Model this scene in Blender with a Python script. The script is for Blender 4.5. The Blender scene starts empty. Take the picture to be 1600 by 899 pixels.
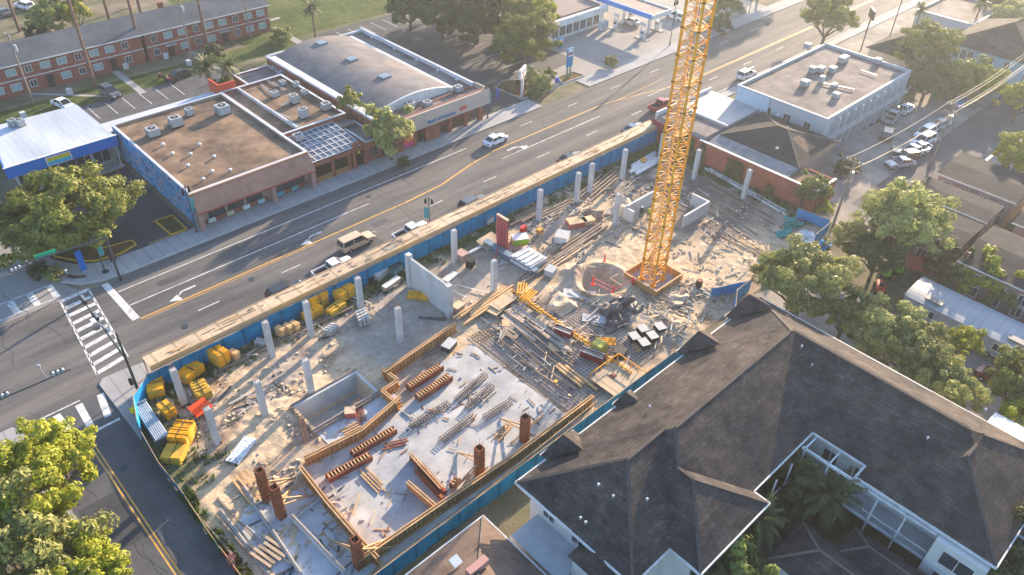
import bpy, bmesh, math, random
from mathutils import Vector, Matrix, Euler, noise
SC = bpy.context.scene
R = math.radians
# ------------------------------------------------------------------ camera (solved from the street grid: X along the avenue, Y across it)
EX = Vector((0.80047, -0.59937, 0.0))
def _basis():
    f = 1217.0
    dn = Vector((745.0 - 800.0, 1980.0 - 449.5, f)).normalized()
    up = -dn
    d = Vector((2400.0 - 800.0, -450.0 - 449.5, f))
    d = d - up * d.dot(up)
    x = d.normalized(); y = up.cross(x)
    return x, y, up
BX, BY, BZ = _basis()          # grid axes written in camera coordinates (x right, y down, z forward)
CAMZ = 60.0
def at(px, py, z=0.0):
    """point of the place that stands at height z below the given direction of view"""
    c = Vector((px - 800.0, py - 449.5, 1217.0))
    r = Vector((BX.dot(c), BY.dot(c), BZ.dot(c)))
    t = (z - CAMZ) / r.z
    return Vector((r.x * t, r.y * t, z))
cam = bpy.data.cameras.new('camera'); co = bpy.data.objects.new('camera', cam)
SC.collection.objects.link(co)
right = Vector((BX.x, BY.x, BZ.x)); down = Vector((BX.y, BY.y, BZ.y)); fwd = Vector((BX.z, BY.z, BZ.z))
m = Matrix.Identity(4)
for i in range(3):
    m[i][0] = right[i]; m[i][1] = -down[i]; m[i][2] = -fwd[i]
m[2][3] = CAMZ
co.matrix_world = m
cam.sensor_width = 36; cam.lens = 36 * 1217.0 / 1600.0; cam.clip_end = 3000
SC.camera = co
# ------------------------------------------------------------------ sky and sun
SUN_EL, SUN_AZ = 15.0, 16.5     # degrees; azimuth counted from +X towards +Y
W = bpy.data.worlds.new('World'); SC.world = W; W.use_nodes = True
nt = W.node_tree; bg = nt.nodes['Background']
sky = nt.nodes.new('ShaderNodeTexSky'); sky.sky_type = 'NISHITA'; sky.sun_disc = False
sky.sun_elevation = R(SUN_EL); sky.sun_rotation = R(90 - SUN_AZ)
sky.air_density = 1.0; sky.dust_density = 1.2; sky.ozone_density = 3.0
nt.links.new(sky.outputs[0], bg.inputs[0]); bg.inputs[1].default_value = 0.135
sl = bpy.data.lights.new('sun', 'SUN'); sl.energy = 5.0; sl.angle = R(0.6); sl.color = (1.0, 0.78, 0.54)
so = bpy.data.objects.new('sun', sl); SC.collection.objects.link(so)
sv = Vector((math.cos(R(SUN_EL)) * math.cos(R(SUN_AZ)), math.cos(R(SUN_EL)) * math.sin(R(SUN_AZ)), math.sin(R(SUN_EL))))
so.rotation_euler = sv.to_track_quat('Z', 'Y').to_euler(); so.location = (200, 80, 120)
SC.view_settings.view_transform = 'Standard'; SC.view_settings.look = 'None'
SC.view_settings.gamma = 1.0; SC.view_settings.use_curve_mapping = False
SC.view_settings.exposure = 1.78
SC.render.engine = 'CYCLES'
SC.cycles.max_bounces = 5; SC.cycles.diffuse_bounces = 3; SC.cycles.glossy_bounces = 2
SC.cycles.transmission_bounces = 2; SC.cycles.transparent_max_bounces = 4
# ------------------------------------------------------------------ helpers
col = SC.collection
def lnk(o, parent=None):
    col.objects.link(o)
    if parent: o.parent = parent
    return o
def tag(o, label=None, cat=None, group=None, kind=None):
    if label: o['label'] = label
    if cat: o['category'] = cat; o['kind'] = 'thing'
    if group: o['group'] = group
    if kind: o['kind'] = kind
    return o
def empty(name, loc=(0, 0, 0), rz=0.0, label=None, cat=None, group=None):
    o = bpy.data.objects.new(name, None); o.empty_display_size = 0.5
    o.location = loc; o.rotation_euler = (0, 0, rz); lnk(o)
    return tag(o, label, cat, group)
def kids(o): return [c for c in bpy.data.objects if c.parent == o]
KID = {}
def copy_thing(src, loc, rz=0.0, scale=None, label=None, group=None, mats=None):
    r = src.copy(); lnk(r); r.location = loc; r.rotation_euler = (0, 0, rz)
    if scale is not None: r.scale = scale if hasattr(scale, '__len__') else (scale,) * 3
    if label: r['label'] = label
    if group: r['group'] = group
    def rec(a, b):
        for ch in KID.get(a.name, []):
            c = ch.copy(); lnk(c, b)
            KID.setdefault(b.name, []).append(c)
            if mats:
                k = ch.name.split('.')[0]
                if k in mats and c.data.materials:
                    c.material_slots[0].link = 'OBJECT'; c.material_slots[0].material = mats[k]
            rec(ch, c)
    rec(src, r)
    return r
class MB:
    def __init__(s): s.v = []; s.f = []
    def add(s, vs, fs):
        n = len(s.v); s.v += [tuple(v) for v in vs]; s.f += [tuple(i + n for i in f) for f in fs]; return s
    def box(s, x0, y0, z0, x1, y1, z1):
        if x1 < x0: x0, x1 = x1, x0
        if y1 < y0: y0, y1 = y1, y0
        return s.add([(x0,y0,z0),(x1,y0,z0),(x1,y1,z0),(x0,y1,z0),(x0,y0,z1),(x1,y0,z1),(x1,y1,z1),(x0,y1,z1)],
            [(0,3,2,1),(4,5,6,7),(0,1,5,4),(1,2,6,5),(2,3,7,6),(3,0,4,7)])
    def cbox(s, c, sz, rz=0.0, tx=0.0, ty=0.0):
        e = Euler((tx, ty, rz)).to_matrix(); c = Vector(c); h = Vector(sz) / 2
        vs = [c + e @ Vector((a*h.x, b*h.y, d*h.z)) for d in (-1,1) for a, b in ((-1,-1),(1,-1),(1,1),(-1,1))]
        return s.add(vs, [(0,3,2,1),(4,5,6,7),(0,1,5,4),(1,2,6,5),(2,3,7,6),(3,0,4,7)])
    def bar(s, p, q, w=0.1, h=None):
        p = Vector(p); q = Vector(q); d = q - p
        if d.length < 1e-6: return s
        h = h or w; d.normalize()
        up = Vector((0,0,1)) if abs(d.z) < 0.95 else Vector((1,0,0))
        a = d.cross(up).normalized() * w/2; b = a.cross(d).normalized() * h/2
        vs = [p-a-b,p+a-b,p+a+b,p-a+b,q-a-b,q+a-b,q+a+b,q-a+b]
        return s.add(vs, [(0,3,2,1),(4,5,6,7),(0,1,5,4),(1,2,6,5),(2,3,7,6),(3,0,4,7)])
    def tube(s, p, q, r0, r1=None, n=8, cap=True):
        p = Vector(p); q = Vector(q); r1 = r0 if r1 is None else r1; d = (q-p).normalized()
        up = Vector((0,0,1)) if abs(d.z) < 0.95 else Vector((1,0,0))
        a = d.cross(up).normalized(); b = d.cross(a)
        vs = []
        for c, r in ((p, r0), (q, r1)):
            for i in range(n):
                t = 2*math.pi*i/n; vs.append(c + a*(math.cos(t)*r) + b*(math.sin(t)*r))
        fs = [(i, (i+1) % n, n+(i+1) % n, n+i) for i in range(n)]
        if cap: fs += [tuple(range(n-1,-1,-1)), tuple(range(n, 2*n))]
        return s.add(vs, fs)
    def prism(s, pts, z0, z1):
        n = len(pts); vs = [(p[0],p[1],z0) for p in pts] + [(p[0],p[1],z1) for p in pts]
        return s.add(vs, [tuple(range(n-1,-1,-1)), tuple(range(n,2*n))] + [(i,(i+1)%n,n+(i+1)%n,n+i) for i in range(n)])
    def side(s, prof, y0, y1, inset=None):
        """profile in xz extruded along y; inset(z)->amount the sides lean in"""
        n = len(prof); g = inset or (lambda z: 0.0)
        vs = [(p[0], y0+g(p[1]), p[1]) for p in prof] + [(p[0], y1-g(p[1]), p[1]) for p in prof]
        return s.add(vs, [tuple(range(n)), tuple(range(2*n-1,n-1,-1))] + [((i+1)%n,i,n+i,n+(i+1)%n) for i in range(n)])
    def quad(s, a, b, c, d): return s.add([a,b,c,d], [(0,1,2,3)])
    def blob(s, c, r, seed=0, n=10, m=6, rough=0.25, flat=False):
        vs = []; fs = []
        for j in range(m+1):
            th = math.pi*j/m * (0.5 if flat else 1.0)
            for i in range(n):
                ph = 2*math.pi*i/n
                d = Vector((math.sin(th)*math.cos(ph), math.sin(th)*math.sin(ph), math.cos(th)))
                k = 1 + rough*noise.noise(d*1.7 + Vector((seed*3.1, seed*1.7, 0)))*2
                vs.append((c[0]+d.x*r[0]*k, c[1]+d.y*r[1]*k, c[2]+d.z*r[2]*k))
        for j in range(m):
            for i in range(n): fs.append((j*n+i, (j+1)*n+i, (j+1)*n+(i+1)%n, j*n+(i+1)%n))
        return s.add(vs, fs)
    def build(s, name, mat, parent=None, world=False, bevel=0.0, smooth=False):
        me = bpy.data.meshes.new(name)
        vs = s.v
        if world and parent is not None:
            o = parent.location
            vs = [(v[0]-o[0], v[1]-o[1], v[2]-o[2]) for v in vs]
        me.from_pydata(vs, [], s.f)
        if bevel:
            bm = bmesh.new(); bm.from_mesh(me); bmesh.ops.remove_doubles(bm, verts=bm.verts, dist=1e-4)
            bmesh.ops.bevel(bm, geom=bm.edges[:], offset=bevel, segments=2, affect='EDGES', clamp_overlap=True)
            bm.to_mesh(me); bm.free()
        me.materials.append(mat); me.update()
        if smooth: me.polygons.foreach_set('use_smooth', [True]*len(me.polygons))
        o = bpy.data.objects.new(name, me); lnk(o, parent)
        if parent is not None: KID.setdefault(parent.name, []).append(o)
        return o
def P(parent, name, mat, world=True, **k):      # shorthand used as: P(root,'wall',M)(lambda b: b.box(...))
    def go(fn):
        b = MB(); fn(b); return b.build(name, mat, parent, world=world, **k)
    return go
# ------------------------------------------------------------------ materials
MATS = {}
def mat(name, c, rough=0.8, var=0.25, scale=1.5, c2=None, c2amt=0.0, c2scale=0.4, bump=0.0, bscale=8.0, metal=0.0, stretch=None, spec=0.3, detail=6, fine=0.0, fscale=20.0, attr=None):
    if name in MATS: return MATS[name]
    m = bpy.data.materials.new(name); m.use_nodes = True; t = m.node_tree; n = t.nodes; L = t.links
    b = n['Principled BSDF']; b.inputs['Roughness'].default_value = rough; b.inputs['Metallic'].default_value = metal
    b.inputs['Specular IOR Level'].default_value = spec if (spec > .35 or metal) else (0.06 if rough > .82 else 0.2)
    geo = n.new('ShaderNodeNewGeometry'); src = geo.outputs['Position']
    if stretch:
        mp = n.new('ShaderNodeMapping'); mp.inputs['Scale'].default_value = stretch; L.new(src, mp.inputs[0]); src = mp.outputs[0]
    def nz(sc, det=detail, r=0.6):
        q = n.new('ShaderNodeTexNoise'); q.inputs['Scale'].default_value = sc; q.inputs['Detail'].default_value = det
        q.inputs['Roughness'].default_value = r; L.new(src, q.inputs['Vector']); return q.outputs['Fac']
    def mix(a, bb, fac, typ='MIX'):
        q = n.new('ShaderNodeMix'); q.data_type = 'RGBA'; q.blend_type = typ; q.clamp_factor = True
        for i, x in ((6, a), (7, bb)):
            if isinstance(x, tuple): q.inputs[i].default_value = x
            else: L.new(x, q.inputs[i])
        if isinstance(fac, float): q.inputs[0].default_value = fac
        else: L.new(fac, q.inputs[0])
        return q.outputs[2]
    def rng(x, a, bb, c0, d0):
        q = n.new('ShaderNodeMapRange'); q.inputs[1].default_value = a; q.inputs[2].default_value = bb
        q.inputs[3].default_value = c0; q.inputs[4].default_value = d0; L.new(x, q.inputs[0]); return q.outputs[0]
    if attr:
        a = n.new('ShaderNodeAttribute'); a.attribute_name = attr; cur = a.outputs['Color']
    else:
        cur = (c[0], c[1], c[2], 1)
    if c2: cur = mix(cur, (c2[0], c2[1], c2[2], 1), rng(nz(c2scale), 0.5-0.12, 0.5+0.12, 0.0, c2amt))
    f = rng(nz(scale), 0.3, 0.7, 1-var, 1+var)
    cb = n.new('ShaderNodeCombineColor'); [L.new(f, cb.inputs[i]) for i in range(3)]
    cur = mix(cur, cb.outputs[0], 1.0, 'MULTIPLY')
    if fine:
        f2 = rng(nz(fscale, 2, 0.8), 0.3, 0.7, 1-fine, 1+fine)
        cb2 = n.new('ShaderNodeCombineColor'); [L.new(f2, cb2.inputs[i]) for i in range(3)]
        cur = mix(cur, cb2.outputs[0], 1.0, 'MULTIPLY')
    L.new(cur, b.inputs['Base Color'])
    if bump:
        bp = n.new('ShaderNodeBump'); bp.inputs['Strength'].default_value = 1.0; bp.inputs['Distance'].default_value = bump
        L.new(nz(bscale), bp.inputs['Height']); L.new(bp.outputs[0], b.inputs['Normal'])
    MATS[name] = m; return m
def courses(m, axis_scale, amt=0.5, mortar=None, kind='brick', bw=0.5, rh=0.25, msize=0.02, tone=0.35):
    """lays a brick / shingle pattern over an existing material; coordinates: along wall = x+y, up = z (walls) or slope (roofs)"""
    t = m.node_tree; n = t.nodes; L = t.links; b = n['Principled BSDF']
    src = b.inputs['Base Color'].links[0].from_socket
    geo = n.new('ShaderNodeNewGeometry'); sp = n.new('ShaderNodeSeparateXYZ'); L.new(geo.outputs['Position'], sp.inputs[0])
    ad = n.new('ShaderNodeMath'); ad.operation = 'ADD'; L.new(sp.outputs[0], ad.inputs[0]); L.new(sp.outputs[1], ad.inputs[1])
    cb = n.new('ShaderNodeCombineXYZ'); L.new(ad.outputs[0], cb.inputs[0]); L.new(sp.outputs[2], cb.inputs[1])
    br = n.new('ShaderNodeTexBrick'); L.new(cb.outputs[0], br.inputs['Vector']); br.inputs['Scale'].default_value = axis_scale
    br.inputs['Brick Width'].default_value = bw; br.inputs['Row Height'].default_value = rh; br.inputs['Mortar Size'].default_value = msize
    br.inputs['Color1'].default_value = (1, 1, 1, 1); br.inputs['Color2'].default_value = (1-tone,)*3 + (1,)
    mc = mortar or (0.6, 0.6, 0.6); br.inputs['Mortar'].default_value = (*mc, 1)
    q = n.new('ShaderNodeMix'); q.data_type = 'RGBA'; q.blend_type = 'MULTIPLY'; q.inputs[0].default_value = amt
    L.new(src, q.inputs[6]); L.new(br.outputs['Color'], q.inputs[7]); L.new(q.outputs[2], b.inputs['Base Color'])
    return m
def ribs(m, axis, freq, amt=0.3, dist=0.03):
    """standing ribs / board joints: bump and slight tone by a wave along an axis (0 x,1 y,2 z)"""
    t = m.node_tree; n = t.nodes; L = t.links; b = n['Principled BSDF']
    src = b.inputs['Base Color'].links[0].from_socket
    geo = n.new('ShaderNodeNewGeometry'); sp = n.new('ShaderNodeSeparateXYZ'); L.new(geo.outputs['Position'], sp.inputs[0])
    mu = n.new('ShaderNodeMath'); mu.operation = 'MULTIPLY'; mu.inputs[1].default_value = freq; L.new(sp.outputs[axis], mu.inputs[0])
    fr = n.new('ShaderNodeMath'); fr.operation = 'FRACT'; L.new(mu.outputs[0], fr.inputs[0])
    gt = n.new('ShaderNodeMath'); gt.operation = 'GREATER_THAN'; gt.inputs[1].default_value = 0.88; L.new(fr.outputs[0], gt.inputs[0])
    q = n.new('ShaderNodeMix'); q.data_type = 'RGBA'; q.blend_type = 'MULTIPLY'; L.new(src, q.inputs[6])
    q.inputs[7].default_value = (1-amt,)*3 + (1,); L.new(gt.outputs[0], q.inputs[0]); L.new(q.outputs[2], b.inputs['Base Color'])
    bp = n.new('ShaderNodeBump'); bp.inputs['Distance'].default_value = dist; bp.inputs['Strength'].default_value = 1
    L.new(gt.outputs[0], bp.inputs['Height']); L.new(bp.outputs[0], b.inputs['Normal'])
    return m
def leafmat(name, c, c2, c3=None):
    m = bpy.data.materials.new(name); m.use_nodes = True; t = m.node_tree; n = t.nodes; L = t.links
    b = n['Principled BSDF']; b.inputs['Roughness'].default_value = 0.6; b.inputs['Specular IOR Level'].default_value = 0.25
    geo = n.new('ShaderNodeNewGeometry'); oi = n.new('ShaderNodeObjectInfo')
    q = n.new('ShaderNodeTexNoise'); q.inputs['Scale'].default_value = 0.7; q.inputs['Detail'].default_value = 8; q.inputs['Roughness'].default_value = 0.85
    L.new(geo.outputs['Position'], q.inputs['Vector'])
    cr = n.new('ShaderNodeValToRGB'); L.new(q.outputs['Fac'], cr.inputs[0])
    e = cr.color_ramp.elements; e[0].position = 0.38; e[0].color = (*c, 1); e[1].position = 0.62; e[1].color = (*c2, 1)
    if c3:
        x = cr.color_ramp.elements.new(0.70); x.color = (*c3, 1)
    hs = n.new('ShaderNodeHueSaturation'); mr = n.new('ShaderNodeMapRange'); mr.inputs[3].default_value = 0.8; mr.inputs[4].default_value = 1.2
    L.new(oi.outputs['Random'], mr.inputs[0]); L.new(mr.outputs[0], hs.inputs['Value']); L.new(cr.outputs[0], hs.inputs['Color'])
    L.new(hs.outputs[0], b.inputs['Base Color'])
    tr = n.new('ShaderNodeBsdfTranslucent'); L.new(hs.outputs[0], tr.inputs[0])
    mx = n.new('ShaderNodeMixShader'); mx.inputs[0].default_value = 0.33; out = n['Material Output']
    L.new(b.outputs[0], mx.inputs[1]); L.new(tr.outputs[0], mx.inputs[2]); L.new(mx.outputs[0], out.inputs[0])
    MATS[name] = m; return m
A_ROAD = mat('asphalt_road', (0.165, 0.15, 0.138), 0.85, 0.22, 0.35, (0.085, 0.087, 0.093), 0.85, 0.16, 0.006, 12, stretch=(0.16, 1.7, 1), fine=0.2, fscale=7)
A_SIDE = mat('asphalt_side', (0.105, 0.107, 0.115), 0.85, 0.2, 0.3, (0.085, 0.085, 0.09), 0.7, 0.16, 0.006, 12, fine=0.16, fscale=12)
A_DARK = mat('asphalt_dark', (0.05, 0.052, 0.058), 0.8, 0.2, 0.3, (0.08, 0.08, 0.085), 0.5, 0.2, 0.005, 14, fine=0.15, fscale=14)
CONC = mat('concrete', (0.40, 0.39, 0.37), 0.85, 0.14, 0.5, (0.30, 0.30, 0.30), 0.6, 0.7, 0.004, 20, fine=0.08)
CONC_W = mat('concrete_pale', (0.50, 0.51, 0.51), 0.8, 0.12, 0.6, (0.38, 0.39, 0.40), 0.6, 0.5, 0.004, 15, fine=0.06)
CONC_SLAB = mat('concrete_slab', (0.30, 0.31, 0.325), 0.6, 0.25, 0.5, (0.43, 0.415, 0.39), 0.85, 0.16, 0.004, 15, fine=0.08, fscale=5)
WALK = mat('pavement', (0.36, 0.355, 0.35), 0.85, 0.12, 0.6, (0.27, 0.27, 0.28), 0.7, 0.3, 0.004, 20, fine=0.08)
ribs(WALK, 0, 0.66, 0.18, 0.004)
LOTC = mat('lot_concrete', (0.30, 0.28, 0.26), 0.85, 0.16, 0.12, (0.24, 0.235, 0.235), 0.7, 0.15, 0.004, 20, fine=0.08)
GRAVEL = mat('gravel', (0.22, 0.205, 0.195), 0.95, 0.3, 0.25, (0.36, 0.31, 0.26), 0.8, 0.09, 0.03, 4, fine=0.2, fscale=6)
DIRT = mat('dirt', (0.20, 0.165, 0.125), 0.95, 0.3, 0.3, (0.075, 0.095, 0.035), 0.8, 0.09, 0.04, 4, fine=0.25, fscale=6)
GRASS = mat('grass_ground', (0.045, 0.075, 0.018), 0.95, 0.35, 0.8, (0.11, 0.12, 0.04), 0.7, 0.12, 0.06, 5, fine=0.3, fscale=8)
PAINT_W = mat('paint_white', (0.72, 0.72, 0.70), 0.7, 0.1, 2, (0.34, 0.33, 0.32), 0.75, 1.6, fine=0.14, fscale=7)
PAINT_Y = mat('paint_yellow', (0.62, 0.34, 0.06), 0.7, 0.1, 2, (0.38, 0.26, 0.12), 0.7, 1.4, fine=0.12, fscale=7)
WHITE = mat('white_paint', (0.66, 0.67, 0.67), 0.6, 0.12, 1.2, (0.46, 0.46, 0.45), 0.7, 0.7, fine=.08)
WHITE_ROOF = mat('white_roof', (0.54, 0.57, 0.62), 0.6, 0.15, 0.3, (0.38, 0.40, 0.43), 0.8, 0.25, stretch=(0.3, 1, 1))
BEIGE = mat('beige_stucco', (0.44, 0.37, 0.32), 0.85, 0.06, 0.6, bump=0.003, bscale=20)
BRICK = courses(mat('brick', (0.36, 0.13, 0.09), 0.85, 0.2, 1.2, (0.24, 0.09, 0.065), 0.6, 0.5), 1.0, 0.8, (0.7, 0.66, 0.6), bw=0.6, rh=0.22, msize=0.03)
BRICK_RED = courses(mat('brick_orange', (0.40, 0.125, 0.08), 0.85, 0.2, 0.8, (0.30, 0.09, 0.06), 0.6, 0.4), 1.0, 0.6, (0.75, 0.6, 0.55), bw=0.6, rh=0.25, msize=0.02)
MAROON = mat('maroon_wall', (0.22, 0.035, 0.045), 0.8, 0.12, 1)
BLUE_F = mat('blue_fascia', (0.0, 0.16, 0.52), 0.5, 0.08, 1)
GLASS = mat('window_glass', (0.03, 0.045, 0.06), 0.12, 0.2, 1, spec=0.8)
CARGLASS = mat('car_glass', (0.02, 0.025, 0.03), 0.1, 0.1, 1, spec=0.8)
BLACK = mat('black_metal', (0.02, 0.022, 0.025), 0.5, 0.1, 3)
DKSTEEL = mat('dark_steel', (0.05, 0.065, 0.075), 0.45, 0.15, 3, metal=0.3)
STEEL = mat('galvanised', (0.42, 0.45, 0.48), 0.45, 0.15, 3, metal=0.5)
ACW = mat('unit_casing', (0.36, 0.38, 0.40), 0.55, 0.12, 2, (0.35, 0.35, 0.35), 0.5, 1.5)
RUBBER = mat('tyre', (0.018, 0.018, 0.018), 0.9, 0.1, 4)
ROOF_BR = mat('roof_gravel_brown', (0.26, 0.18, 0.12), 0.95, 0.3, 0.5, (0.11, 0.08, 0.065), 0.95, 0.17, 0.01, 10, fine=0.16, fscale=5)
ROOF_GREY = mat('roof_membrane', (0.235, 0.20, 0.185), 0.9, 0.28, 0.45, (0.12, 0.105, 0.105), 0.9, 0.16, 0.008, 8, fine=0.1, fscale=5)
ROOF_VAULT = mat('roof_vault', (0.15, 0.15, 0.16), 0.9, 0.22, 0.35, (0.23, 0.195, 0.18), 0.8, 0.13, 0.008, 6, fine=0.08)
SHING = courses(mat('shingle_charcoal', (0.105, 0.087, 0.077), 0.92, 0.3, 0.9, (0.048, 0.045, 0.048), 0.9, 0.25, 0.012, 6, fine=0.3, fscale=5), 1.0, 0.7, (0.6, 0.6, 0.6), bw=0.9, rh=0.2, msize=0.025, tone=0.45)
SHING2 = courses(mat('shingle_dark', (0.042, 0.042, 0.048), 0.9, 0.2, 0.8, (0.06, 0.056, 0.057), 0.6, 0.3, 0.01, 6, fine=0.2, fscale=7), 1.0, 0.6, (0.6, 0.6, 0.6), bw=0.9, rh=0.22, msize=0.02, tone=0.4)
TILE = mat('awning_tile', (0.40, 0.215, 0.15), 0.8, 0.15, 0.8, (0.32, 0.16, 0.115), 0.6, 0.5, fine=0.1); ribs(TILE, 0, 2.2, 0.25, 0.03)
RIDGE = mat('ridge_cap', (0.15, 0.125, 0.105), 0.9, 0.15, 1)
WOODF = mat('form_wood', (0.55, 0.27, 0.09), 0.8, 0.25, 1.2, (0.36, 0.19, 0.08), 0.7, 0.9, fine=0.18)
PLY = mat('plywood', (0.58, 0.40, 0.24), 0.8, 0.15, 0.7, (0.44, 0.30, 0.19), 0.7, 0.5, fine=0.12)
PLYPALE = mat('plywood_pale', (0.52, 0.40, 0.27), 0.8, 0.2, 0.5, (0.38, 0.29, 0.21), 0.7, 0.35, stretch=(0.6, 1, 1), fine=0.12); ribs(PLYPALE, 0, 0.41, 0.3, 0.01)
LUMBER = mat('lumber', (0.56, 0.36, 0.18), 0.8, 0.2, 1, (0.38, 0.25, 0.15), 0.6, 0.8, fine=0.15)
GREYWOOD = mat('weathered_wood', (0.27, 0.215, 0.17), 0.9, 0.25, 1, (0.16, 0.13, 0.11), 0.6, 0.8)
RUST = mat('rust_steel', (0.19, 0.062, 0.038), 0.75, 0.3, 1.5, (0.32, 0.115, 0.045), 0.7, 1.0)
REBAR = mat('rebar', (0.17, 0.11, 0.085), 0.8, 0.25, 1)
REDF = mat('red_form', (0.34, 0.035, 0.045), 0.6, 0.15, 1.5)
YFORM = mat('yellow_form', (0.92, 0.40, 0.005), 0.65, 0.22, 1.4, (0.62, 0.30, 0.04), 0.8, 1.1, fine=0.2, fscale=5)
YPALE = mat('yellow_pale', (0.60, 0.36, 0.04), 0.7, 0.2, 1.2, (0.36, 0.26, 0.08), 0.5, 0.8)
CRANEY = mat('crane_yellow', (0.82, 0.38, 0.02), 0.5, 0.14, 0.8, (0.62, 0.29, 0.05), 0.7, 0.9, fine=.12, fscale=6)
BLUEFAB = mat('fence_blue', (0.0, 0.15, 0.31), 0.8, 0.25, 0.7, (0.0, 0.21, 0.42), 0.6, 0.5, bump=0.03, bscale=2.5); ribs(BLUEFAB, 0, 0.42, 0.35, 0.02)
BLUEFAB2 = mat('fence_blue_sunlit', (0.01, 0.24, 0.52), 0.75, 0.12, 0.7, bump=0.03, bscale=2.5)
GREENFAB = mat('fence_green', (0.02, 0.16, 0.07), 0.8, 0.2, 1)
REDFAB = mat('fence_red', (0.33, 0.03, 0.03), 0.8, 0.2, 1)
TEALF = mat('teal_sheet', (0.01, 0.24, 0.22), 0.7, 0.2, 1, bump=0.05, bscale=2)
TARP = mat('dark_tarp', (0.085, 0.075, 0.08), 0.55, 0.3, 1.0, (0.17, 0.15, 0.14), 0.6, 0.7, bump=0.06, bscale=3)
ORANGE = mat('orange_cloth', (0.85, 0.07, 0.015), 0.7, 0.05, 1)
def flat(name, c, rough=0.6, **k): return mat(name, c, rough, k.pop('var', 0.06), 1.0, **k)
# ================================================================== the ground and the streets
def sheet(name, pts, z, m, kind='structure'):
    me = bpy.data.meshes.new(name); me.from_pydata([(p[0], p[1], z) for p in pts], [], [tuple(range(len(pts)))])
    me.materials.append(m); me.update()
    if me.polygons[0].normal.z < 0: me.flip_normals()
    o = bpy.data.objects.new(name, me); lnk(o)
    if kind: o['kind'] = kind
    return o
def rect(name, x0, y0, x1, y1, z, m): return sheet(name, [(x0,y0),(x1,y0),(x1,y1),(x0,y1)], z, m)
SX0, SX1, SY0, SY1 = 9.6, 97.0, 33.0, 66.1        # the building site keeps its own uneven ground
g = MB()
for (x0, y0, x1, y1) in ((-500,-400,SX0,700), (SX1,-400,900,700), (SX0,-400,SX1,SY0), (SX0,SY1,SX1,700)):
    g.quad((x0,y0,0),(x1,y0,0),(x1,y1,0),(x0,y1,0))
g.build('ground', DIRT)['kind'] = 'structure'
rect('avenue', -300, 69.5, 420, 87.2, 0.016, A_ROAD)
rect('side_street', 1.6, -200, 9.3, 70.2, 0.012, A_SIDE)
sheet('side_street', [(0.5,87.2),(13.8,87.2),(12.3,91.0),(11.6,94),(10.6,98),(10.6,260),(-1.5,260),(-1.5,87.2)], 0.012, LOTC)
rect('back_street', -200, 160, 300, 168, 0.010, A_SIDE)
rect('shop_yard', 13.2, 91.2, 29.6, 113, 0.010, A_DARK)
rect('back_yard', 20, 118, 60, 137.5, 0.008, A_SIDE)
sheet('bank_yard', [(79.9,91.5),(92,91.5),(92,95),(112,98),(112,124),(106,141),(79.9,141)], 0.012, A_DARK)
rect('station_forecourt', 92.2, 90.9, 170, 130, 0.008, LOTC)
sheet('gravel_yard', [(97.2,22),(97.2,45),(108,45),(108,48),(141,44),(160,48),(230,52),(230,34),(160,26),(125,24)], 0.010, GRAVEL)
rect('lane_by_houses', 104, 27, 190, 35.2, 0.018, A_SIDE)
sheet('trailer_yard', [(71,2),(84.2,2),(84.2,30),(71,34)], 0.010, GRAVEL)
rect('east_forecourt', 142, 56, 300, 69.0, 0.010, GRAVEL)
rect('lawn', 10, 137.6, 76, 144, 0.014, GRASS)
rect('lawn', 66, 142.4, 104, 200, 0.016, GRASS)
rect('lawn', -10, 150.5, 66, 156, 0.014, GRASS)
rect('apartment_parking', -30, 156.2, 62, 175, 0.012, A_SIDE)
# kerbs and pavements (a real 0.13 m step)
def pave(name, pts, z=0.13, m=WALK):
    b = MB(); b.prism(pts, 0.0, z); o = b.build(name, m); o['kind'] = 'structure'; return o
corner = [(92.0,87.5),(92.0,90.8),(30.2,90.8),(29.9,91.1),(22.5,91.1),(19.5,91.3),(17.0,91.8),(15.0,93.3),(13.4,96),(12.9,100),(12.9,200),(10.7,200),(10.7,98),(11.5,94.2),(12.7,91),(14.2,88.9),(16.3,87.9),(19,87.5)]
pave('pavement', corner)
pave('kerb', [(92.0,87.2),(92.0,87.49),(19,87.49),(16.3,87.89),(14.2,88.89),(12.7,90.9),(12.4,90.7),(14.0,88.6),(16.2,87.55),(19,87.2)], 0.15, CONC)
pave('pavement', [(104.5,87.4),(140,87.4),(300,87.4),(300,90.8),(104.5,90.8)])
pave('pavement', [(99.5,70.0),(400,70.0),(400,68.3),(99.5,68.3)])
pave('pavement', [(9.3,70.4),(9.9,71.0),(12,70.9),(20,69.6),(99,69.5),(99,66.1),(12.9,66.1),(11.0,64.6),(9.4,60)], 0.12)
pave('pavement', [(-30,70.1),(0.8,70.1),(1.5,68),(1.5,-100),(-0.3,-100),(-0.3,66.5),(-30,66.5)])
pave('pavement', [(-60,87.4),(-2.6,87.4),(-1.7,89),(-1.7,200),(-4,200),(-4,91),(-60,91)])
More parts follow.
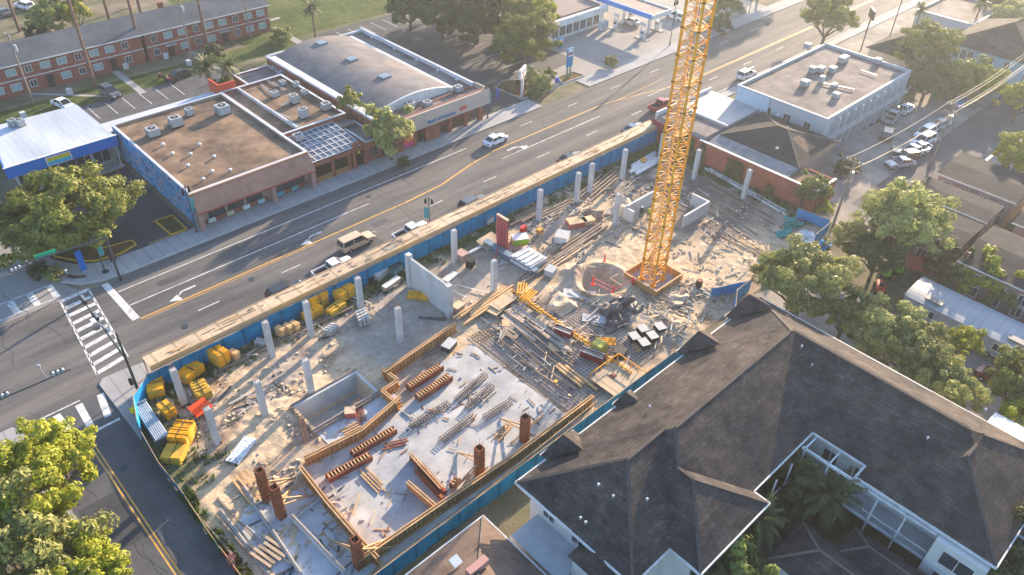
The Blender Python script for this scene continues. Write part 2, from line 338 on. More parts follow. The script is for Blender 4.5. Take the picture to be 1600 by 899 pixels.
# painted markings
def marks(name, m, rects, z=0.022):
    b = MB()
    for r in rects:
        if len(r) == 4: x0,y0,x1,y1 = r; b.quad((x0,y0,z),(x1,y0,z),(x1,y1,z),(x0,y1,z))
        else: b.add([(p[0],p[1],z) for p in r[0]], [tuple(range(len(r[0])))])
    o = b.build(name, m); o['kind'] = 'structure'; return o
wl = [(16.9,84.3,72,84.45), (16.9,80.95,51,81.1), (58,78.2,82,78.32) if False else (74,78.15,97,78.3), (110,77.9,118,78.0)]
for x in (22.4, 33.4, 45, 56.7, 67.1, 78.5, 90, 101.5, 113, 124.5, 136, 148): wl.append((x, 74.8, x+2.7, 74.93))
for x in (84, 95.5, 107, 118.5, 130, 141.5, 153): wl.append((x, 84.3, x+2.7, 84.42))
wl += [(104.5,87.0,200,87.12) if False else (100,70.5,240,70.62)]
wl.append([[(15.9,87.0),(16.7,87.0),(16.9,78.1),(16.0,78.1)]])
# zebra crossing over the avenue
def ladder(a0, a1, b0, b1, n, w, skip=0):
    out = []
    a0, a1, b0, b1 = map(Vector, (a0, a1, b0, b1))
    for i in range(skip, n+1):
        t = i/n; p = a0.lerp(a1, t); q = b0.lerp(b1, t); d = (a1-a0).normalized()*w/2
        out.append([[tuple(p-d), tuple(q-d), tuple(q+d), tuple(p+d)]])
    return out
wl += ladder((11.2,87.0),(9.7,72.2),(14.5,87.2),(13.2,72.9), 9, 0.62)
def strip(p, q, w):
    p = Vector(p); q = Vector(q); d = (q-p).normalized(); nn = Vector((-d.y, d.x))*w/2
    return [[tuple(p-nn), tuple(q-nn), tuple(q+nn), tuple(p+nn)]]
wl += [strip((11.2,87.3),(9.7,72.0),0.22), strip((14.5,87.4),(13.2,72.6),0.22)]
wl += ladder((-2,91.0),(11.2,91.0),(-2,88.0),(11.2,88.0), 6, 0.75)
wl += [(-2,90.95,11.4,91.12), (-2,87.9,11.4,88.05)]
wl += ladder((0.2,69.0),(11.0,69.0),(1.2,65.4),(10.0,65.4), 5, 0.7)
wl += [(-1,69.4,7,69.55), (2.0,63.4,5.3,63.9), (6.2,64.2,9.0,64.5)]
marks('road_marking', PAINT_W, wl)
yl = [(16.9,77.75,55,77.98), (17.2,77.4,40,77.5), (75,80.85,101,81.08), (118,77.15,260,77.35), (118,76.8,260,76.95)]
yl += [strip((55,77.87),(62,78.3),0.28), strip((62,78.3),(69,80.0),0.28), strip((69,80.0),(75,80.97),0.28), strip((101,80.97),(112,78.8),0.16), strip((112,78.8),(118,77.3),0.16), strip((104,80.4),(118,80.9),0.12)]
yl += [(5.42,-100,5.56,63.4), (5.78,-100,5.92,63.4), (4.2,91.8,4.34,200), (4.56,91.8,4.7,200)]
marks('centre_line', PAINT_Y, yl, 0.0225)
def arrow(x, y, s=1, flip=1):
    b = []
    b.append([[(x,y-0.15),(x+1.8*s,y-0.15),(x+1.8*s,y+0.15),(x,y+0.15)]])
    b.append([[(x,y-0.15),(x,y+0.15),(x-0.9*s,y-1.0*flip),(x-1.1*s,y-1.1*flip)]])
    b.append([[(x-1.9*s,y-0.9*flip),(x-0.6*s,y-0.2*flip),(x-0.5*s,y-1.6*flip)]])
    return b
am = []
for x, y, s in ((40.3, 79.4, 1), (22.5, 79.5, 1), (78.3, 79.6, -1), (135, 73.0, 1)): am += arrow(x, y, s, 1)
marks('turn_arrow', PAINT_W, am, 0.026)
py = [(13.6,112.9,29.0,113.15)]
py += [(28.4,91.6,28.6,96.2),(23.8,91.5,28.6,91.7),(26.2,96.1,28.6,96.3)]
for i in range(5): py.append((16+3.0*i, 108.3, 16.12+3.0*i, 112.6))
marks('bay_line', PAINT_Y, py, 0.020)
pw = [(84, 99+2.9*i, 89, 99.12+2.9*i) for i in range(13)] + [(98, 101+2.9*i, 103.5, 101.12+2.9*i) for i in range(8)]
pw += [(84+2.9*i, 134, 84.12+2.9*i, 139.5) for i in range(8)] + [(24+2.9*i, 131, 24.12+2.9*i, 136.5) for i in range(9)]
marks('bay_line', PAINT_W, pw, 0.021)
# dark repair patch on the side street, storm drains
rect('road_patch', 1.8, 49.5, 5.3, 56.0, 0.017, A_DARK)
rect('road_patch', 30, 71.0, 47, 73.5, 0.0195, A_SIDE)
b = MB(); b.tube((17.3,89.2,0.131),(17.3,89.2,0.145),0.45,n=16)
tag(b.build('manhole_cover', DKSTEEL), 'round dark manhole cover in the corner pavement', 'manhole cover')
b = MB(); b.prism([(13.3,91.2),(13.9,90.3),(15.0,89.6),(15.3,90.0),(14.3,90.7),(13.8,91.5)], 0.13, 0.15)
tag(b.build('tactile_strip', flat('tactile', (0.09,0.045,0.045))), 'dark red tactile strip at the corner kerb ramp', 'tactile paving')
for i,(x,y) in enumerate(((30,76.2),(52,82.6),(66,72.9),(12.5,79.5),(88,83),(6.8,58),(20,73.2),(44,86.2))):
    b = MB(); b.tube((x,y,.017),(x,y,.03),.42,n=14); tag(b.build('manhole_cover',DKSTEEL),['manhole cover in the near lane left of the beige van','manhole cover in the far lane before the pergola','manhole cover in the near lane left of the grey car','manhole cover in the middle of the zebra crossing','manhole cover in the far lane right of the bank','manhole cover in the side street by the sagging fence','manhole cover in the near lane before the walkway end','manhole cover near the far kerb before the tiled awning'][i],'manhole cover')
for q in ((21,82,26,83.2),(58,70.2,66,72.4),(70,85,78,86.8),(48,75.4,50.5,76.6),(2.2,58,4.4,61)): rect('road_patch',q[0],q[1],q[2],q[3],.019,A_SIDE)
b = MB(); rq = random.Random(14)
def crack(x,y,a,n,w=.05,z=.0235):
    for k in range(n):
        a2 = a+rq.uniform(-.5,.5); L = rq.uniform(.5,1.3); x2 = x+math.cos(a2)*L; y2 = y+math.sin(a2)*L
        dx = -math.sin(a2)*w/2; dy = math.cos(a2)*w/2; b.add([(x-dx,y-dy,z),(x2-dx,y2-dy,z),(x2+dx,y2+dy,z),(x+dx,y+dy,z)],[(0,1,2,3)]); x,y = x2,y2
for i in range(46):
    x = rq.uniform(14,150); y = rq.uniform(70.5,86.5)
    if rq.random() < .5: crack(x,rq.uniform(70.5,73),1.57,rq.randint(8,17),.07)
    else: crack(x,y,0,rq.randint(6,22),.06)
for i in range(9): crack(rq.uniform(2,9),rq.uniform(34,62),1.57,rq.randint(5,12),.05,.02)
for i in range(8): crack(rq.uniform(-1,11),rq.uniform(70.5,86.5),rq.choice((0,1.57)),rq.randint(6,12),.06)
o = b.build('crack_sealing', mat('tar_seal',(0.06,0.058,0.056),.7,.2,2)); o['kind'] = 'structure'
# planted beds
def bed(name, pts, z, label, km=None):
    r = empty(name, (sum(p[0] for p in pts)/len(pts), sum(p[1] for p in pts)/len(pts), 0), 0, label, 'planting bed')
    b = MB(); b.prism(pts, 0, z); b.build('soil', mat('bed_soil', (0.13,0.07,0.035), 0.95, 0.4, 0.8, (0.05,0.07,0.02), 0.7, 0.4, 0.05, 5), r, world=True)
    if km:
        b = MB(); n = len(pts)
        for i in range(n): b.bar((*pts[i], z/2+0.05), (*pts[(i+1)%n], z/2+0.05), 0.16, z+0.1)
        b.build('kerb_edge', km, r, world=True)
    return r
YK = flat('kerb_yellow', (0.55,0.33,0.04))
bed('planting_bed', [(13.8,96.5),(15.6,93.6),(17.2,92.2),(20.2,91.7),(22.5,92.4),(22.4,93.6),(18.5,94.4),(18.0,99.5),(14.0,99.5)], 0.14, 'corner planting bed with orange mulch and a yellow kerb under the spreading oak', YK)
bed('planting_bed', [(26.6,96.0),(28.9,95.8),(28.9,91.4),(26.8,91.5)], 0.14, 'small yellow edged planting bed at the foot of the mural wall', YK)
bed('planting_bed', [(91.3,91.6),(97.5,91.0),(99.8,92.5),(99.0,96.5),(94,99.5),(90.8,98)], 0.14, 'green planted island beside the bank pole sign', CONC)
bed('planting_bed', [(101.5,91.4),(107.5,91.4),(107.0,94.0),(103.0,94.0)], 0.14, 'small shrub island at the foot of the blue filling station sign', CONC)
# ------------------------------------------------------------------ the uneven site ground
rnd = random.Random(5)
MOUNDS = [(at(895,428), 1.8, 0.6), (at(880,480), 2.4, 0.5), (at(990,400), 4.0, 0.2), (at(1180,410), 4.5, 0.25), (at(1040,500), 4.0, 0.25), (at(430,640), 3.0, 0.35), (at(350,650), 3.0, 0.3),
          (at(960,485), 2.6, 0.6), (at(1090,460), 3.2, 0.2), (at(470,600), 2.4, 0.25), (at(900,340), 3, 0.5), (at(1150,340), 5, 0.2), (at(560,600),2.5,0.15), (at(330,800),2,0.2), (at(1060,520),2.5,0.4)]
PIT_E = at(940, 441)
def site_z(x, y):
    v = Vector((x, y, 0))
    z = 0.10*noise.noise(v*0.35) + 0.055*noise.noise(v*1.1) + 0.035*noise.noise(v*2.6) + 0.05*math.sin((x*0.35+y)*3.4+3*noise.noise(v*0.3))*max(0,noise.noise(v*0.22+Vector((3,1,0)))*1.5+.1) + 0.05*abs(noise.noise(v*4.2))
    k = 1.0
    if 17 < x < 62 and y < 49.5: k = 0.12
    if y > 53 and 28 < x < 60 : k = 0.35
    if x > 58: k = 0.55
    z = z*k
    for c, r, h in MOUNDS:
        d2 = ((x-c.x)**2 + (y-c.y)**2)/(r*r)
        if d2 < 6: z += h*math.exp(-d2)*(1+0.5*noise.noise(v*1.5)) * (1 if k > 0.2 else 0)
    d = math.hypot(x-PIT_E.x, y-PIT_E.y)
    if d < 4.6: z += (0.45*math.exp(-((d-3.5)/.55)**2) if d > 2.8 else -1.6*min(1, (2.8-d)/0.9))
    if 22.6 < x < 30.0 and 50.1 < y < 53.7: z = -2.6
    if 65.2 < x < 70 and 41 < y < 45.5: z = -0.15
    e = min(x-SX0, SX1-x, y-SY0, SY1-y)
    return z*min(1, max(0, e/1.0)) + 0.004
def site_col(x, y):
    v = Vector((x, y, 7.3))
    n1 = noise.noise(v*0.16); n2 = noise.noise(v*0.5); n3 = noise.noise(v*1.6)
    sand = Vector((0.50, 0.385, 0.265)); grey = Vector((0.31, 0.285, 0.265)); dark = Vector((0.12, 0.098, 0.087)); grass = Vector((0.055, 0.085, 0.025)); brown = Vector((0.29, 0.205, 0.14))
    def sm(a, b, t): t = max(0, min(1, (t-a)/(b-a))); return t*t*(3-2*t)
    c = sand.lerp(brown, sm(-0.1, 0.45, n2*0.8+n1*0.6))
    c = c.lerp(grey, sm(0.0, 0.4, n1+0.3*n3)*0.6)
    if y > 53 and 30 < x < 62: c = c.lerp(grey, 0.55*sm(30, 34, x)*sm(62, 56, x) if x < 62 else 0)
    d = sm(72, 88, x)*sm(38, 45, y)
    c = c.lerp(dark, 0.85*d*sm(-0.6, 0.0, n2+0.2))
    c = c.lerp(dark, 0.55*sm(40, 44, x)*sm(60, 52, x)*sm(50, 47, y)*sm(-0.3,0.3,n2))
    c = c.lerp(grass, sm(62.9+1.0*n2, 64.6, y)*0.85*sm(-0.4, 0.1, n3+n2+0.25))
    c = c.lerp(grass, sm(93.5, 95.5, x)*0.85*sm(-0.4,0.1,n3+0.3))
    c = c.lerp(grass, sm(13.5,11.0, x)*0.8*sm(50,54,y))
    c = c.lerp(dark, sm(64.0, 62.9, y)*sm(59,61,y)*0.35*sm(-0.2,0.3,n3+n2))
    return c*(1+0.15*n3)
st = 0.24; nx = int((SX1-SX0)/st)+1; ny = int((SY1-SY0)/st)+1
vs = []; cs = []
for j in range(ny+1):
    for i in range(nx+1):
        x = min(SX0+i*st, SX1); y = min(SY0+j*st, SY1)
        vs.append((x, y, site_z(x, y))); cs.append(site_col(x, y))
fs = [(j*(nx+1)+i, j*(nx+1)+i+1, (j+1)*(nx+1)+i+1, (j+1)*(nx+1)+i) for j in range(ny) for i in range(nx)]
me = bpy.data.meshes.new('site_ground'); me.from_pydata(vs, [], fs)
ca = me.color_attributes.new('soil', 'FLOAT_COLOR', 'POINT')
ca.data.foreach_set('color', [q for c in cs for q in (c[0], c[1], c[2], 1.0)])
me.polygons.foreach_set('use_smooth', [True]*len(me.polygons))
me.materials.append(mat('site_soil', (0.5,0.4,0.3), 0.95, 0.16, 1.3, bump=0.05, bscale=3.0, fine=0.2, fscale=5, attr='soil')); me.update()
o = bpy.data.objects.new('site_ground', me); lnk(o); o['kind'] = 'structure'
# weeds (nobody could count them)
b = MB(); rr = random.Random(3)
for i in range(5200):
    k = rr.random()
    if k < 0.5: x, y = rr.uniform(13,96), rr.uniform(62.9,65.9)
    elif k < 0.7: x, y = rr.uniform(93.6,96.8), rr.uniform(36,62)
    elif k < 0.85: x, y = rr.uniform(10,15), rr.uniform(51,66)
    else: x, y = rr.uniform(8.2,9.3)+1.0, rr.uniform(36,52)
    if noise.noise(Vector((x*0.5,y*0.5,2))) < -0.08: continue
    z = 0.02; a = rr.uniform(0,6.28); h = rr.uniform(0.15,0.6); w = rr.uniform(0.08,0.25); dx, dy = math.cos(a)*w, math.sin(a)*w
    ox, oy = rr.uniform(-.2,.2), rr.uniform(-.2,.2)
    b.add([(x-dx,y-dy,z),(x+dx,y+dy,z),(x+dx*0.3+ox,y+dy*0.3+oy,z+h)], [(0,1,2)])
LEAF_W = leafmat('leaf_weed', (0.04,0.075,0.015), (0.11,0.15,0.03))
tag(b.build('weeds', LEAF_W), 'tufts of weeds along the foot of the blue site fences', 'weeds', kind='stuff')
# ================================================================== shared small builders
def flatroof_walls(r, x0, y0, x1, y1, h, wallm, roofm, capm, par=0.5, t=0.3, floor=None):
    """hollow parapet building: walls with a parapet, recessed roof deck, coping"""
    zr = h - par
    P(r, 'wall', wallm)(lambda b: (b.box(x0,y0,0,x1,y0+t,h-0.1), b.box(x0,y1-t,0,x1,y1,h-0.1), b.box(x0,y0+t,0,x0+t,y1-t,h-0.1), b.box(x1-t,y0+t,0,x1,y1-t,h-0.1)))
    P(r, 'roof', roofm)(lambda b: b.box(x0+t+.003, y0+t+.003, zr-0.2, x1-t-.003, y1-t-.003, zr))
    P(r, 'coping', capm)(lambda b: (b.box(x0-.04,y0-.04,h-0.1,x1+.04,y0+t+.04,h), b.box(x0-.04,y1-t-.04,h-0.1,x1+.04,y1+.04,h), b.box(x0-.04,y0+t+.04,h-0.1,x0+t+.04,y1-t-.04,h), b.box(x1-t-.04,y0+t+.04,h-0.1,x1+.04,y1-t-.04,h)))
    return zr
def window(r, x, y, z, w, h, face, fm=WHITE, gm=GLASS, sill=True, d=0.06):
    """framed window set on a wall; face is one of +x -x +y -y"""
    s = 1 if face[0] == '+' else -1
    def bx(b, u0, u1, z0, z1, o0, o1):
        if face[1] == 'y': b.box(x+u0, y+s*o0, z0, x+u1, y+s*o1, z1)
        else: b.box(x+s*o0, y+u0, z0, x+s*o1, y+u1, z1)
    f = P(r, 'window', fm)(lambda b: (bx(b,-w/2-.08,w/2+.08,z-.08,z,0.004,d+.02), bx(b,-w/2-.08,w/2+.08,z+h,z+h+.08,0.004,d+.02), bx(b,-w/2-.08,-w/2,z,z+h,0.004,d), bx(b,w/2,w/2+.08,z,z+h,0.004,d), bx(b,-.03,.03,z,z+h,0.02,d)))
    b = MB()
    def rel(v): return v
    bx(b, -w/2, w/2, z, z+h, 0.002, 0.018)
    o = r.location; b.v = [(q[0]-o[0], q[1]-o[1], q[2]-o[2]) for q in b.v]
    b.build('pane', gm, f)
    return f
def door(r, x, y, z, w, h, face, m=DKSTEEL):
    s = 1 if face[0] == '+' else -1
    def f(b):
        if face[1] == 'y': b.box(x-w/2, y+s*.003, z, x+w/2, y+s*.05, z+h)
        else: b.box(x+s*.003, y-w/2, z, x+s*.05, y+w/2, z+h)
    return P(r, 'door', m)(f)
# a rooftop air conditioner: casing, legs, fan ring
def ac_proto():
    r = empty('rooftop_unit', (0,0,-50), 0, 'x', 'air conditioner')
    P(r, 'casing', ACW, False, bevel=0.03)(lambda b: b.box(-.55,-.55,.15,.55,.55,1.15))
    P(r, 'base_rail', BLACK, False)(lambda b: b.box(-.6,-.5,0,.6,-.4,.15)); P(r, 'base_rail', BLACK, False)(lambda b: b.box(-.6,.4,0,.6,.5,.15))
    P(r, 'louvre', flat('louvre', (0.22,0.24,0.26)), False)(lambda b: [b.box(-.57,-.45,.25+.1*i,.57,.45,.3+.1*i) for i in range(7)])
    f = P(r, 'fan', BLACK, False)(lambda b: b.tube((0,0,1.15),(0,0,1.165),.38,n=14))
    MB().tube((0,0,1.165),(0,0,1.19),.12,n=8).build('hub', ACW, f); KID.setdefault(f.name, [])
    return r
AC = ac_proto()
def ac(p, z, s, label, rz=0.0, used=[0]):
    loc = (p[0], p[1], z)
    if not used[0]:
        used[0] = 1; AC.location = loc; AC.scale = (s,s,s) if not hasattr(s,'__len__') else s; AC.rotation_euler = (0,0,rz); AC['label'] = label; AC['group'] = 'rooftop air conditioners'; return AC
    return copy_thing(AC, loc, rz, s, label, 'rooftop air conditioners')
VENT = []
def vent(p, z, label, s=None):
    if not VENT:
        o = empty('roof_vent', (p[0],p[1],z), 0, label, 'roof vent', 'roof vents')
        P(o, 'pipe', STEEL, False)(lambda b: b.tube((0,0,0),(0,0,.35),.14,n=8)); P(o, 'cowl', WHITE, False)(lambda b: b.tube((0,0,.35),(0,0,.5),.3,.12,n=10))
        VENT.append(o); return o
    return copy_thing(VENT[0], (p[0],p[1],z), 0, s, label, 'roof vents')
# ================================================================== blue fascia shop (left)
r = empty('shop_building', (22, 119, 0), 0, 'low shop with a deep bright blue fascia and a white metal roof', 'shop')
P(r,'wall',flat('shop_wall',(0.30,0.27,0.24)))(lambda b: b.box(16.2,115.2,0,29.2,126,4.6))
wr = mat('white_metal_roof', (0.50,0.54,0.61), 0.5, 0.14, 0.3, (0.34,0.37,0.42), 0.8, 0.2, stretch=(1,0.3,1)); ribs(wr, 0, 1.1, 0.12, 0.02)
P(r,'roof',wr)(lambda b: b.add([(14.75,113.3,5.1),(29.45,113.3,5.1),(29.0,126.4,5.35),(16.5,126.8,5.35),(14.75,113.3,4.9),(29.45,113.3,4.9),(29.0,126.4,4.6),(16.5,126.8,4.6)],[(0,1,2,3),(4,7,6,5),(0,4,5,1),(1,5,6,2),(2,6,7,3),(3,7,4,0)]))
f = P(r,'fascia',BLUE_F)(lambda b: (b.box(14.6,113.1,3.55,29.6,113.28,5.2), b.add([(14.55,113.1,3.55),(14.73,113.28,3.55),(16.48,126.8,3.9),(16.3,126.8,3.9),(14.55,113.1,5.2),(14.73,113.28,5.2),(16.48,126.8,5.4),(16.3,126.8,5.4)],[(0,1,2,3),(4,7,6,5),(0,4,5,1),(1,5,6,2),(2,6,7,3),(3,7,4,0)])))
MB().box(14.5-22,112.98-119,5.2,29.7-22,113.35-119,5.27).build('edge_trim', WHITE, f)
P(r,'soffit',flat('soffit',(0.10,0.09,0.09)))(lambda b: b.box(15,113.3,3.55,29.4,115.19,3.7))
for x in (17.2, 20.3, 23.8, 27.4): window(r, x, 115.2, 0.7, 2.3, 2.0, '-y')
door(r, 22.1, 115.2, 0.1, 1.0, 2.3, '-y'); door(r, 25.6, 115.2, 0.1, 1.0, 2.3, '-y', BLACK)
[P(r,'post',WHITE)(lambda b: b.box(x,113.35,0.14,x+.14,113.5,3.55)) for x in (16.5,21,25.5,29.1)]
P(r,'stoop',CONC)(lambda b: b.box(15.5,113.2,0.02,29.55,115.19,0.14))
sg = P(r,'sign_panel',WHITE)(lambda b: b.box(19.7,112.95,3.7,23.1,113.06,5.0))
for (x0,x1,z0,z1,c,nm) in ((19.85,22.95,4.55,4.9,(0.75,0.42,0.02),'amber'),(20.0,22.8,4.32,4.52,(0.35,0.6,0.03),'lime'),(19.85,22.95,3.82,4.28,(0.02,0.42,0.62),'cyan')):
    MB().box(x0-22,112.92-119,z0,x1-22,112.945-119,z1).build('sign_band', flat('sign_'+nm,c), sg)
for i,(x,w,c) in enumerate(((17.8,0.9,(0.5,0.55,0.6)),(21.0,2.3,(0.42,0.52,0.55)),)):
    r2 = empty('display_case', (x,114.4,0.14), 0, ('small white glazed display case by the blue fascia shop door','long pale display counter under the blue fascia')[i], 'display counter')
    P(r2,'cabinet',flat('case_%d'%i if False else 'case_white',(0.55,0.6,0.62)),False,bevel=.02)(lambda b: b.box(-w/2,-.35,0,w/2,.35,.85)); P(r2,'top',GLASS,False)(lambda b: b.box(-w/2,-.38,.853,w/2,.38,.9))
for i in range(2):
    q = at((22,33,)[i],(197,197)[i],5.3); ac(q,5.27,0.95,('grey unit at the back edge of the white metal roof, left one of two','dark framed unit at the back edge of the white metal roof, right one of two')[i], 0.3)
# ================================================================== mural shop
MUR = mat('mural', (0.02,0.22,0.45), 0.7, 0.2, 0.8)
t = MUR.node_tree; n = t.nodes; L = t.links; bs = n['Principled BSDF']
vo = n.new('ShaderNodeTexNoise'); vo.inputs['Scale'].default_value = 0.55; vo.inputs['Detail'].default_value = 3; vo.inputs['Distortion'].default_value = 1.2
ge = n.new('ShaderNodeNewGeometry'); L.new(ge.outputs['Position'], vo.inputs['Vector']); cr = n.new('ShaderNodeValToRGB'); L.new(vo.outputs['Fac'], cr.inputs[0])
cr.color_ramp.interpolation = 'CONSTANT'
for i,(p,c) in enumerate(((0,(0.01,0.10,0.28)),(0.40,(0.02,0.28,0.55)),(0.47,(0.10,0.35,0.62)),(0.53,(0.45,0.28,0.30)),(0.57,(0.02,0.20,0.42)),(0.62,(0.40,0.50,0.62)),(0.66,(0.05,0.08,0.25)))):
    e = cr.color_ramp.elements[i] if i < 2 else cr.color_ramp.elements.new(p); e.position = p; e.color = (*c,1)
L.new(cr.outputs[0], bs.inputs['Base Color'])
r = empty('shop_building', (39, 103, 0), 0, 'brown gravel roofed corner shop with a tiled front awning and a blue painted side wall', 'shop')
flatroof_walls(r, 30.3, 91.0, 47.9, 116.5, 5.3, flat('shop_tan',(0.34,0.24,0.18)), ROOF_BR, WHITE_ROOF, 0.45)
mw = P(r,'mural',MUR)(lambda b: b.box(30.26,91.1,0.05,30.297,116.4,5.15)); tag(mw,'blue teal and pink painted mural covering the side wall')
def awn(b, x0, x1):
    b.add([(x0,89.3,2.95),(x1,89.3,2.95),(x1,90.95,5.15),(x0,90.95,5.15),(x0,89.3,2.8),(x1,89.3,2.8),(x1,90.95,2.8),(x0,90.95,2.8)],[(0,1,2,3),(4,7,6,5),(0,4,5,1),(0,3,7,4),(1,5,6,2)])
aw = P(r,'awning',TILE)(lambda b: awn(b,30.2,47.9)); MB().bar((30.1-39,90.93-103,5.22),(47.9-39,90.93-103,5.22),.25,.14).build('ridge_trim', flat('ridge_tan',(0.55,0.33,0.2)), aw)
MB().box(30.2-39,89.2-103,2.82,47.9-39,89.29-103,3.0).build('gutter', flat('gutter_red',(0.35,0.06,0.04)), aw)
for x in (30.5, 41.2, 47.5): P(r,'pillar',flat('pillar_pink',(0.36,0.21,0.18)))(lambda b: b.box(x-.3,89.5,0.13,x+.3,90.1,2.8))
for i,x in enumerate((33.2,36.0,38.8,43.4,45.6)): window(r,x,91.0,0.75,2.2,1.75,'-y',BLACK)
P(r,'stall_riser',BRICK)(lambda b: (b.box(31.2,90.9,0.13,40.8,90.99,0.7), b.box(41.8,90.9,0.13,47.2,90.99,0.7)))
P(r,'rear_roof_strip',WHITE_ROOF)(lambda b: b.box(28.9,116.6,4.0,47.9,120.0,4.25))
P(r,'rear_wall',WHITE)(lambda b: b.box(29.3,116.52,0,47.5,119.8,3.98))
for i,(px,py,s,lb) in enumerate(((240,212,(1.5,1.5,1.1),'big boxy unit with two fans near the left edge of the brown gravel roof'),(276,197,(1.6,1.4,1.3),'tall grey unit behind the big boxy one on the brown gravel roof'),(349,178,(1.7,1.6,1.3),'tall white unit near the white parapet at the back of the brown roof'),(297,180,1.0,'small cube unit between the two tall ones at the back of the brown gravel roof'))):
    ac(at(px,py,4.9),4.86,s,lb)
for i,(px,py) in enumerate(((312,228),(270,242),(335,247),(294,261),(360,268),(318,282),(255,228),(298,243),(332,270))):
    vent(at(px,py,4.9),4.86,['white cowl vent near the centre back of the brown gravel roof','leftmost low vent on the brown gravel roof','vent in the middle of the pale patch of the brown roof','vent left of centre on the brown gravel roof','rightmost vent of the brown gravel roof','vent nearest the tiled awning on the brown gravel roof','vent beside the big boxy unit on the brown roof','small vent in the second row on the brown gravel roof','small vent between the two front vents of the brown roof'][i])
# colourful goods in the shop window
for i,(x,c) in enumerate(((32.2,(0.5,0.55,0.5)),(34.9,(0.5,0.45,0.3)),(37.3,(0.55,0.6,0.6)),(39.6,(0.4,0.55,0.6)),(42.6,(0.05,0.35,0.45)),(44.9,(0.1,0.3,0.3)))):
    q = empty('window_display',(x,90.75,0.13),0,['pale green display box under the awning by the corner pillar','tan display box under the tiled awning','white display box in the middle of the awning front','pale blue display box left of the middle awning pillar','bright teal display right of the middle awning pillar','dark teal display near the shop door'][i],'shop display')
    P(q,'box',flat('disp%s'%i if False else 'display_%s'%['sage','tan','white','sky','teal','deep'][i],c),False,bevel=.02)(lambda b: b.box(-.5,-.2,.1,.5,.12,.7)); P(q,'stand',BLACK,False)(lambda b: b.box(-.45,-.18,0,.45,.1,.1))
# ================================================================== middle building with many units, glazed pergola, brick arch
r = empty('flat_roof_shop', (54, 108, 0), 0, 'middle brick shop with a cluttered brown flat roof behind the glazed pergola', 'shop')
flatroof_walls(r, 48.0, 98.2, 59.2, 117.5, 5.0, BRICK, ROOF_BR, WHITE_ROOF, 0.45)
P(r,'partition',WHITE_ROOF)(lambda b: b.box(50.8,98.6,4.56,51.1,117,5.1))
P(r,'front_roof',ROOF_GREY)(lambda b: b.box(48.0,96.2,3.9,59.4,98.15,4.1))
P(r,'red_parapet',flat('red_parapet',(0.5,0.07,0.03)))(lambda b: (b.box(47.9,117.6,3.9,51,117.9,6.1), b.box(47.9,117.9,3.9,48.2,121,6.1)))
for i,(px,py,s,lb) in enumerate(((461,160,(1.1,1.1,1.25),'tall grey fan unit at the back centre of the cluttered roof'),(475,183,(1.2,1.1,1.4),'tall cylinder topped unit near the front of the cluttered roof'),(510,170,(1.3,1.1,1.0),'white unit with an open grille side on the cluttered roof, nearest the vault'),(430,150,(1.0,0.9,0.8),'low white unit at the left back of the cluttered roof'),(463,135,(0.9,0.9,0.8),'pale unit at the far end of the cluttered roof'),(476,147,(0.9,0.9,0.7),'small beige unit beside the far one on the cluttered roof'),(466,214,(1.3,1.1,0.9),'white unit on the lower roof beside the glazed pergola'),(442,132,(0.8,0.9,0.7),'square unit in the far left corner of the cluttered roof'))):
    ac(at(px,py,4.7),4.56 if py<200 else 4.12,s,lb,0.0)
for i,(p,q) in enumerate((((408,132),(425,148)),((415,125),(445,140)),((440,165),(470,152)),((452,190),(475,200)),((430,175),(455,185)))):
    tag(MB().tube(at(*p,4.75),at(*q,4.75),.09,n=6).build('roof_duct',STEEL),'thin grey duct lying across the cluttered brown roof','duct','thin ducts on the cluttered roof')
r = empty('pergola', (51.5, 92.5, 0), 0, 'glazed grid roofed pergola between the shops along the pavement', 'pergola')
P(r,'roof_glass',mat('pergola_glass',(0.05,0.07,0.11),0.25,0.3,0.9,(0.16,0.2,0.26),0.7,0.6,spec=0.6))(lambda b: b.add([(46.9,90.3,3.6),(56.6,90.3,3.6),(56.6,98.1,4.25),(46.9,98.1,4.25),(46.9,90.3,3.55),(56.6,90.3,3.55),(56.6,98.1,4.2),(46.9,98.1,4.2)],[(0,1,2,3),(4,7,6,5),(0,4,5,1),(1,5,6,2),(2,6,7,3),(3,7,4,0)]))
def grid(b):
    for i in range(11): x = 46.9+0.97*i; b.bar((x,90.3,3.66),(x,98.1,4.31),.11,.08)
    for j in range(7): y = 90.3+1.3*j; z = 3.66+(y-90.3)*0.0833; b.bar((46.9,y,z+.02),(56.6,y,z+.02),.11,.08)
P(r,'grid_frame',WHITE)(grid)
P(r,'beam',BRICK)(lambda b: b.box(47.9,90.1,2.9,56.6,90.28,3.5))
for x in (48.2,51.4,54.2): P(r,'pillar',BRICK)(lambda b: b.box(x-.25,90.3,0.13,x+.25,90.7,3.5))
P(r,'low_wall',flat('rail_orange',(0.33,0.15,0.07)))(lambda b: b.box(48.5,90.4,0.13,54,90.52,0.95))
r = empty('gate_arch', (56, 90.5, 0.13), 0, 'dark red arched brick gateway beside the glazed pergola', 'archway')
def arch(b):
    b.box(-1.25,-.3,0,-.75,.3,3.1); b.box(.75,-.3,0,1.25,.3,3.1)
    for i in range(8):
        a0 = math.pi*i/8; a1 = math.pi*(i+1)/8
        pr = [(-.78*math.cos(a0), 3.1+.6*math.sin(a0)),(-1.25*math.cos(a0),3.1+1.0*math.sin(a0)),(-1.25*math.cos(a1),3.1+1.0*math.sin(a1)),(-.78*math.cos(a1),3.1+.6*math.sin(a1))]
        b.side(pr,-.3,.3)
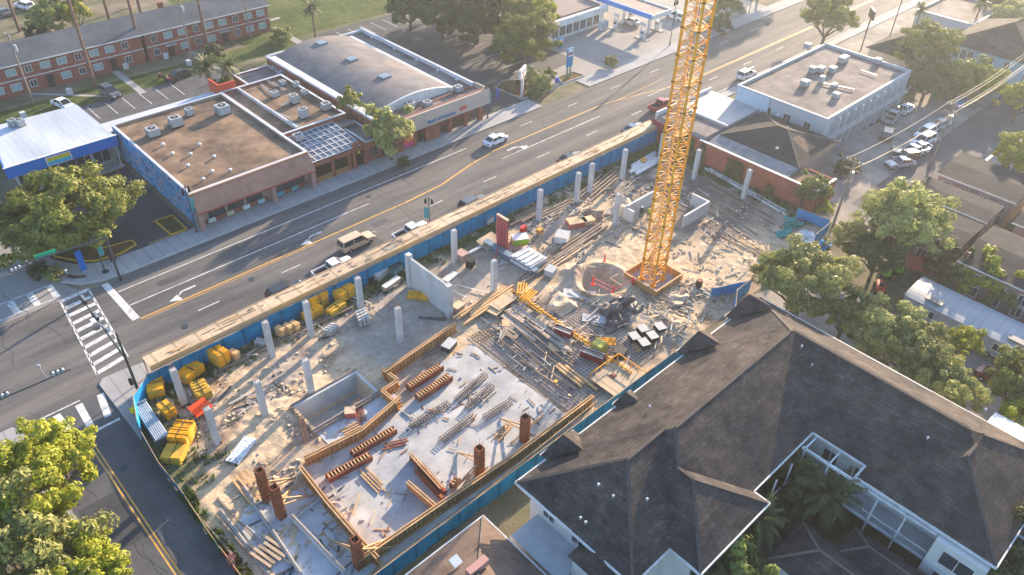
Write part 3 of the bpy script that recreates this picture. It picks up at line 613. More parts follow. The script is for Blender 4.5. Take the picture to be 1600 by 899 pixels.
P(r,'arch',BRICK,False)(arch); P(r,'gate',BLACK,False)(lambda b: [b.box(-.7+.2*i,-.03,0,-.66+.2*i,.03,2.6) for i in range(8)]); P(r,'lamp',flat('lamp_yellow',(0.7,0.6,0.1)),False)(lambda b: b.box(-.15,-.2,2.2,.15,.1,2.6))
r = empty('brick_annex', (59.5, 92.5, 0), 0, 'low brick annex behind the street tree, between archway and beige fascia', 'shop')
flatroof_walls(r, 57.4, 90.6, 60.3, 98, 3.6, BRICK, ROOF_GREY, WHITE, 0.3); window(r,58.8,90.6,0.9,1.4,1.6,'-y',flat('frame_amber',(0.4,0.2,0.05)))
# ================================================================== bank with barrel vault roof
r = empty('bank_building', (71, 107, 0), 0, 'bank building with a grey barrel vault roof and a beige fascia on brick pillars', 'bank')
P(r,'wall',BRICK)(lambda b: (b.box(60.9,93.0,0,81.2,93.3,4.9), b.box(60.9,125.2,0,81.2,125.5,4.9), b.box(60.9,93.3,0,61.2,125.2,4.9), b.box(80.9,93.3,0,81.2,125.2,4.9)))
P(r,'roof',ROOF_GREY)(lambda b: b.box(61.21,93.31,4.6,80.89,125.19,4.8))
P(r,'coping',WHITE_ROOF)(lambda b: (b.box(60.8,93.0,4.91,61.3,125.6,5.25), b.box(80.85,93.0,4.91,81.3,125.6,5.6), b.box(61.3,125.1,4.91,80.85,125.6,5.3)))
N = 16; ax0, ax1, ay0, ay1 = 62.2, 77.6, 94.6, 124.6
def vault(b, off=0.0):
    pts = [(ax0+(ax1-ax0)*i/N, 5.1+1.35*math.sin(math.pi*i/N)**0.9+off) for i in range(N+1)]
    b.side([(ax0,4.82)]+pts+[(ax1,4.82)], ay0, ay1)
va = P(r,'vault',ROOF_VAULT)(vault)
def gable(b):
    pts = [(ax0-.3+(ax1-ax0+.6)*i/N, 5.25+1.35*math.sin(math.pi*i/N)**0.9) for i in range(N+1)]
    b.side([(ax0-.3,4.83)]+pts+[(ax1+.3,4.83)], ay0-.35, ay0-.01)
P(r,'gable_wall',WHITE)(gable)
P(r,'side_flashing',WHITE)(lambda b: b.box(61.35,94.6,4.81,62.15,124.6,5.2)); P(r,'side_flashing',WHITE)(lambda b: b.box(77.75,94.6,4.81,78.3,124.6,5.0))
for i,y in enumerate((121.5,112.0,102.6)):
    P(r,'skylight',flat('skylight',(0.17,0.22,0.27),0.3))(lambda b: b.box(69.1,y-.8,6.3,70.8,y+.8,6.75))
fa = P(r,'fascia',BEIGE)(lambda b: (b.box(60.6,89.5,3.0,81.6,89.8,5.6), b.box(81.3,89.8,3.0,81.6,93,5.6), b.box(60.6,89.8,3.0,60.9,93,5.6)))
MB().box(60.6-71,89.81-107,5.2,81.6-71,90.6-107,5.56).build('top_ledge', flat('ledge_brown',(0.16,0.07,0.06)), fa)
P(r,'canopy_roof',ROOF_GREY)(lambda b: b.box(60.91,90.61,4.5,81.29,92.99,4.75))
P(r,'soffit',flat('soffit',(0.10,0.09,0.09)))(lambda b: b.box(60.91,89.81,3.0,81.29,92.99,3.15))
for x in (66.3,73.5,76.9,80.2): P(r,'pillar',BRICK)(lambda b: b.box(x-.35,90.0,.13,x+.35,90.7,3.0))
P(r,'pier_wall',BRICK)(lambda b: b.box(68.4,90.0,.13,71.3,90.5,3.0)); P(r,'pier_wall',BRICK)(lambda b: b.box(60.7,90.0,.13,64.0,90.6,3.0))
for x in (67.3,72.4,75.2,78.5): window(r,x,93.0,0.8,2.4,1.9,'-y',BLACK)
pn = P(r,'red_poster',flat('poster_red',(0.75,0.10,0.06)))(lambda b: b.box(64.1,90.02,1.1,66.0,90.12,2.9)); MB().box(64.1-71,90.0-107,.5,66.0-71,90.1-107,1.08).build('poster_base', flat('poster_pink',(0.6,0.06,0.18)), pn)
def text_mesh(s, size, depth, m, name, parent, loc, rot):
    cu = bpy.data.curves.new(name,'FONT'); cu.body = s; cu.size = size; cu.extrude = depth; cu.align_x = 'CENTER'
    to = bpy.data.objects.new('tmp', cu); col.objects.link(to); dg = bpy.context.evaluated_depsgraph_get(); dg.update()
    me = bpy.data.meshes.new_from_object(to.evaluated_get(dg)); bpy.data.objects.remove(to); bpy.data.curves.remove(cu)
    me.materials.clear(); me.materials.append(m); o = bpy.data.objects.new(name, me); lnk(o, parent); o.location = loc; o.rotation_euler = rot
    if parent is not None: KID.setdefault(parent.name, []).append(o)
    return o
BLUEL = flat('letter_blue',(0.005,0.17,0.42)); REDL = flat('letter_red',(0.7,0.04,0.05))
text_mesh('Bank of America', 0.86, 0.05, BLUEL, 'sign_letters', r, (71.3-71, 89.42-107, 3.45), (R(90),0,0))
P(r,'sign_emblem',REDL)(lambda b: [b.add([(75.1+.0,89.4,3.6+.22*i),(76.5,89.4,3.75+.22*i),(76.5,89.4,3.86+.22*i),(75.1,89.4,3.71+.22*i),(75.1,89.49,3.6+.22*i),(76.5,89.49,3.75+.22*i),(76.5,89.49,3.86+.22*i),(75.1,89.49,3.71+.22*i)],[(0,1,2,3),(4,7,6,5),(0,4,5,1),(1,5,6,2),(2,6,7,3),(3,7,4,0)]) for i in range(3)])
for i,(px,py,lb) in enumerate(((642,166,'fan unit behind the beige fascia, leftmost of three by the white gable'),(668,164,'fan unit behind the beige fascia, middle one by the white gable'),(716,140,'square unit at the right foot of the white gable'),)):
    ac(at(px,py,5.2),4.81,(1.2,1.1,0.9),lb)
ac(at(440,100,4.4),4.81,(0.9,0.8,0.8),'small unit in the far left corner beside the barrel vault') if False else None
for i,y in enumerate((96.5,101.5,107.5,114,121)):
    q = empty('roof_lamp',(80.3,y,4.81),0,'small white lamp dome on the strip right of the vault, number %d counted from the street'%(i+1) if False else ['white lamp dome right of the vault, nearest the street','white lamp dome right of the vault, second from the street','white lamp dome at the middle of the strip right of the vault','white lamp dome right of the vault, second from the back','white lamp dome right of the vault, at the back corner'][i],'roof lamp','lamp domes along the vault')
    P(q,'dome',WHITE,False)(lambda b: b.tube((0,0,.35),(0,0,.55),.25,.1,n=8)); P(q,'stem',STEEL,False)(lambda b: b.tube((0,0,0),(0,0,.35),.06,n=6))
r = empty('brick_back_annex',(60,126.5,0),0,'small brick annex at the back corner of the barrel vaulted building','annex')
flatroof_walls(r,54.0,118.5,60.7,125.0,3.8,BRICK,ROOF_GREY,WHITE_ROOF,0.3)
for i,(px,py) in enumerate(((430,107),(442,113),(437,120))): ac(at(px,py,4.0),3.52,0.8,['back unit of three on the small brick annex roof','right unit of three on the small brick annex roof','front unit of three on the small brick annex roof'][i])
# ================================================================== filling station
r = empty('canopy', (134.8, 103, 0), 0, 'filling station canopy with a blue and white edge and a ribbed rusty top', 'canopy')
P(r,'deck',ribs(mat('canopy_deck',(0.36,0.27,0.24),0.8,0.2,0.5,(0.2,0.15,0.14),0.6,0.4),0,0.8,0.5,0.05))(lambda b: b.box(131.9,95.3,4.5,137.7,114,4.9))
fb = P(r,'edge_band',BLUE_F)(lambda b: b.box(131.6,95.3,4.2,131.88,114,5.15)); fb.data.materials[0] = flat('canopy_blue',(0.01,0.22,0.62))
P(r,'white_band',WHITE)(lambda b: (b.box(131.6,95.0,4.2,138.0,95.28,5.15), b.box(137.72,95.3,4.2,138.0,114,5.15)))
for (x,y) in ((134.8,98.0),(134.8,105.0),(134.8,111.5)): P(r,'column',WHITE)(lambda b: b.box(x-.2,y-.2,0,x+.2,y+.2,4.5))
PUMP = None
for i,(px,py) in enumerate(((961,46),(1003,61),(985,32),(1026,47))):
    q = at(px,py)
    lb = ['white fuel dispenser at the blue edge, farther from the avenue','white fuel dispenser at the blue edge, nearest the avenue','white fuel dispenser on the far side of the canopy, by the store','white fuel dispenser on the far side, under the white corner'][i]
    if PUMP is None:
        PUMP = empty('fuel_pump',q,0,lb,'fuel pump','fuel pumps')
        P(PUMP,'island',CONC,False)(lambda b: b.box(-.6,-1.6,0,.6,1.6,.15)); P(PUMP,'cabinet',WHITE,False,bevel=.03)(lambda b: b.box(-.3,-.5,.15,.3,.5,2.0)); P(PUMP,'screen',BLACK,False)(lambda b: b.box(-.32,-.3,1.2,.32,.3,1.6)); P(PUMP,'topper',WHITE,False)(lambda b: (b.box(-.08,-.5,2.0,.08,-.4,3.0), b.box(-.08,.4,2.0,.08,.5,3.0), b.box(-.12,-.6,2.8,.12,.6,3.3)))
    else: copy_thing(PUMP,q,0,None,lb)
r = empty('station_store', (124, 112, 0), 0, 'long white filling station store with a row of dark windows', 'store')
P(r,'wall',WHITE)(lambda b: b.box(114.0,107.5,0,131,117,3.6)); P(r,'roof',flat('roof_brown_dark',(0.16,0.12,0.12)))(lambda b: b.box(114.3,108.6,3.9,131,117,4.1)); P(r,'fascia',WHITE)(lambda b: b.box(113.7,106.6,3.0,131.2,107.4,4.3))
for i in range(7): window(r,116+2.1*i,107.5,0.6,1.6,1.9,'-y',WHITE)
r = empty('ice_chest',(128.5,105.3,0.01),0,'white ice chest standing before the station store windows','ice chest')
P(r,'cabinet',WHITE,False,bevel=.05)(lambda b: b.box(-1.2,-.5,.1,1.2,.5,1.9)); P(r,'door',ACW,False)(lambda b: (b.box(-1.1,-.53,.4,-.05,-.503,1.7), b.box(.05,-.53,.4,1.1,-.503,1.7))); P(r,'foot',BLACK,False)(lambda b: b.box(-1.1,-.4,0,1.1,.4,.1))
r = empty('vending_machine',(114.3,104.3,0.01),0,'blue and white vending machine at the left end of the station store','vending machine')
P(r,'cabinet',flat('vend_blue',(0.05,0.25,0.5)),False,bevel=.03)(lambda b: b.box(-.6,-.4,0,.6,.4,1.9)); P(r,'front_panel',WHITE,False)(lambda b: b.box(-.4,-.42,.9,.4,-.403,1.7))
# pole signs
r = empty('pole_sign',(104.3,92.6,0.14),0,'tall blue and white filling station price sign by the driveway','sign')
P(r,'post',flat('post_green',(0.10,0.20,0.16)),False)(lambda b: (b.box(-.5,-.12,0,-.3,.12,5.6), b.box(.3,-.12,0,.5,.12,5.6)))
pn = P(r,'panel',flat('sign_teal',(0.01,0.20,0.40)),False)(lambda b: b.box(-.7,-.16,2.2,.7,.16,5.7))
for (z0,z1,m) in ((5.1,5.6,WHITE),(4.2,4.45,WHITE),(4.5,4.75,REDL),(4.8,5.05,BLUEL)): MB().box(-.62,-.19,z0,.62,.19,z1).build('price_band',m,pn)
P(r,'side_trim',WHITE,False)(lambda b: b.box(.71,-.17,2.2,.8,.17,5.7))
r = empty('pole_sign',(91.9,92.3,0.14),0.5,'white bank pole sign on a single grey post beside the shrubs','sign')
P(r,'post',CONC_W,False)(lambda b: b.box(-.25,-.2,0,.25,.2,4.2)); P(r,'panel',WHITE,False)(lambda b: b.box(-1.5,-.2,3.7,1.5,.2,5.4))
text_mesh('Bank of America',0.36,0.02,BLUEL,'sign_letters',r,(0,-.23,4.75),(R(90),0,0)); P(r,'sign_emblem',REDL,False)(lambda b: [b.box(-.35,-.24,4.0+.18*i,.35,-.21,4.1+.18*i) for i in range(3)])
# ================================================================== brick apartments
SLATE = courses(mat('roof_slate',(0.13,0.14,0.155),0.9,0.15,0.4,(0.085,0.095,0.11),0.8,0.12,fine=0.12),1.0,0.35,(0.8,0.8,0.8),bw=1.0,rh=0.3,tone=0.25)
def apartment(x0,x1,label):
    r = empty('apartment_row',((x0+x1)/2,153,0),0,label,'apartment building')
    P(r,'wall',BRICK)(lambda b: b.box(x0,148.6,0,x1,158.2,5.3))
    P(r,'roof',SLATE)(lambda b: b.add([(x0-.4,148.1,5.32),(x1+.4,148.1,5.32),(x1+.4,158.8,5.32),(x0-.4,158.8,5.32),(x0-.4,153.4,7.5),(x1+.4,153.4,7.5)],[(0,1,5,4),(2,3,4,5),(0,4,3),(1,2,5),(0,3,2,1)]))
    P(r,'gutter',WHITE)(lambda b: (b.box(x0-.4,148.0,5.2,x1+.4,148.09,5.38), b.box(x0,148.45,2.62,x1,148.59,2.76)))
    k = 0; x = x0+1.6
    while x < x1-1:
        for z in (0.9,3.5):
            if z < 1 and k % 4 == 1: door(r,x,148.6,0.05,1.1,2.2,'-y',BLACK)
            else: window(r,x,148.6,z,1.5 if k%3 else 1.0,1.1,'-y',WHITE, flat('pane_pale',(0.28,0.38,0.38),0.3) if (k*7+int(z))%3 else GLASS)
        x += 2.75; k += 1
    for i in range(2): P(r,'chimney',BRICK)(lambda b: b.box(x0+6+18*i,154.2,6.4,x0+6.9+18*i,155,8.2))
    for i in range(3): P(r,'porch_canopy',CONC)(lambda b: b.box(x0+3.2+11*i,147.6,2.3,x0+5.4+11*i,148.44,2.4))
apartment(-6,48.2,'long two storey red brick apartment row with a slate roof, left half')
apartment(48.9,74.2,'two storey red brick apartment row, right end beside the lawn')
rect('footpath',56,137.7,57.3,148.5,0.02,WALK); rect('footpath',41.5,136,42.7,148.5,0.02,WALK); sheet('footpath',[(27,148),(28,148),(38,138.2),(37,138.2)],0.02,WALK)
rect('footpath',74.5,128,76,150,0.02,WALK)
# ================================================================== right side: motel-like block, old shops, brick wall
r = empty('commercial_block', (128, 54.5, 0), 0, 'two storey white block with a cluttered pale flat roof and a long windowed side', 'building')
WS = mat('motel_wall',(0.44,0.46,0.49),0.7,0.2,0.8,(0.28,0.31,0.35),0.6,0.8)
flatroof_walls(r,113.2,46.0,142.6,62.6,6.5,WS,ROOF_GREY,WS,0.5)
for i in range(11):
    for z in (0.9,3.9): window(r,115+2.55*i,46.0,z,1.3,1.4,'-y',WHITE,GLASS if (i+int(z))%3 else flat('pane_sky',(0.25,0.38,0.48),0.3))
for i in range(10): P(r,'buttress',WS)(lambda b: b.box(116.1+2.55*i,45.2,0,116.35+2.55*i,45.99,5.9))
P(r,'walkway',CONC_W)(lambda b: b.box(114,45.1,2.9,142,45.98,3.02)); P(r,'railing',WHITE)(lambda b: (b.box(114,45.0,3.9,142,45.06,3.96), [b.box(114.2+.9*i,45.0,3.03,114.26+.9*i,45.06,3.9) for i in range(31)]))
for i in range(4): window(r,113.2,49+3.6*i,3.6,1.2,1.2,'-x')
P(r,'end_panel',mat('panel_sky',(0.40,0.50,0.60),0.6,0.08,1))(lambda b: b.box(113.0,56.2,3.2,113.19,62.2,6.3))
for i,(px,py,s,lb) in enumerate(((1318,93,(2.4,1.3,1.3),'long boxy unit at the far end of the pale flat roof'),(1270,109,1.3,'first of three white units in the row on the pale flat roof'),(1283,108,(1.6,1.2,1.1),'middle of three white units in the row on the pale flat roof'),(1301,108,(1.6,1.2,1.1),'last of three white units in the row on the pale flat roof'),(1258,130,(1.5,1.4,1.2),'square unit nearest the left edge of the pale flat roof'),(1284,125,(0.9,0.9,1.4),'slim upright unit in the middle of the pale flat roof'),(1304,132,(1.5,0.9,0.8),'low unit beside the pipe run on the pale flat roof'),(1307,148,(1.2,1.2,1.0),'unit nearest the front corner of the pale flat roof'),(1372,95,1.2,'unit at the far right parapet of the pale flat roof'),(1262,72,(1.2,1.4,1.2),'bright unit at the far left corner of the pale flat roof'))):
    ac(at(px,py,6.6),6.01,tuple(q*.8 for q in s) if hasattr(s,'__len__') else s*.75,lb,0.0)
b = MB(); A = at(1285,130,6.3); B = at(1335,140,6.3); b.tube(A,B,.1,n=6); b.tube(at(1345,110,6.3),at(1370,118,6.3),.08,n=6); tag(b.build('roof_pipe',STEEL),'grey pipe run along the middle of the pale flat roof','pipe')
r = empty('old_shop', (105, 61, 0), 0, 'low shop with a pale sheet roof beside the avenue, right of the crane', 'shop')
PALE = mat('pale_sheet_roof',(0.44,0.42,0.40),0.7,0.1,0.4,(0.36,0.35,0.35),0.6,0.25,stretch=(0.3,1,1)); ribs(PALE,1,0.5,0.1,0.01)
P(r,'wall',flat('shop_grey_wall',(0.36,0.37,0.39)))(lambda b: (b.box(98.2,57.8,0,112.9,67.2,3.7))); P(r,'roof',PALE)(lambda b: b.box(103.5,57.6,3.71,112.95,67.0,3.95)); P(r,'side_roof',ROOF_GREY)(lambda b: b.box(98.1,57.6,3.71,103.4,67.0,3.85)); P(r,'parapet',WHITE)(lambda b: (b.box(98,67.21,3.2,113,67.5,4.5), b.box(103.2,57.6,3.96,103.45,67,4.3)))
for i in range(4): window(r,100+3.6*i,67.5,0.8,2.4,1.8,'+y',BLACK)
# low roofs with the charcoal hip
def hip(b, x0, y0, x1, y1, ze, pitch, th=0.0):
    w = x1-x0; d = y1-y0; h = min(w,d)/2
    if w >= d: a = (x0+h,(y0+y1)/2,ze+h*pitch); c = (x1-h,(y0+y1)/2,ze+h*pitch)
    else: a = ((x0+x1)/2,y0+h,ze+h*pitch); c = ((x0+x1)/2,y1-h,ze+h*pitch)
    vs = [(x0,y0,ze),(x1,y0,ze),(x1,y1,ze),(x0,y1,ze),a,c]
    fs = [(0,1,5,4),(1,2,5),(2,3,4,5),(3,0,4)] if w >= d else [(0,1,4),(1,2,5,4),(2,3,5),(3,0,4,5)]
    b.add(vs, fs+[(0,3,2,1)])
def hipcaps(b, x0,y0,x1,y1,ze,pitch,w=0.28):
    dd=min(x1-x0,y1-y0)/2
    if x1-x0 >= y1-y0: a=(x0+dd,(y0+y1)/2,ze+dd*pitch); c=(x1-dd,(y0+y1)/2,ze+dd*pitch); pr=[((x0,y0,ze),a),((x0,y1,ze),a),((x1,y0,ze),c),((x1,y1,ze),c),(a,c)]
    else: a=((x0+x1)/2,y0+dd,ze+dd*pitch); c=((x0+x1)/2,y1-dd,ze+dd*pitch); pr=[((x0,y0,ze),a),((x1,y0,ze),a),((x0,y1,ze),c),((x1,y1,ze),c),(a,c)]
    for p,q in pr: b.bar(p,q,w,0.07)
r = empty('old_hall', (104,49.5,0), 0, 'old hall with a patched dark hipped roof behind the brick wall', 'building')
P(r,'wall',flat('hall_wall',(0.30,0.24,0.22)))(lambda b: b.box(101.2,43.4,0,112.1,56.2,3.88)); P(r,'roof',SHING2)(lambda b: hip(b,100.6,42.8,112.8,56.8,3.9,0.30)); P(r,'ridge_cap',RIDGE)(lambda b: hipcaps(b,100.6,42.8,112.8,56.8,3.92,0.30))
P(r,'roof_patch',ROOF_BR)(lambda b: b.add([(104.6,44.2,4.34),(107.6,44.2,4.34),(107.0,47.3,5.27),(105.4,47.3,5.27)],[(0,1,2,3)]))
P(r,'lean_to_roof',mat('sheet_bluegrey',(0.17,0.19,0.215),.8,.25,.6,(0.25,0.24,0.23),.8,.4))(lambda b: (b.add([(97.9,42.9,3.3),(100.58,42.9,3.8),(100.58,57.0,3.8),(97.9,57.0,3.3),(97.9,42.9,3.2),(100.58,42.9,3.2),(100.58,57.0,3.2),(97.9,57.0,3.2)],[(0,1,2,3),(4,7,6,5),(0,4,5,1),(1,5,6,2),(2,6,7,3),(3,7,4,0)]),))
for i,(px,py) in enumerate(((1218,172),(1233,190),(1245,165),(1218,218),(1270,171))): vent(at(px,py,6.0),[5.0,4.9,5.0,4.4,4.6][i]-0.2,['white vent by the ridge of the patched hipped roof','big white vent on the dark slope of the patched hipped roof','vent near the top edge of the patched hipped roof','vent near the lower eave of the patched hipped roof','vent at the right end of the patched hipped roof'][i])
r = empty('brick_store', (99.5,47,0), 0, 'long low orange brick store with a debris strewn brown roof along the site edge', 'building')
P(r,'wall',BRICK_RED)(lambda b: (b.box(97.05,37.8,0,97.35,66.9,3.5), b.box(97.35,37.8,0,102.5,38.1,3.5)))
P(r,'roof',ROOF_BR)(lambda b: (b.box(97.36,38.12,2.9,102.4,46.5,3.1), b.box(97.36,46.6,2.7,98.5,57.2,2.9), b.box(97.36,57.3,2.9,98.05,66.8,3.1)))
P(r,'coping',WHITE)(lambda b: (b.box(97.0,37.75,3.51,97.4,58,3.6), b.box(97.4,37.75,3.51,102.5,38.15,3.6)))
P(r,'back_wall',BRICK_RED)(lambda b: b.box(102.41,38.1,0,102.7,42.7,3.3))
mp = P(r,'maroon_wall',MAROON)(lambda b: b.box(96.9,62.6,0,97.04,67.3,3.7)); P(r,'white_board',WHITE)(lambda b: b.box(96.83,62.9,0.3,96.89,63.7,3.0))
# ivy on the wall
# ================================================================== houses on the right
def rowhouse(x0,y0,x1,y1,h,label,wallm,ridge='x',pitch=0.12,rm=SHING2):
    r = empty('row_house',((x0+x1)/2,(y0+y1)/2,0),0,label,'house')
    P(r,'wall',wallm)(lambda b: b.box(x0+.4,y0+.4,0,x1-.4,y1-.4,h))
    ym = (y0+y1)/2; z1 = h+(y1-y0)/2*pitch; xm=(x0+x1)/2
    if ridge == 'y': 
        z1 = h+(x1-x0)/2*pitch
        P(r,'roof',rm)(lambda b: b.add([(x0,y0,h),(x1,y0,h),(x1,y1,h),(x0,y1,h),(xm,y0,z1),(xm,y1,z1),(x0,y0,h-.15),(x1,y0,h-.15),(x1,y1,h-.15),(x0,y1,h-.15)],[(0,4,5,3),(4,1,2,5),(6,9,8,7),(0,6,7,1,4),(3,5,2,8,9),(0,3,9,6),(1,7,8,2)]))
    else:
        P(r,'roof',rm)(lambda b: b.add([(x0,y0,h),(x1,y0,h),(x1,y1,h),(x0,y1,h),(x0,ym,z1),(x1,ym,z1),(x0,y0,h-.15),(x1,y0,h-.15),(x1,y1,h-.15),(x0,y1,h-.15)],[(0,1,5,4),(4,5,2,3),(6,9,8,7),(0,4,3,9,6),(1,7,8,2,5),(0,6,7,1),(3,2,8,9)]))
    P(r,'eave_trim',WHITE)(lambda b: (b.box(x0-.03,y0-.08,h-.17,x0+.0,y1+.08,h+.02),))
    n = max(2,int((y1-y0)/2.6))
    for i in range(n):
        y = y0+1.5+i*2.6
        if y < y1-1: window(r,x0+.4,y,h-2.2,1.0,1.3,'-x'); window(r,x0+.4,y,1.0,1.0,1.3,'-x')
    for i in range(int((x1-x0)/3)): window(r,x0+1.8+3*i,y0+.4,h-2.2,1.0,1.3,'-y')
    return r
TANW = flat('wall_tan_pink',(0.36,0.25,0.21)); 
rowhouse(112.6,17.2,122.2,28.2,5.0,'farthest of the dark roofed row houses, beside the lane',TANW,'y',0.05)
rowhouse(104.7,18.0,111.0,28.6,4.9,'narrow dark roofed row house with a pink brick end, second from the lane',flat('wall_pink',(0.42,0.23,0.19)),'y',0.05)
rowhouse(96.4,18.0,104.2,26.2,4.8,'dark roofed row house behind the tall oak, third from the lane',flat('wall_mauve',(0.30,0.20,0.20)),'y',0.05)
rowhouse(93.2,-8,105.0,17.2,4.9,'large dark roofed house at the right edge above the trailer',flat('wall_brown',(0.25,0.16,0.14)),'y',0.1)
rowhouse(107.5,-2,121,15.8,4.9,'dark roofed house at the right edge behind the row houses',TANW,'y',0.1)
r = empty('garden_wall',(112,36,0),0,'low tan wall beside the lane, right of the parked cars','wall'); P(r,'panel',TANW)(lambda b: b.box(121.5,26.0,0,131,26.3,2.0)); P(r,'coping',WHITE)(lambda b: b.box(121.45,25.95,2.0,131.05,26.35,2.1))
# long trailer
r = empty('office_trailer',(87.3,5,0),0,'very long pale metal trailer with a ribbed curved roof in the yard on the right','trailer')
TR = mat('trailer_skin',(0.34,0.37,0.40),0.5,0.1,0.6,(0.36,0.39,0.42),0.5,0.4); ribs(TR,1,1.2,0.12,0.02)
P(r,'body',TR)(lambda b: b.box(85.0,-14,0.6,90.2,19.2,2.7))
def troof(b):
    n = 8; pts = [(84.9+5.4*i/n, 2.72+0.32*math.sin(math.pi*i/n)) for i in range(n+1)]
    b.side([(84.9,2.71)]+pts[1:-1]+[(90.3,2.71)],-14.1,19.3)
P(r,'roof',TR)(troof); P(r,'underframe',BLACK)(lambda b: b.box(85.5,-13.5,0,89.7,18.7,.59))
for y in (16.2,6.8,-2): P(r,'roof_hatch',flat('hatch_grey',(0.20,0.20,0.21)))(lambda b: b.box(85.6,y-1.0,3.0,86.5,y+1.0,3.2))
for y in (12,3,-6): P(r,'joint_strip',WHITE)(lambda b: b.box(84.86,y,0.7,90.3,y+.08,2.72))
for i in range(7): window(r,85.0,16-4*i,1.3,1.2,0.9,'-x')
# blue and beige houses top right
r = empty('blue_house',(172,41,0),0,'pale blue wooden house with a grey hipped roof at the top right','house')
P(r,'wall',mat('siding_blue',(0.36,0.50,0.58),0.7,0.1,1))(lambda b: b.box(164.5,33,0,183,48,5.8)); P(r,'roof',SHING)(lambda b: hip(b,163.7,32.2,183.8,48.8,5.82,0.5)); P(r,'ridge_cap',RIDGE)(lambda b: hipcaps(b,163.7,32.2,183.8,48.8,5.84,0.5))
for y in (46.3,45,43.7,40,37): window(r,164.5,y,3.2,0.9,1.8,'-x')
r = empty('beige_house',(158,55.5,0),0,'beige house with a small dark gabled roof behind the leaning sign','house')
P(r,'wall',flat('wall_cream',(0.55,0.44,0.34)))(lambda b: b.box(152,50,0,163,58,4.6)); P(r,'roof',SHING2)(lambda b: hip(b,151.4,49.4,163.6,58.6,4.62,0.55)); window(r,152,54,1.2,1,1.4,'-x')
r = empty('far_shop',(190,62,0),0,'low pale building at the very top right corner','building'); flatroof_walls(r,182,50,200,62,4.5,WS,ROOF_GREY,WHITE)
# ================================================================== big charcoal roofed apartment complex
r = empty('apartment_complex',(48,15,0),0,'large apartment building with sprawling charcoal hipped roofs and white eaves','apartment building')
ZE = 7.0; PI_ = 0.57
WC = mat('wall_cream_white',(0.60,0.59,0.56),0.8,0.07,0.7,(0.50,0.49,0.47),0.5,0.5)
P(r,'wall',WC)(lambda b: (b.box(30.2,16.6,0,51,27.4,ZE-.25), b.box(34.6,13.8,0,42.4,16.59,ZE-.25), b.box(53.6,-1.4,0,65,27.4,ZE-.25)))
P(r,'lower_terrace',CONC_W)(lambda b: b.box(27.0,20.8,0,30.18,26.5,3.6))
RO = MB()
hip(RO,33.8,14.4,66.0,28.25,ZE,PI_)
ROL = MB(); hip(ROL,29.3,15.8,46.0,28.23,ZE-.004,PI_)
RO2 = MB(); hip(RO2,52.9,-2.1,66.02,28.27,ZE+.005,PI_)
RO8 = MB(); hip(RO8,51.2,-2.2,66.06,9.2,ZE+.008,PI_)
RO3 = MB(); hip(RO3,33.8,12.9,43.2,24.0,ZE+.01,PI_)
def dormer(b, xc, hw, yf, ze=ZE+.02):
    p = 0.72; zr = ze+hw*p; yb = yf-0.2-(zr-ze)/PI_
    b.add([(xc-hw,yf,ze),(xc+hw,yf,ze),(xc,yf-.25*hw,zr),(xc,yb,zr),(xc-hw,yf-.6,ze-.02),(xc+hw,yf-.6,ze-.02)],[(0,1,2),(0,2,3,4),(1,5,3,2),(0,4,5,1)])
RO4 = MB(); dormer(RO4,54.6,2.4,29.1); RO5 = MB(); dormer(RO5,43.3,1.3,28.7); RO6 = MB(); dormer(RO6,34.9,2.1,28.95); RO7 = MB(); dormer(RO7,63.2,2.7,29.0)
main = None
for nm, q in (('roof',RO),('side_roof',ROL),('wing_roof',RO2),('projecting_roof',RO3),('end_roof',RO8),('dormer_roof',RO4),('dormer_roof',RO5),('dormer_roof',RO6),('dormer_roof',RO7)):
    o = q.build(nm, SHING, r, world=True)
    if main is None: main = o
def caps(b):
    dd = 7.0; z1 = ZE+dd*PI_+.03
    e = lambda x,y,z=ZE+.03: (x,y,z)
    b.bar(e(40.8,21.33,z1-.08),e(59,21.33,z1-.08),.3,.08); zl = ZE+6.4*PI_+.03; b.bar(e(35.5,22.02,zl-.1),e(40.1,22.02,zl-.1),.26,.07); b.bar(e(36.5,17.1,ZE+2.7*PI_+.03) if False else e(38.3,18.9,ZE+4.5*PI_+.05),e(40.8,21.33,z1-.08),.24,.07); b.bar(e(59.46,4.5,ZE+6.56*PI_+.03),e(59.46,21.4,ZE+6.56*PI_+.03),.3,.08)
    b.bar(e(29.3,28.25),e(35.5,22.05,zl-.1),.26,.07); b.bar(e(29.3,15.8),e(35.5,22.05,zl-.1),.26,.07); b.bar(e(66,28.25),e(58.9,21.2,z1),.26,.07)
    b.bar(e(51.2,-2.2),e(56.9,3.5,ZE+5.7*PI_+.04),.26,.07); b.bar(e(66,-2.2),e(60.3,3.5,ZE+5.7*PI_+.04),.26,.07); b.bar(e(56.9,3.5,ZE+5.7*PI_+.04),e(58.8,3.5,ZE+5.7*PI_+.04),.26,.07)
    z3 = ZE+4.7*PI_+.04; b.bar(e(33.8,12.9),e(38.5,17.6,z3),.24,.07); b.bar(e(43.2,12.9),e(38.5,17.6,z3),.24,.07); b.bar(e(38.5,17.6,z3),e(38.5,19.3,z3),.24,.07)
P(r,'ridge_cap',mat('ridge_dark',(0.095,0.082,0.075),0.9,0.2,2))(caps)
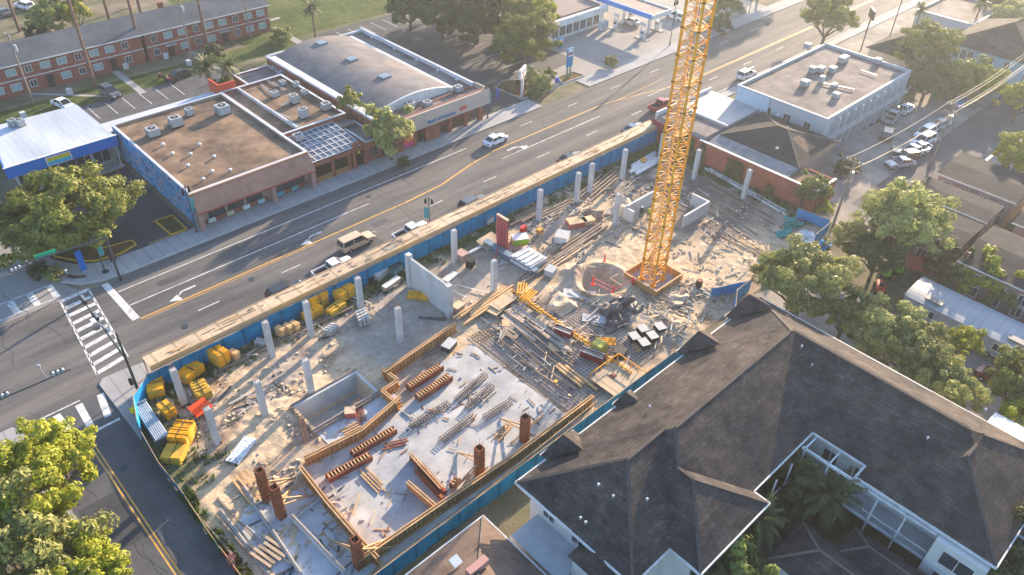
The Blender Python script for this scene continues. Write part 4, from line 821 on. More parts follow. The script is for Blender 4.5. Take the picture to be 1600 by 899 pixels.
def eaves(b):
    for p,q in (((29.2,15.7),(33.8,15.7)),((43.2,14.35),(52.9,14.35)),((29.2,28.35),(32.8,28.35)),((37.0,28.35),(42,28.35)),((44.6,28.35),(52.2,28.35)),((57.0,28.35),(60.5,28.35)),((33.7,12.8),(43.3,12.8)),((51.1,-2.3),(66,-2.3)),((51.1,9.3),(52.9,9.3))): b.box(p[0],p[1]-.06,ZE-.22,q[0],q[1]+.06,ZE+.0)
    for (x,y0,y1) in ((29.2,15.7,28.35),(33.7,12.8,15.7),(43.3,12.8,14.5),(51.1,-2.3,9.3),(52.85,9.3,14.4),(66.1,-2.3,28.35)): b.box(x-.06,y0,ZE-.22,x+.06,y1,ZE+.0)
    for xc,hw,y in ((54.6,2.4,29.16),(43.3,1.3,28.76),(34.9,2.1,29.01),(63.2,2.7,29.06)): b.box(xc-hw,y-.05,ZE-.2,xc+hw,y+.05,ZE)
P(r,'gutter',WHITE)(eaves)
for i in range(3):
    for z in (1.0,4.3): window(r,30.2,18.6+3.3*i,z,1.2,1.5,'-x',WHITE,GLASS)
for i in range(2): window(r,36.5+3.6*i,13.8,4.3,1.3,1.5,'-y')
for i in range(4): window(r,53.6,3.4+3.0*i,4.0,1.3,1.5,'-x'); 
# white balcony frames along the inner courtyard
def frames(b):
    for y in (13.9,11.6,9.4,7.0,4.6): b.box(50.9,y-.07,0,51.05,y+.07,ZE-.3)
    for y in (13.9,11.6,9.4): b.box(51.06,y-.07,ZE-.4,52.9,y+.07,ZE-.25)
    b.box(50.88,2.1,ZE-.55,51.08,14.2,ZE-.3); b.box(50.9,2.1,3.2,51.05,14.2,3.4); b.box(50.9,2.1,4.2,51.0,14.2,4.28)
    for x in (46.0,48.5): b.box(x-.06,13.7,0,x+.06,13.82,ZE-.3)
    b.box(44.3,13.7,3.2,50.8,13.82,3.4); b.box(44.3,13.7,4.2,50.8,13.78,4.28)
P(r,'balcony_frame',WHITE)(frames)
P(r,'balcony_floor',CONC_W)(lambda b: (b.box(51.1,2.1,3.0,53.5,13.6,3.15),))
P(r,'stair_tower',WC)(lambda b: (b.box(28.2,17.4,0,30.18,20.7,6.2)))
P(r,'stair_roof',SHING)(lambda b: b.add([(27.8,17.0,6.22),(31.5,17.0,6.22),(31.5,21.0,6.22),(27.8,21.0,6.22),(31.5,19,7.4),(28.9,19,7.2)],[(0,1,4,5),(2,3,5,4),(0,5,3),(0,3,2,1)]))
P(r,'end_block',WC)(lambda b: b.box(50.4,-2.0,0,53.5,2.0,ZE-.3))
window(r,50.4,-.1,4.6,2.4,1.5,'-x'); window(r,50.4,.3,2.2,1.3,1.3,'-x')
P(r,'white_awning',ribs(mat('awning_white',(0.75,0.73,0.68),0.5,0.05,1),1,2.0,0.25,0.03))(lambda b: b.add([(66.2,0.5,6.2),(70,0.5,5.4),(70,4.2,5.4),(66.2,4.2,6.2),(66.2,0.5,6.1),(70,0.5,5.3),(70,4.2,5.3),(66.2,4.2,6.1)],[(0,1,2,3),(4,7,6,5),(0,4,5,1),(1,5,6,2),(2,6,7,3),(3,7,4,0)]))
# south-east wing
r2 = empty('apartment_wing',(62,-8,0),0,'charcoal roofed wing at the lower right corner of the big complex','apartment building')
P(r2,'wall',WC)(lambda b: b.box(56.6,-13,0,69.0,-2.4,6.6)); P(r2,'roof',SHING)(lambda b: hip(b,56.0,-13.6,69.6,-1.9,6.62,0.5)); P(r2,'gutter',WHITE)(lambda b: (b.box(55.9,-13.7,6.4,56.0,-2.35,6.6),))
def rv(p,z,lb): vent(p,z,lb)
for i,(px,py,z) in enumerate(((915,816,9.2),(935,757,9.7),(958,775,9.8),(907,809,9.0),(1011,780,9.3),(1015,635,9.3),(1073,641,10),(1077,634,10),(1253,541,10.5),(1269,570,10),(1161,577,10),(1450,684,10),(1495,744,9),(1475,650,10),(1540,640,9.3),(1375,592,10.3),(1425,620,10))):
    p = at(px,py,z); vent(p,z-.25,s=(.42,.42,.8),label=['small vent pipe low on the left hip of the big charcoal roof','upper vent pipe on the left hip of the big charcoal roof','right vent pipe on the left hip of the big charcoal roof','vent beside the white cowl low on the left hip','lone vent on the slope facing the courtyard, left of the projecting hip','vent on the north slope above the small dormer','left one of the vent pair below the long ridge','right one of the vent pair below the long ridge','vent just beside the roof corner where both ridges meet','vent below the corner where both ridges meet','vent on the north slope below the long ridge, near the middle','vent high on the dark courtyard slope of the right wing','vent near the lower hip of the right wing','vent near the ridge end of the right wing','vent on the sunny slope by the white awning','vent on the sunny strip in the middle of the right wing','vent on the sunny strip near the end of the right wing'][i])
# small buildings bottom
r = empty('small_house',(21,22,0),0,'small house with a brown hipped roof and white eaves at the bottom centre','house')
SHB = courses(mat('shingle_brown',(0.17,0.125,0.10),0.9,0.2,0.8,(0.12,0.09,0.08),0.7,0.3,0.01,6,fine=0.2,fscale=7),1.0,0.5,(0.75,0.75,0.75),bw=0.9,rh=0.22,msize=0.02,tone=0.3)
P(r,'wall',WC)(lambda b: b.box(10.6,16.6,0,25.6,28.4,3.9)); P(r,'roof',SHB)(lambda b: hip(b,10,16,26.4,29.2,4.02,0.5)); P(r,'gutter',WHITE)(lambda b: (b.box(26.41,15.9,3.88,26.53,29.3,4.04), b.box(9.9,29.21,3.88,26.4,29.33,4.04))); P(r,'ridge_cap',RIDGE)(lambda b: hipcaps(b,10,16,26.4,29.2,4.04,0.5,.2))
P(r,'skylight',flat('skylight_pale',(0.55,0.62,0.66),0.3))(lambda b: b.cbox(tuple(at(712,877,5.8)),(.8,.8,.12),0,0.3,0)); P(r,'brick_chimney',flat('chimney_pink',(0.42,0.24,0.2)))(lambda b: b.cbox(tuple(at(746,886,6.4)),(1.9,.6,.7)))
r = empty('court_pavilion',(42.5,4,0),0,'dark hipped roof pavilion in the shaded courtyard, left one','pavilion')
def pav(label,x0,y0,x1,y1,z,p):
    r = empty('court_pavilion',((x0+x1)/2,(y0+y1)/2,0),0,label,'pavilion')
    P(r,'wall',WC)(lambda b: b.box(x0+.6,y0+.6,0,x1-.6,y1-.6,z-.02)); P(r,'roof',SHING)(lambda b: hip(b,x0,y0,x1,y1,z,p)); P(r,'ridge_cap',RIDGE)(lambda b: hipcaps(b,x0,y0,x1,y1,z+.02,p,.2))
bpy.data.objects.remove(r)
q1 = at(1255,830,5.5); q2 = at(1375,825,5.5)
pav('low dark hipped pavilion in the shaded courtyard, left of the pair',q1.x-2.7,q1.y-9,q1.x+2.7,q1.y+1.0,3.2,0.55)
pav('low dark hipped pavilion in the shaded courtyard, right of the pair',q2.x-3.2,q2.y-9,q2.x+.6,q2.y+1.8,3.2,0.55)
# ================================================================== tower crane mast
CX, CY = 67.45, 43.2
r = empty('tower_crane', (CX,CY,0), 0, 'yellow lattice tower crane mast rising from the square timber lined footing', 'crane')
S = 1.0; SEC = 2.9; NS = 20
P(r,'base_leg',CRANEY)(lambda b: None) if False else None
for sx in (-1,1):
    for sy in (-1,1):
        MB().box(sx*S-.11,sy*S-.11,-.1,sx*S+.11,sy*S+.11,SEC*NS).build('chord',CRANEY,r)
        MB().box(sx*S-.28,sy*S-.28,-.14,sx*S+.28,sy*S+.28,.25).build('base_foot',CRANEY,r)
for k in range(NS):
    b = MB(); z0 = k*SEC+.3; z1 = z0+SEC
    cs = [(-S,-S),(S,-S),(S,S),(-S,S)]
    for i in range(4):
        a = cs[i]; c = cs[(i+1)%4]; mid = ((a[0]+c[0])/2,(a[1]+c[1])/2)
        b.bar((*a,z0),(*c,z0),.10); 
        for h_ in (0,1):
            za = z0+SEC/2*h_; zb = za+SEC/2; zm = (za+zb)/2
            b.bar((*a,za),(*c,zm),.08); b.bar((*c,zm),(*a,zb),.08)
        b.bar((*a,z0+SEC/2),(*c,z0+SEC/2),.06)
    if k % 2: b.bar((-S,-S,z0),(S,S,z0),.07)
    b.build('lattice_section',CRANEY,r)
    for sx,sy in cs: 
        pass
for sx in (-1,1):
    for sy in (-1,1):
        [P(r,'joint_collar',flat('collar_amber',(0.30,0.14,0.03)),False)(lambda b: b.box(sx*S-.17,sy*S-.17,.22+k*SEC,sx*S+.17,sy*S+.17,.42+k*SEC)) for k in range(1,NS)]
MB().tube((.4,.3,.2),(.4,.3,SEC*NS),.035,n=5).build('power_cable',BLACK,r)
b = MB()
for k in range(NS*7): b.box(-.75,-.2,.4+k*.41,-.71,.2,.44+k*.41)
b.box(-.75,-.24,.3,-.70,-.2,SEC*NS); b.box(-.75,.2,.3,-.70,.24,SEC*NS); b.build('ladder',flat('ladder_grey',(0.45,0.42,0.38)),r)
for k in range(1,NS,2): MB().box(-.85,-.85,k*SEC+.28,.85,.1,k*SEC+.33).build('rest_platform',mat('platform_amber',(0.5,0.22,0.04),0.6,0.1,1),r)
r = empty('crane_footing',(67.6,43.2,0),0,'square orange timber formwork box around the crane feet','formwork')
x0,x1,y0,y1 = 64.9,70.3,40.6,45.8
P(r,'form_panel',WOODF)(lambda b: b.box(x0,y0,-.2,x1,y0+.12,.95)); P(r,'form_panel',WOODF)(lambda b: b.box(x0,y1-.12,-.2,x1,y1,.95)); P(r,'form_panel',WOODF)(lambda b: b.box(x0,y0+.12,-.2,x0+.12,y1-.12,.95)); P(r,'form_panel',WOODF)(lambda b: b.box(x1-.12,y0+.12,-.2,x1,y1-.12,.95))
P(r,'slab',CONC_SLAB)(lambda b: b.box(x0+.13,y0+.13,-.5,x1-.13,y1-.13,-.02))
P(r,'top_rail',LUMBER)(lambda b: (b.box(x0-.06,y0-.06,.951,x1+.06,y0+.15,1.02), b.box(x0-.06,y1-.15,.951,x1+.06,y1+.06,1.02), b.box(x0-.06,y0+.15,.951,x0+.15,y1-.15,1.02), b.box(x1-.15,y0+.15,.951,x1+.06,y1-.15,1.02)))
for i in range(6):
    P(r,'stiffener',LUMBER)(lambda b: b.box(x0+.5+.8*i,y0-.1,0,x0+.58+.8*i,y0-.005,.9)); P(r,'stiffener',LUMBER)(lambda b: b.box(x0+.5+.8*i,y1-.25,0,x0+.58+.8*i,y1-.125,.9)); P(r,'stiffener',LUMBER)(lambda b: b.box(x0-.1,y0+.5+.8*i,0,x0-.005,y0+.58+.8*i,.9)); P(r,'stiffener',LUMBER)(lambda b: b.box(x1-.25,y0+.5+.8*i,0,x1-.125,y0+.58+.8*i,.9))
# ================================================================== concrete columns
COLP = None
cols = [((14.7,54.9),'column nearest the orange cloth, front row at the left end of the site'),((14.6,61.9),'column among the yellow form stacks near the fence corner'),((19.9,55.0),'front row column standing alone on the furrowed sand'),
 ((24.9,62.3),'back row column beside the tan bundled sacks'),((25.0,54.5),'front row column just behind the sunken concrete pit'),((29.9,62.4),'back row column left of the bright yellow form stacks'),
 ((36.6,62.2),'back row column right of the bright yellow form stacks'),((36.8,54.9),'column in the middle of the grey floor, left of the long wall'),((51.1,62.4),'back row column right of the long wall, facing the walkway'),
 ((50.6,54.4),'column between the long wall and the blue steel beam'),((66.1,62.1),'back row column right of the red grid form'),((73.4,61.8),'back row column left of a close pair'),((76.8,62.3),'second column of the close pair in the back row'),
 ((83.7,61.9),'tall back row column by the grassy end of the fence'),((73.3,54.4),'column beside the red and brown rubble heap'),((91.9,61.2),'last back row column, in front of the dark red wall end'),((92.0,54.7),'column right of the crane in front of the brick wall'),((92.7,46.4),'column farthest right in front of the brick wall')]
for i,((x,y),lb) in enumerate(cols):
    if COLP is None:
        COLP = empty('concrete_column',(x,y,0),0,lb,'column','bare concrete columns')
        P(COLP,'shaft',CONC_W,False,bevel=.02)(lambda b: b.box(-.3,-.3,-.1,.3,.3,5.0))
        P(COLP,'starter_bars',REBAR,False)(lambda b: [b.tube((dx,dy,5.0),(dx*1.05,dy*1.05,5.55),.025,n=4) for dx in (-.2,0,.2) for dy in (-.2,.2)])
    else: copy_thing(COLP,(x,y,0),0,None,lb,'bare concrete columns')
# long wall
r = empty('concrete_wall',(43.9,58.4,0),0,'tall grey concrete wall standing alone across the middle of the site','wall')
P(r,'panel',CONC_W,bevel=.01)(lambda b: b.box(43.7,54.9,-.1,44.0,62.0,4.5)); P(r,'end_pier',CONC_W)(lambda b: b.box(43.5,61.8,-.1,44.15,62.5,4.9)); P(r,'end_pier',CONC_W)(lambda b: b.box(43.5,54.4,-.1,44.2,55.1,4.6))
P(r,'starter_bars',REBAR)(lambda b: [b.tube((43.85,55.2+.3*i,4.5),(43.85,55.2+.3*i,4.75),.02,n=4) for i in range(22)])
# low stair core walls behind the crane
r = empty('core_wall',(79,54.5,0),0,'low grey L shaped core wall left of the crane mast','wall')
P(r,'panel',CONC_W)(lambda b: b.box(75.6,54.3,0,81.8,54.6,2.2)); P(r,'panel',CONC_W)(lambda b: b.box(75.3,53.0,0,75.6,54.6,2.0))
r = empty('core_wall',(83,48.5,0),0,'low grey U shaped core walls right of the crane mast','wall')
P(r,'panel',CONC_W)(lambda b: b.box(79.8,47.6,0,85.4,47.9,2.0)); P(r,'panel',CONC_W)(lambda b: b.box(85.4,47.6,0,85.7,50.6,2.0))
# elevator pit
r = empty('concrete_pit',(26,52,0),0,'rectangular sunken pit with bare concrete walls and a planked rim','pit')
x0,x1,y0,y1 = 22.3,30.3,49.8,54.0
P(r,'wall',CONC_W)(lambda b: b.box(x0,y0,-2.6,x1,y0+.3,.35)); P(r,'wall',CONC_W)(lambda b: b.box(x0,y1-.3,-2.6,x1,y1,.45)); P(r,'wall',CONC_W)(lambda b: b.box(x0,y0+.31,-2.6,x0+.3,y1-.31,.35)); P(r,'wall',CONC_W)(lambda b: b.box(x1-.3,y0+.31,-2.6,x1,y1-.31,.35))
P(r,'floor',CONC)(lambda b: b.box(x0+.31,y0+.31,-2.58,x1-.31,y1-.31,-2.4))
P(r,'rim_board',GREYWOOD)(lambda b: (b.bar((x0,y1+.1,.5),(x1,y1+.1,.5),.12,.2), b.bar((x0,y0+.1,.42),(x1,y0+.1,.42),.12,.1), b.bar((x0,y0-.25,.3),(x1,y0-.25,.3),.1,.2), b.bar((x0-.1,y0,.45),(x0-.1,y1,.45),.12,.2)))
P(r,'edge_nubs',LUMBER)(lambda b: [b.box(x0-.05,y0+.3+.5*i,.45,x0+.2,y0+.5+.5*i,.62) for i in range(8)])
# slab sheets
def slab(name, pts, z, m, label, z0=-0.3):
    b = MB(); b.prism(pts, z0, z); o = b.build(name, m); return tag(o,label,'concrete slab')
slab('concrete_slab',[(18.9,33.4),(42.8,33.4),(42.6,49.2),(33.4,49.0),(33.3,46.8),(19.2,46.6)],0.055,CONC_SLAB,'large freshly poured pale concrete slab inside the timber formwork')
slab('concrete_slab',[(22.6,47.3),(31.5,47.4),(31.4,49.6),(22.5,49.6)],0.05,mat('slab_blue',(0.42,0.44,0.47),0.6,0.14,0.4,(0.52,0.52,0.52),0.7,0.2),'small bluish slab strip between the sunken pit and the formwork')
slab('concrete_slab',[(11.6,33.6),(18.4,33.6),(18.4,44.6),(14.0,46.3),(11.6,46.3)],0.05,mat('slab_blue',(0.42,0.44,0.47)),'lower left bluish slab with the twin rusty column forms')
# formwork walls: plywood with vertical studs and a top rail
def formwork(pts, label, h=0.95, studs=0.5, side=1, m=WOODF, cat='formwork'):
    c = sum((Vector(p) for p in pts), Vector((0,0)))/len(pts)
    r = empty('timber_formwork',(c.x,c.y,0),0,label,cat)
    for i in range(len(pts)-1):
        p = Vector(pts[i]); q = Vector(pts[i+1]); d = (q-p); L = d.length; d.normalize(); nn = Vector((-d.y,d.x))*side
        P(r,'form_panel',m)(lambda b: b.bar((p.x,p.y,h/2),(q.x,q.y,h/2),.05,h))
        P(r,'stud_row',LUMBER)(lambda b: [b.box(p.x+d.x*t*studs+nn.x*.10-.045,p.y+d.y*t*studs+nn.y*.10-.045,.02,p.x+d.x*t*studs+nn.x*.10+.045,p.y+d.y*t*studs+nn.y*.10+.045,h-.02) for t in range(1,int(L/studs))])
        P(r,'top_rail',LUMBER)(lambda b: (b.bar((p.x+nn.x*.18,p.y+nn.y*.18,h+.02),(q.x+nn.x*.18,q.y+nn.y*.18,h+.02),.12,.08), b.bar((p.x-nn.x*.1,p.y-nn.y*.1,h+.03),(q.x-nn.x*.1,q.y-nn.y*.1,h+.03),.10,.08)))
        P(r,'foot_rail',WOODF)(lambda b: b.bar((p.x+nn.x*.2,p.y+nn.y*.2,.12),(q.x+nn.x*.2,q.y+nn.y*.2,.12),.1,.16))
    return r
def w2(px,py,z=0): v = at(px,py,z); return (v.x,v.y)
formwork([w2(478,728),w2(566,684),w2(626,632)],'timber formwork edge running from the rebar bundle to the stepped corner',side=-1,h=1.2)
formwork([w2(622,638,.5),w2(597,617,.5),w2(622,601,.5),w2(597,583,.5)],'zigzag timber formwork corner beside the bluish slab',h=1.15,side=-1)
formwork([w2(600,590,.5),w2(655,552,.5),w2(712,513,.5)],'orange timber formwork along the far edge of the big slab',h=1.35,side=-1)
formwork([w2(472,738,.5),w2(512,790,.5),w2(555,840,.5),w2(592,880,.5)],'long timber formwork dividing the two bluish slabs, lower left',h=1.3,side=-1)
formwork([w2(560,890),w2(690,800),w2(800,726),w2(925,632)],'longest timber formwork along the near blue fence',h=1.35,side=-1)
formwork([w2(636,760,.3),w2(682,800,.3)],'short free standing formwork panel right of centre on the big slab',h=1.0)
formwork([w2(640,716,.3),w2(690,772,.3)],'rusty formwork panel leaning over the big slab, above the short one',h=1.1,m=RUST)
# low concrete kerb walls lower left
for (a,c,lb,h) in (((457,812),(540,899),'low concrete kerb wall beside the sunken strip at the lower left',.7),((382,765),(470,899),'grey kerb beam along the outermost strip at the lower left',.45),((345,800),(420,899),'thin concrete edge beam nearest the side street',.3),((462,812),(500,782),'short pale kerb crossing between the two bluish slabs',.5)):
    p = at(*a); q = at(*c); r = empty('kerb_wall',((p.x+q.x)/2,(p.y+q.y)/2,0),0,lb,'low wall'); P(r,'beam',CONC_W)(lambda b: b.bar((p.x,p.y,h/2),(q.x,q.y,h/2),.3,h)); P(r,'cap_board',GREYWOOD)(lambda b: b.bar((p.x,p.y,h+.04),(q.x,q.y,h+.04),.1,.06))
slab('concrete_slab',[w2(440,818),w2(462,815),w2(540,899),w2(470,899)],-0.0+0.03,mat('slab_brown',(0.26,0.235,0.22),0.85,0.14,0.5),'brownish sunken strip floor at the lower left between two kerb walls')
# rusty steel column forms with timber braces
def braced(px,py,h,braces,label,lean=0.0):
    p = at(px,py); r = empty('column_form',(p.x,p.y,0.05),0,label,'column formwork')
    P(r,'shell',RUST,False)(lambda b: (b.box(-.36,-.36,0,-.28,.36,h), b.box(.28,-.36,0,.36,.36,h), b.box(-.28,-.36,0,.28,-.28,h), b.box(-.28,.28,0,.28,.36,h)))
    P(r,'clamp_row',flat('clamp_rust',(0.30,0.12,0.05)),False)(lambda b: [(b.box(-.42,-.42,.3+.42*i,.42,-.365,.37+.42*i), b.box(-.42,-.36,.3+.42*i,-.365,.42,.37+.42*i)) for i in range(int(h/.42)-1)])
    P(r,'starter_bars',REBAR,False)(lambda b: [b.tube((dx,dy,h-.3),(dx,dy,h+.8),.02,n=4) for dx in (-.2,.2) for dy in (-.2,.2)])
    for (bx,by) in braces:
        q = at(bx,by); P(r,'brace',LUMBER,False)(lambda b: (b.bar((.3,0,h*.55),(q.x-p.x,q.y-p.y,.05),.09,.14), b.bar((.3,.1,h*.3),(q.x-p.x,q.y-p.y,.12),.09,.14)))
    return r
braced(418,782,4.3,[(462,748),(405,745)],'rusty column form with top bars, farther one of the twin pair at the lower left')
braced(440,808,4.3,[(490,775),(455,765)],'rusty column form, nearer one of the twin pair at the lower left')
braced(562,886,4.0,[(515,845),(620,855),(612,840)],'rusty column form at the bottom edge by the formwork corner')
braced(749,743,4.0,[(715,708),(705,770),(715,772)],'rusty column form with crossed timber braces at the slab front')
braced(819,690,3.6,[(782,655),(848,650)],'rusty column form near the rebar mat by the blue fence')
# stacked steel wall form beams lying on the slab
def beamstack(a,c,w,h,label,m=RUST):
    p = at(*a); q = at(*c); d = q-p; L = d.length; r = empty('beam_stack',(p.x+d.x/2,p.y+d.y/2,0.06),math.atan2(d.y,d.x),label,'form beams')
    P(r,'side_beam',m,False)(lambda b: b.box(-L/2,-w/2,0,L/2,-w/2+.12,h)); P(r,'side_beam',m,False)(lambda b: b.box(-L/2,w/2-.12,0,L/2,w/2,h))
    P(r,'rungs',LUMBER if m is RUST else m,False)(lambda b: [b.box(-L/2+.15+.34*i,-w/2+.125,h*.35,-L/2+.27+.34*i,w/2-.125,h+.05) for i in range(int(L/.34))])
    P(r,'web',REBAR,False)(lambda b: b.box(-L/2+.05,-w/2+.13,.05,L/2-.05,w/2-.13,h*.3)); return r
beamstack((638,611),(690,577),.8,.7,'upper one of two red brown form beams lying by the far formwork')
beamstack((652,627),(704,593),.8,.7,'lower one of two red brown form beams lying by the far formwork')
beamstack((550,714),(618,675),.7,.6,'red brown form beam lying left of the slab centre, upper one')
beamstack((512,752),(580,716),.8,.6,'red brown form beam lying left of the slab centre, lower one')
beamstack((706,765),(740,800) if False else (716,752),.6,.6,'short rusty form beam lying in front of the crossed braces')
for i,(a,c) in enumerate((((640,668),(702,632)),((712,628),(760,586)),((728,640),(770,604)),((690,690),(740,652)),((756,655),(800,628)))):
    p = at(*a,.15); q = at(*c,.15)
    r = empty('rebar_cage',((p.x+q.x)/2,(p.y+q.y)/2,0.06),math.atan2(q.y-p.y,q.x-p.x),['faint low rebar cage left of the slab middle','rebar cage at the back edge of the slab, upper of a pair','rebar cage at the back edge of the slab, lower of a pair','wide rusty rebar cage in the middle of the slab','rebar cage near the mat with timber beside it'][i],'rebar cage','rebar cages lying on the slab')
    L = (q-p).length
    P(r,'long_bars',REBAR,False)(lambda b: [b.tube((-L/2,y,z),(L/2,y,z),.035,n=4) for y in (-.28,0,.28) for z in (.05,.45)])
    P(r,'stirrups',REBAR,False)(lambda b: [(b.bar((-L/2+.2+.33*k,-.3,.03),(-L/2+.2+.33*k,-.3,.47),.04), b.bar((-L/2+.2+.33*k,.3,.03),(-L/2+.2+.33*k,.3,.47),.04), b.bar((-L/2+.2+.33*k,-.3,.47),(-L/2+.2+.33*k,.3,.47),.04)) for k in range(int(L/.33))])
# rebar mat
r = empty('rebar_mat',(50,42,0.1),0,'wide square grid of reinforcing bars laid out right of the poured slab','rebar mat')
x0,x1,y0,y1 = 43.2,58.5,34.2,50.5
P(r,'lower_bars',REBAR)(lambda b: [b.bar((x0+.42*i,y0,.12),(x0+.42*i,y1-(.0 if i<22 else .35*(i-22)),.12),.04,.04) for i in range(int((x1-x0)/.42)+1)])
P(r,'upper_bars',REBAR)(lambda b: [b.bar((x0,y0+.42*i,.18),(x1-(0 if i<28 else .5*(i-28)),y0+.42*i,.18),.04,.04) for i in range(int((y1-y0)/.42)+1)])
P(r,'blinding',mat('blinding',(0.52,0.45,0.38),0.9,0.2,0.5,(0.38,0.33,0.29),0.7,0.4))(lambda b: b.box(x0,y0,-.1,x1-1,y1-2,.05))
# deck of boards & steel across the mat
def boards(a,c,n,w,gap,th,label,m=LUMBER,cat='lumber',z=0.2,group=None,rand=0.15,name='lumber_stack',seed=1):
    p = at(*a); q = at(*c); d = q-p; L = d.length; rn = random.Random(seed)
    r = empty(name,(p.x+d.x/2,p.y+d.y/2,z),math.atan2(d.y,d.x),label,cat,group)
    for i in range(n):
        y = (i-(n-1)/2)*(w+gap); o = rn.uniform(-rand,rand)*L
        P(r,'plank' if name!='pipe_bundle' else 'pipe',m,False)(lambda b: b.cbox((o,y,th/2+(0.0 if i%2 else .01)),(L*rn.uniform(.8,1),w,th),rn.uniform(-.02,.02)))
    return r
rn = random.Random(11)
mat('joist_grey',(0.13,0.11,0.10),.8,.25,1)
boards((800,500),(895,580),3,.16,.75,.2,'dark steel joists lying across the rebar mat, longest group',MATS['joist_grey'],'steel beam',.25,seed=2,name='steel_joists')
boards((785,530),(850,585),2,.16,.9,.2,'dark steel joists on the left part of the rebar mat',MATS['joist_grey'],'steel beam',.25,seed=3,name='steel_joists')
boards((872,572),(922,612),3,.28,.18,.18,'pale long timbers lying on the mat near the small plywood deck',LUMBER,'lumber',.25,seed=4)
boards((815,560),(925,648) if False else (885,610),2,.14,.9,.12,'weathered timbers in the middle of the rebar mat',GREYWOOD,'lumber',.3,seed=5)
boards((790,485),(845,525),3,.7,.35,.08,'weathered formwork planks at the upper corner of the rebar mat',mat('wood_tan_grey',(0.42,0.34,0.28),.9,.2,1),'lumber',.25,seed=6)
boards((840,508),(900,550),3,.5,.3,.08,'brown planks along the yellow beam line',MATS['wood_tan_grey'],'lumber',.25,seed=7)
boards((640,530) if False else (720,505),(800,452),5,.3,.12,.25,'long pale timbers continuing the orange formwork towards the crane',LUMBER,'lumber',.35,seed=8,rand=.1)
boards((802,450),(862,408),3,.3,.2,.25,'brown timbers running on towards the crane, by the concrete block',GREYWOOD,'lumber',.25,seed=9)
boards((868,402),(944,352),4,.3,.22,.3,'long grey beams stacked in line left of the crane, upper part',GREYWOOD,'lumber',.2,seed=10)
boards((850,425),(925,375),3,.22,.25,.2,'pale beams stacked in line left of the crane, lower part',PLYPALE,'lumber',.2,seed=12)
boards((845,345),(905,316),5,.28,.25,.2,'grey planks between the back row columns, left heap',GREYWOOD,'lumber',.15,seed=13)
boards((905,318),(962,270),5,.28,.3,.2,'grey planks between the back row columns, right heap',GREYWOOD,'lumber',.15,seed=14)
boards((800,352),(842,330),4,.3,.15,.3,'grey planks behind the red grid form',GREYWOOD,'lumber',.15,seed=15)
boards((985,272),(1030,246),6,.35,.08,.3,'pale metal sheets stacked by the last back row columns',STEEL,'sheet stack',.15,seed=16,name='sheet_stack')
boards((1110,290),(1215,352),2,.3,.9,.2,'dark timbers on the dark soil below the brick wall',GREYWOOD,'lumber',.1,seed=17)
boards((1100,320),(1190,380),2,.25,1.2,.15,'dark thin timbers on the dark soil, nearer the crane',GREYWOOD,'lumber',.1,seed=18)
boards((1100,262),(1232,338),2,.14,.5,.3,'long white pipes along the foot of the brick wall',WHITE,'pipe',.05,name='pipe_bundle',seed=19,rand=.02)
boards((330,585),(555,480),2,.2,.25,.3,'long brown edge boards between the back row column bases',GREYWOOD,'lumber',.08,seed=20,rand=.02)
boards((308,630),(352,705),1,.22,.2,.3,'single brown beam sloping past the lattice stack near the fence corner',RUST,'lumber',.1,seed=21)
boards((648,497),(700,501),2,.08,.22,.06,'two thin blue pipes on the grey floor left of the long wall',DKSTEEL,'pipe',.1,name='pipe_bundle',seed=22,rand=.02)
boards((712,446),(757,459),1,.12,.1,.08,'long white pipe lying right of the long wall',WHITE,'pipe',.15,name='pipe_bundle',seed=23)
boards((706,455),(727,466),1,.12,.1,.08,'short white pipe lying right of the long wall',WHITE,'pipe',.15,name='pipe_bundle',seed=24)
boards((712,410),(758,386) ,1,.45,.1,.35,'pale steel channel lying left of the red grid form',STEEL,'steel beam',.1,seed=25,name='steel_beam')
# plywood sheets
def sheet_thing(px,py,w,l,rz,label,m=PLYPALE,z=.3,th=.06,tx=0.0,ty=0.0,name='plywood_sheet',cat='plywood'):
    p = at(px,py); o = MB().cbox((0,0,0),(l,w,th),0,tx,ty).build(name,m); o.location = (p.x,p.y,z); o.rotation_euler = (0,0,rz); return tag(o,label,cat)
sheet_thing(787,478,1.6,3.4,.1,'sunlit tan plywood sheet at the upper corner of the mat, larger one',PLYPALE,.75)
sheet_thing(775,490,1.4,1.8,.2,'sunlit orange plywood sheet at the upper corner of the mat, nearer one',PLY,.6)
sheet_thing(815,487,2.4,1.6,.0,'pinkish plywood sheet below the yellow beams',PLYPALE,.3)
sheet_thing(850,504,2.0,1.6,.0,'pale plywood sheet right below the yellow beam line',PLYPALE,.32)
sheet_thing(875,545,1.6,2.6,-.8,'brown plywood sheet beside the red bin',PLY,.3)
sheet_thing(800,520,2.2,2.2,.3,'grey brown plywood sheet in the middle of the mat',GREYWOOD,.3)
sheet_thing(790,508,.9,1.2,.8,'tan plywood offcut on the left part of the mat',PLY,.32)
sheet_thing(868,601,.4,.5,.2,'small dark yellow box lid near the timbers on the mat',YPALE,.5)
sheet_thing(905,462,1.6,4.0,-.9,'pale blue grey sheet beside the yellow beam line',CONC_W,.2); sheet_thing(928,500,1.4,2.8,-.9,'light blue sheet farther along the yellow beam line',ACW,.2)
sheet_thing(765,382,2.2,3.0,.1,'pinkish sheet leaning behind the red grid form',PLYPALE,.5,tx=.3)
sheet_thing(704,434,1.0,2.2,.2,'pale board lying against the base of the back row column',CONC_W,.2)
sheet_thing(733,318 if False else 782,1.2,3.2,.1,'x') if False else None
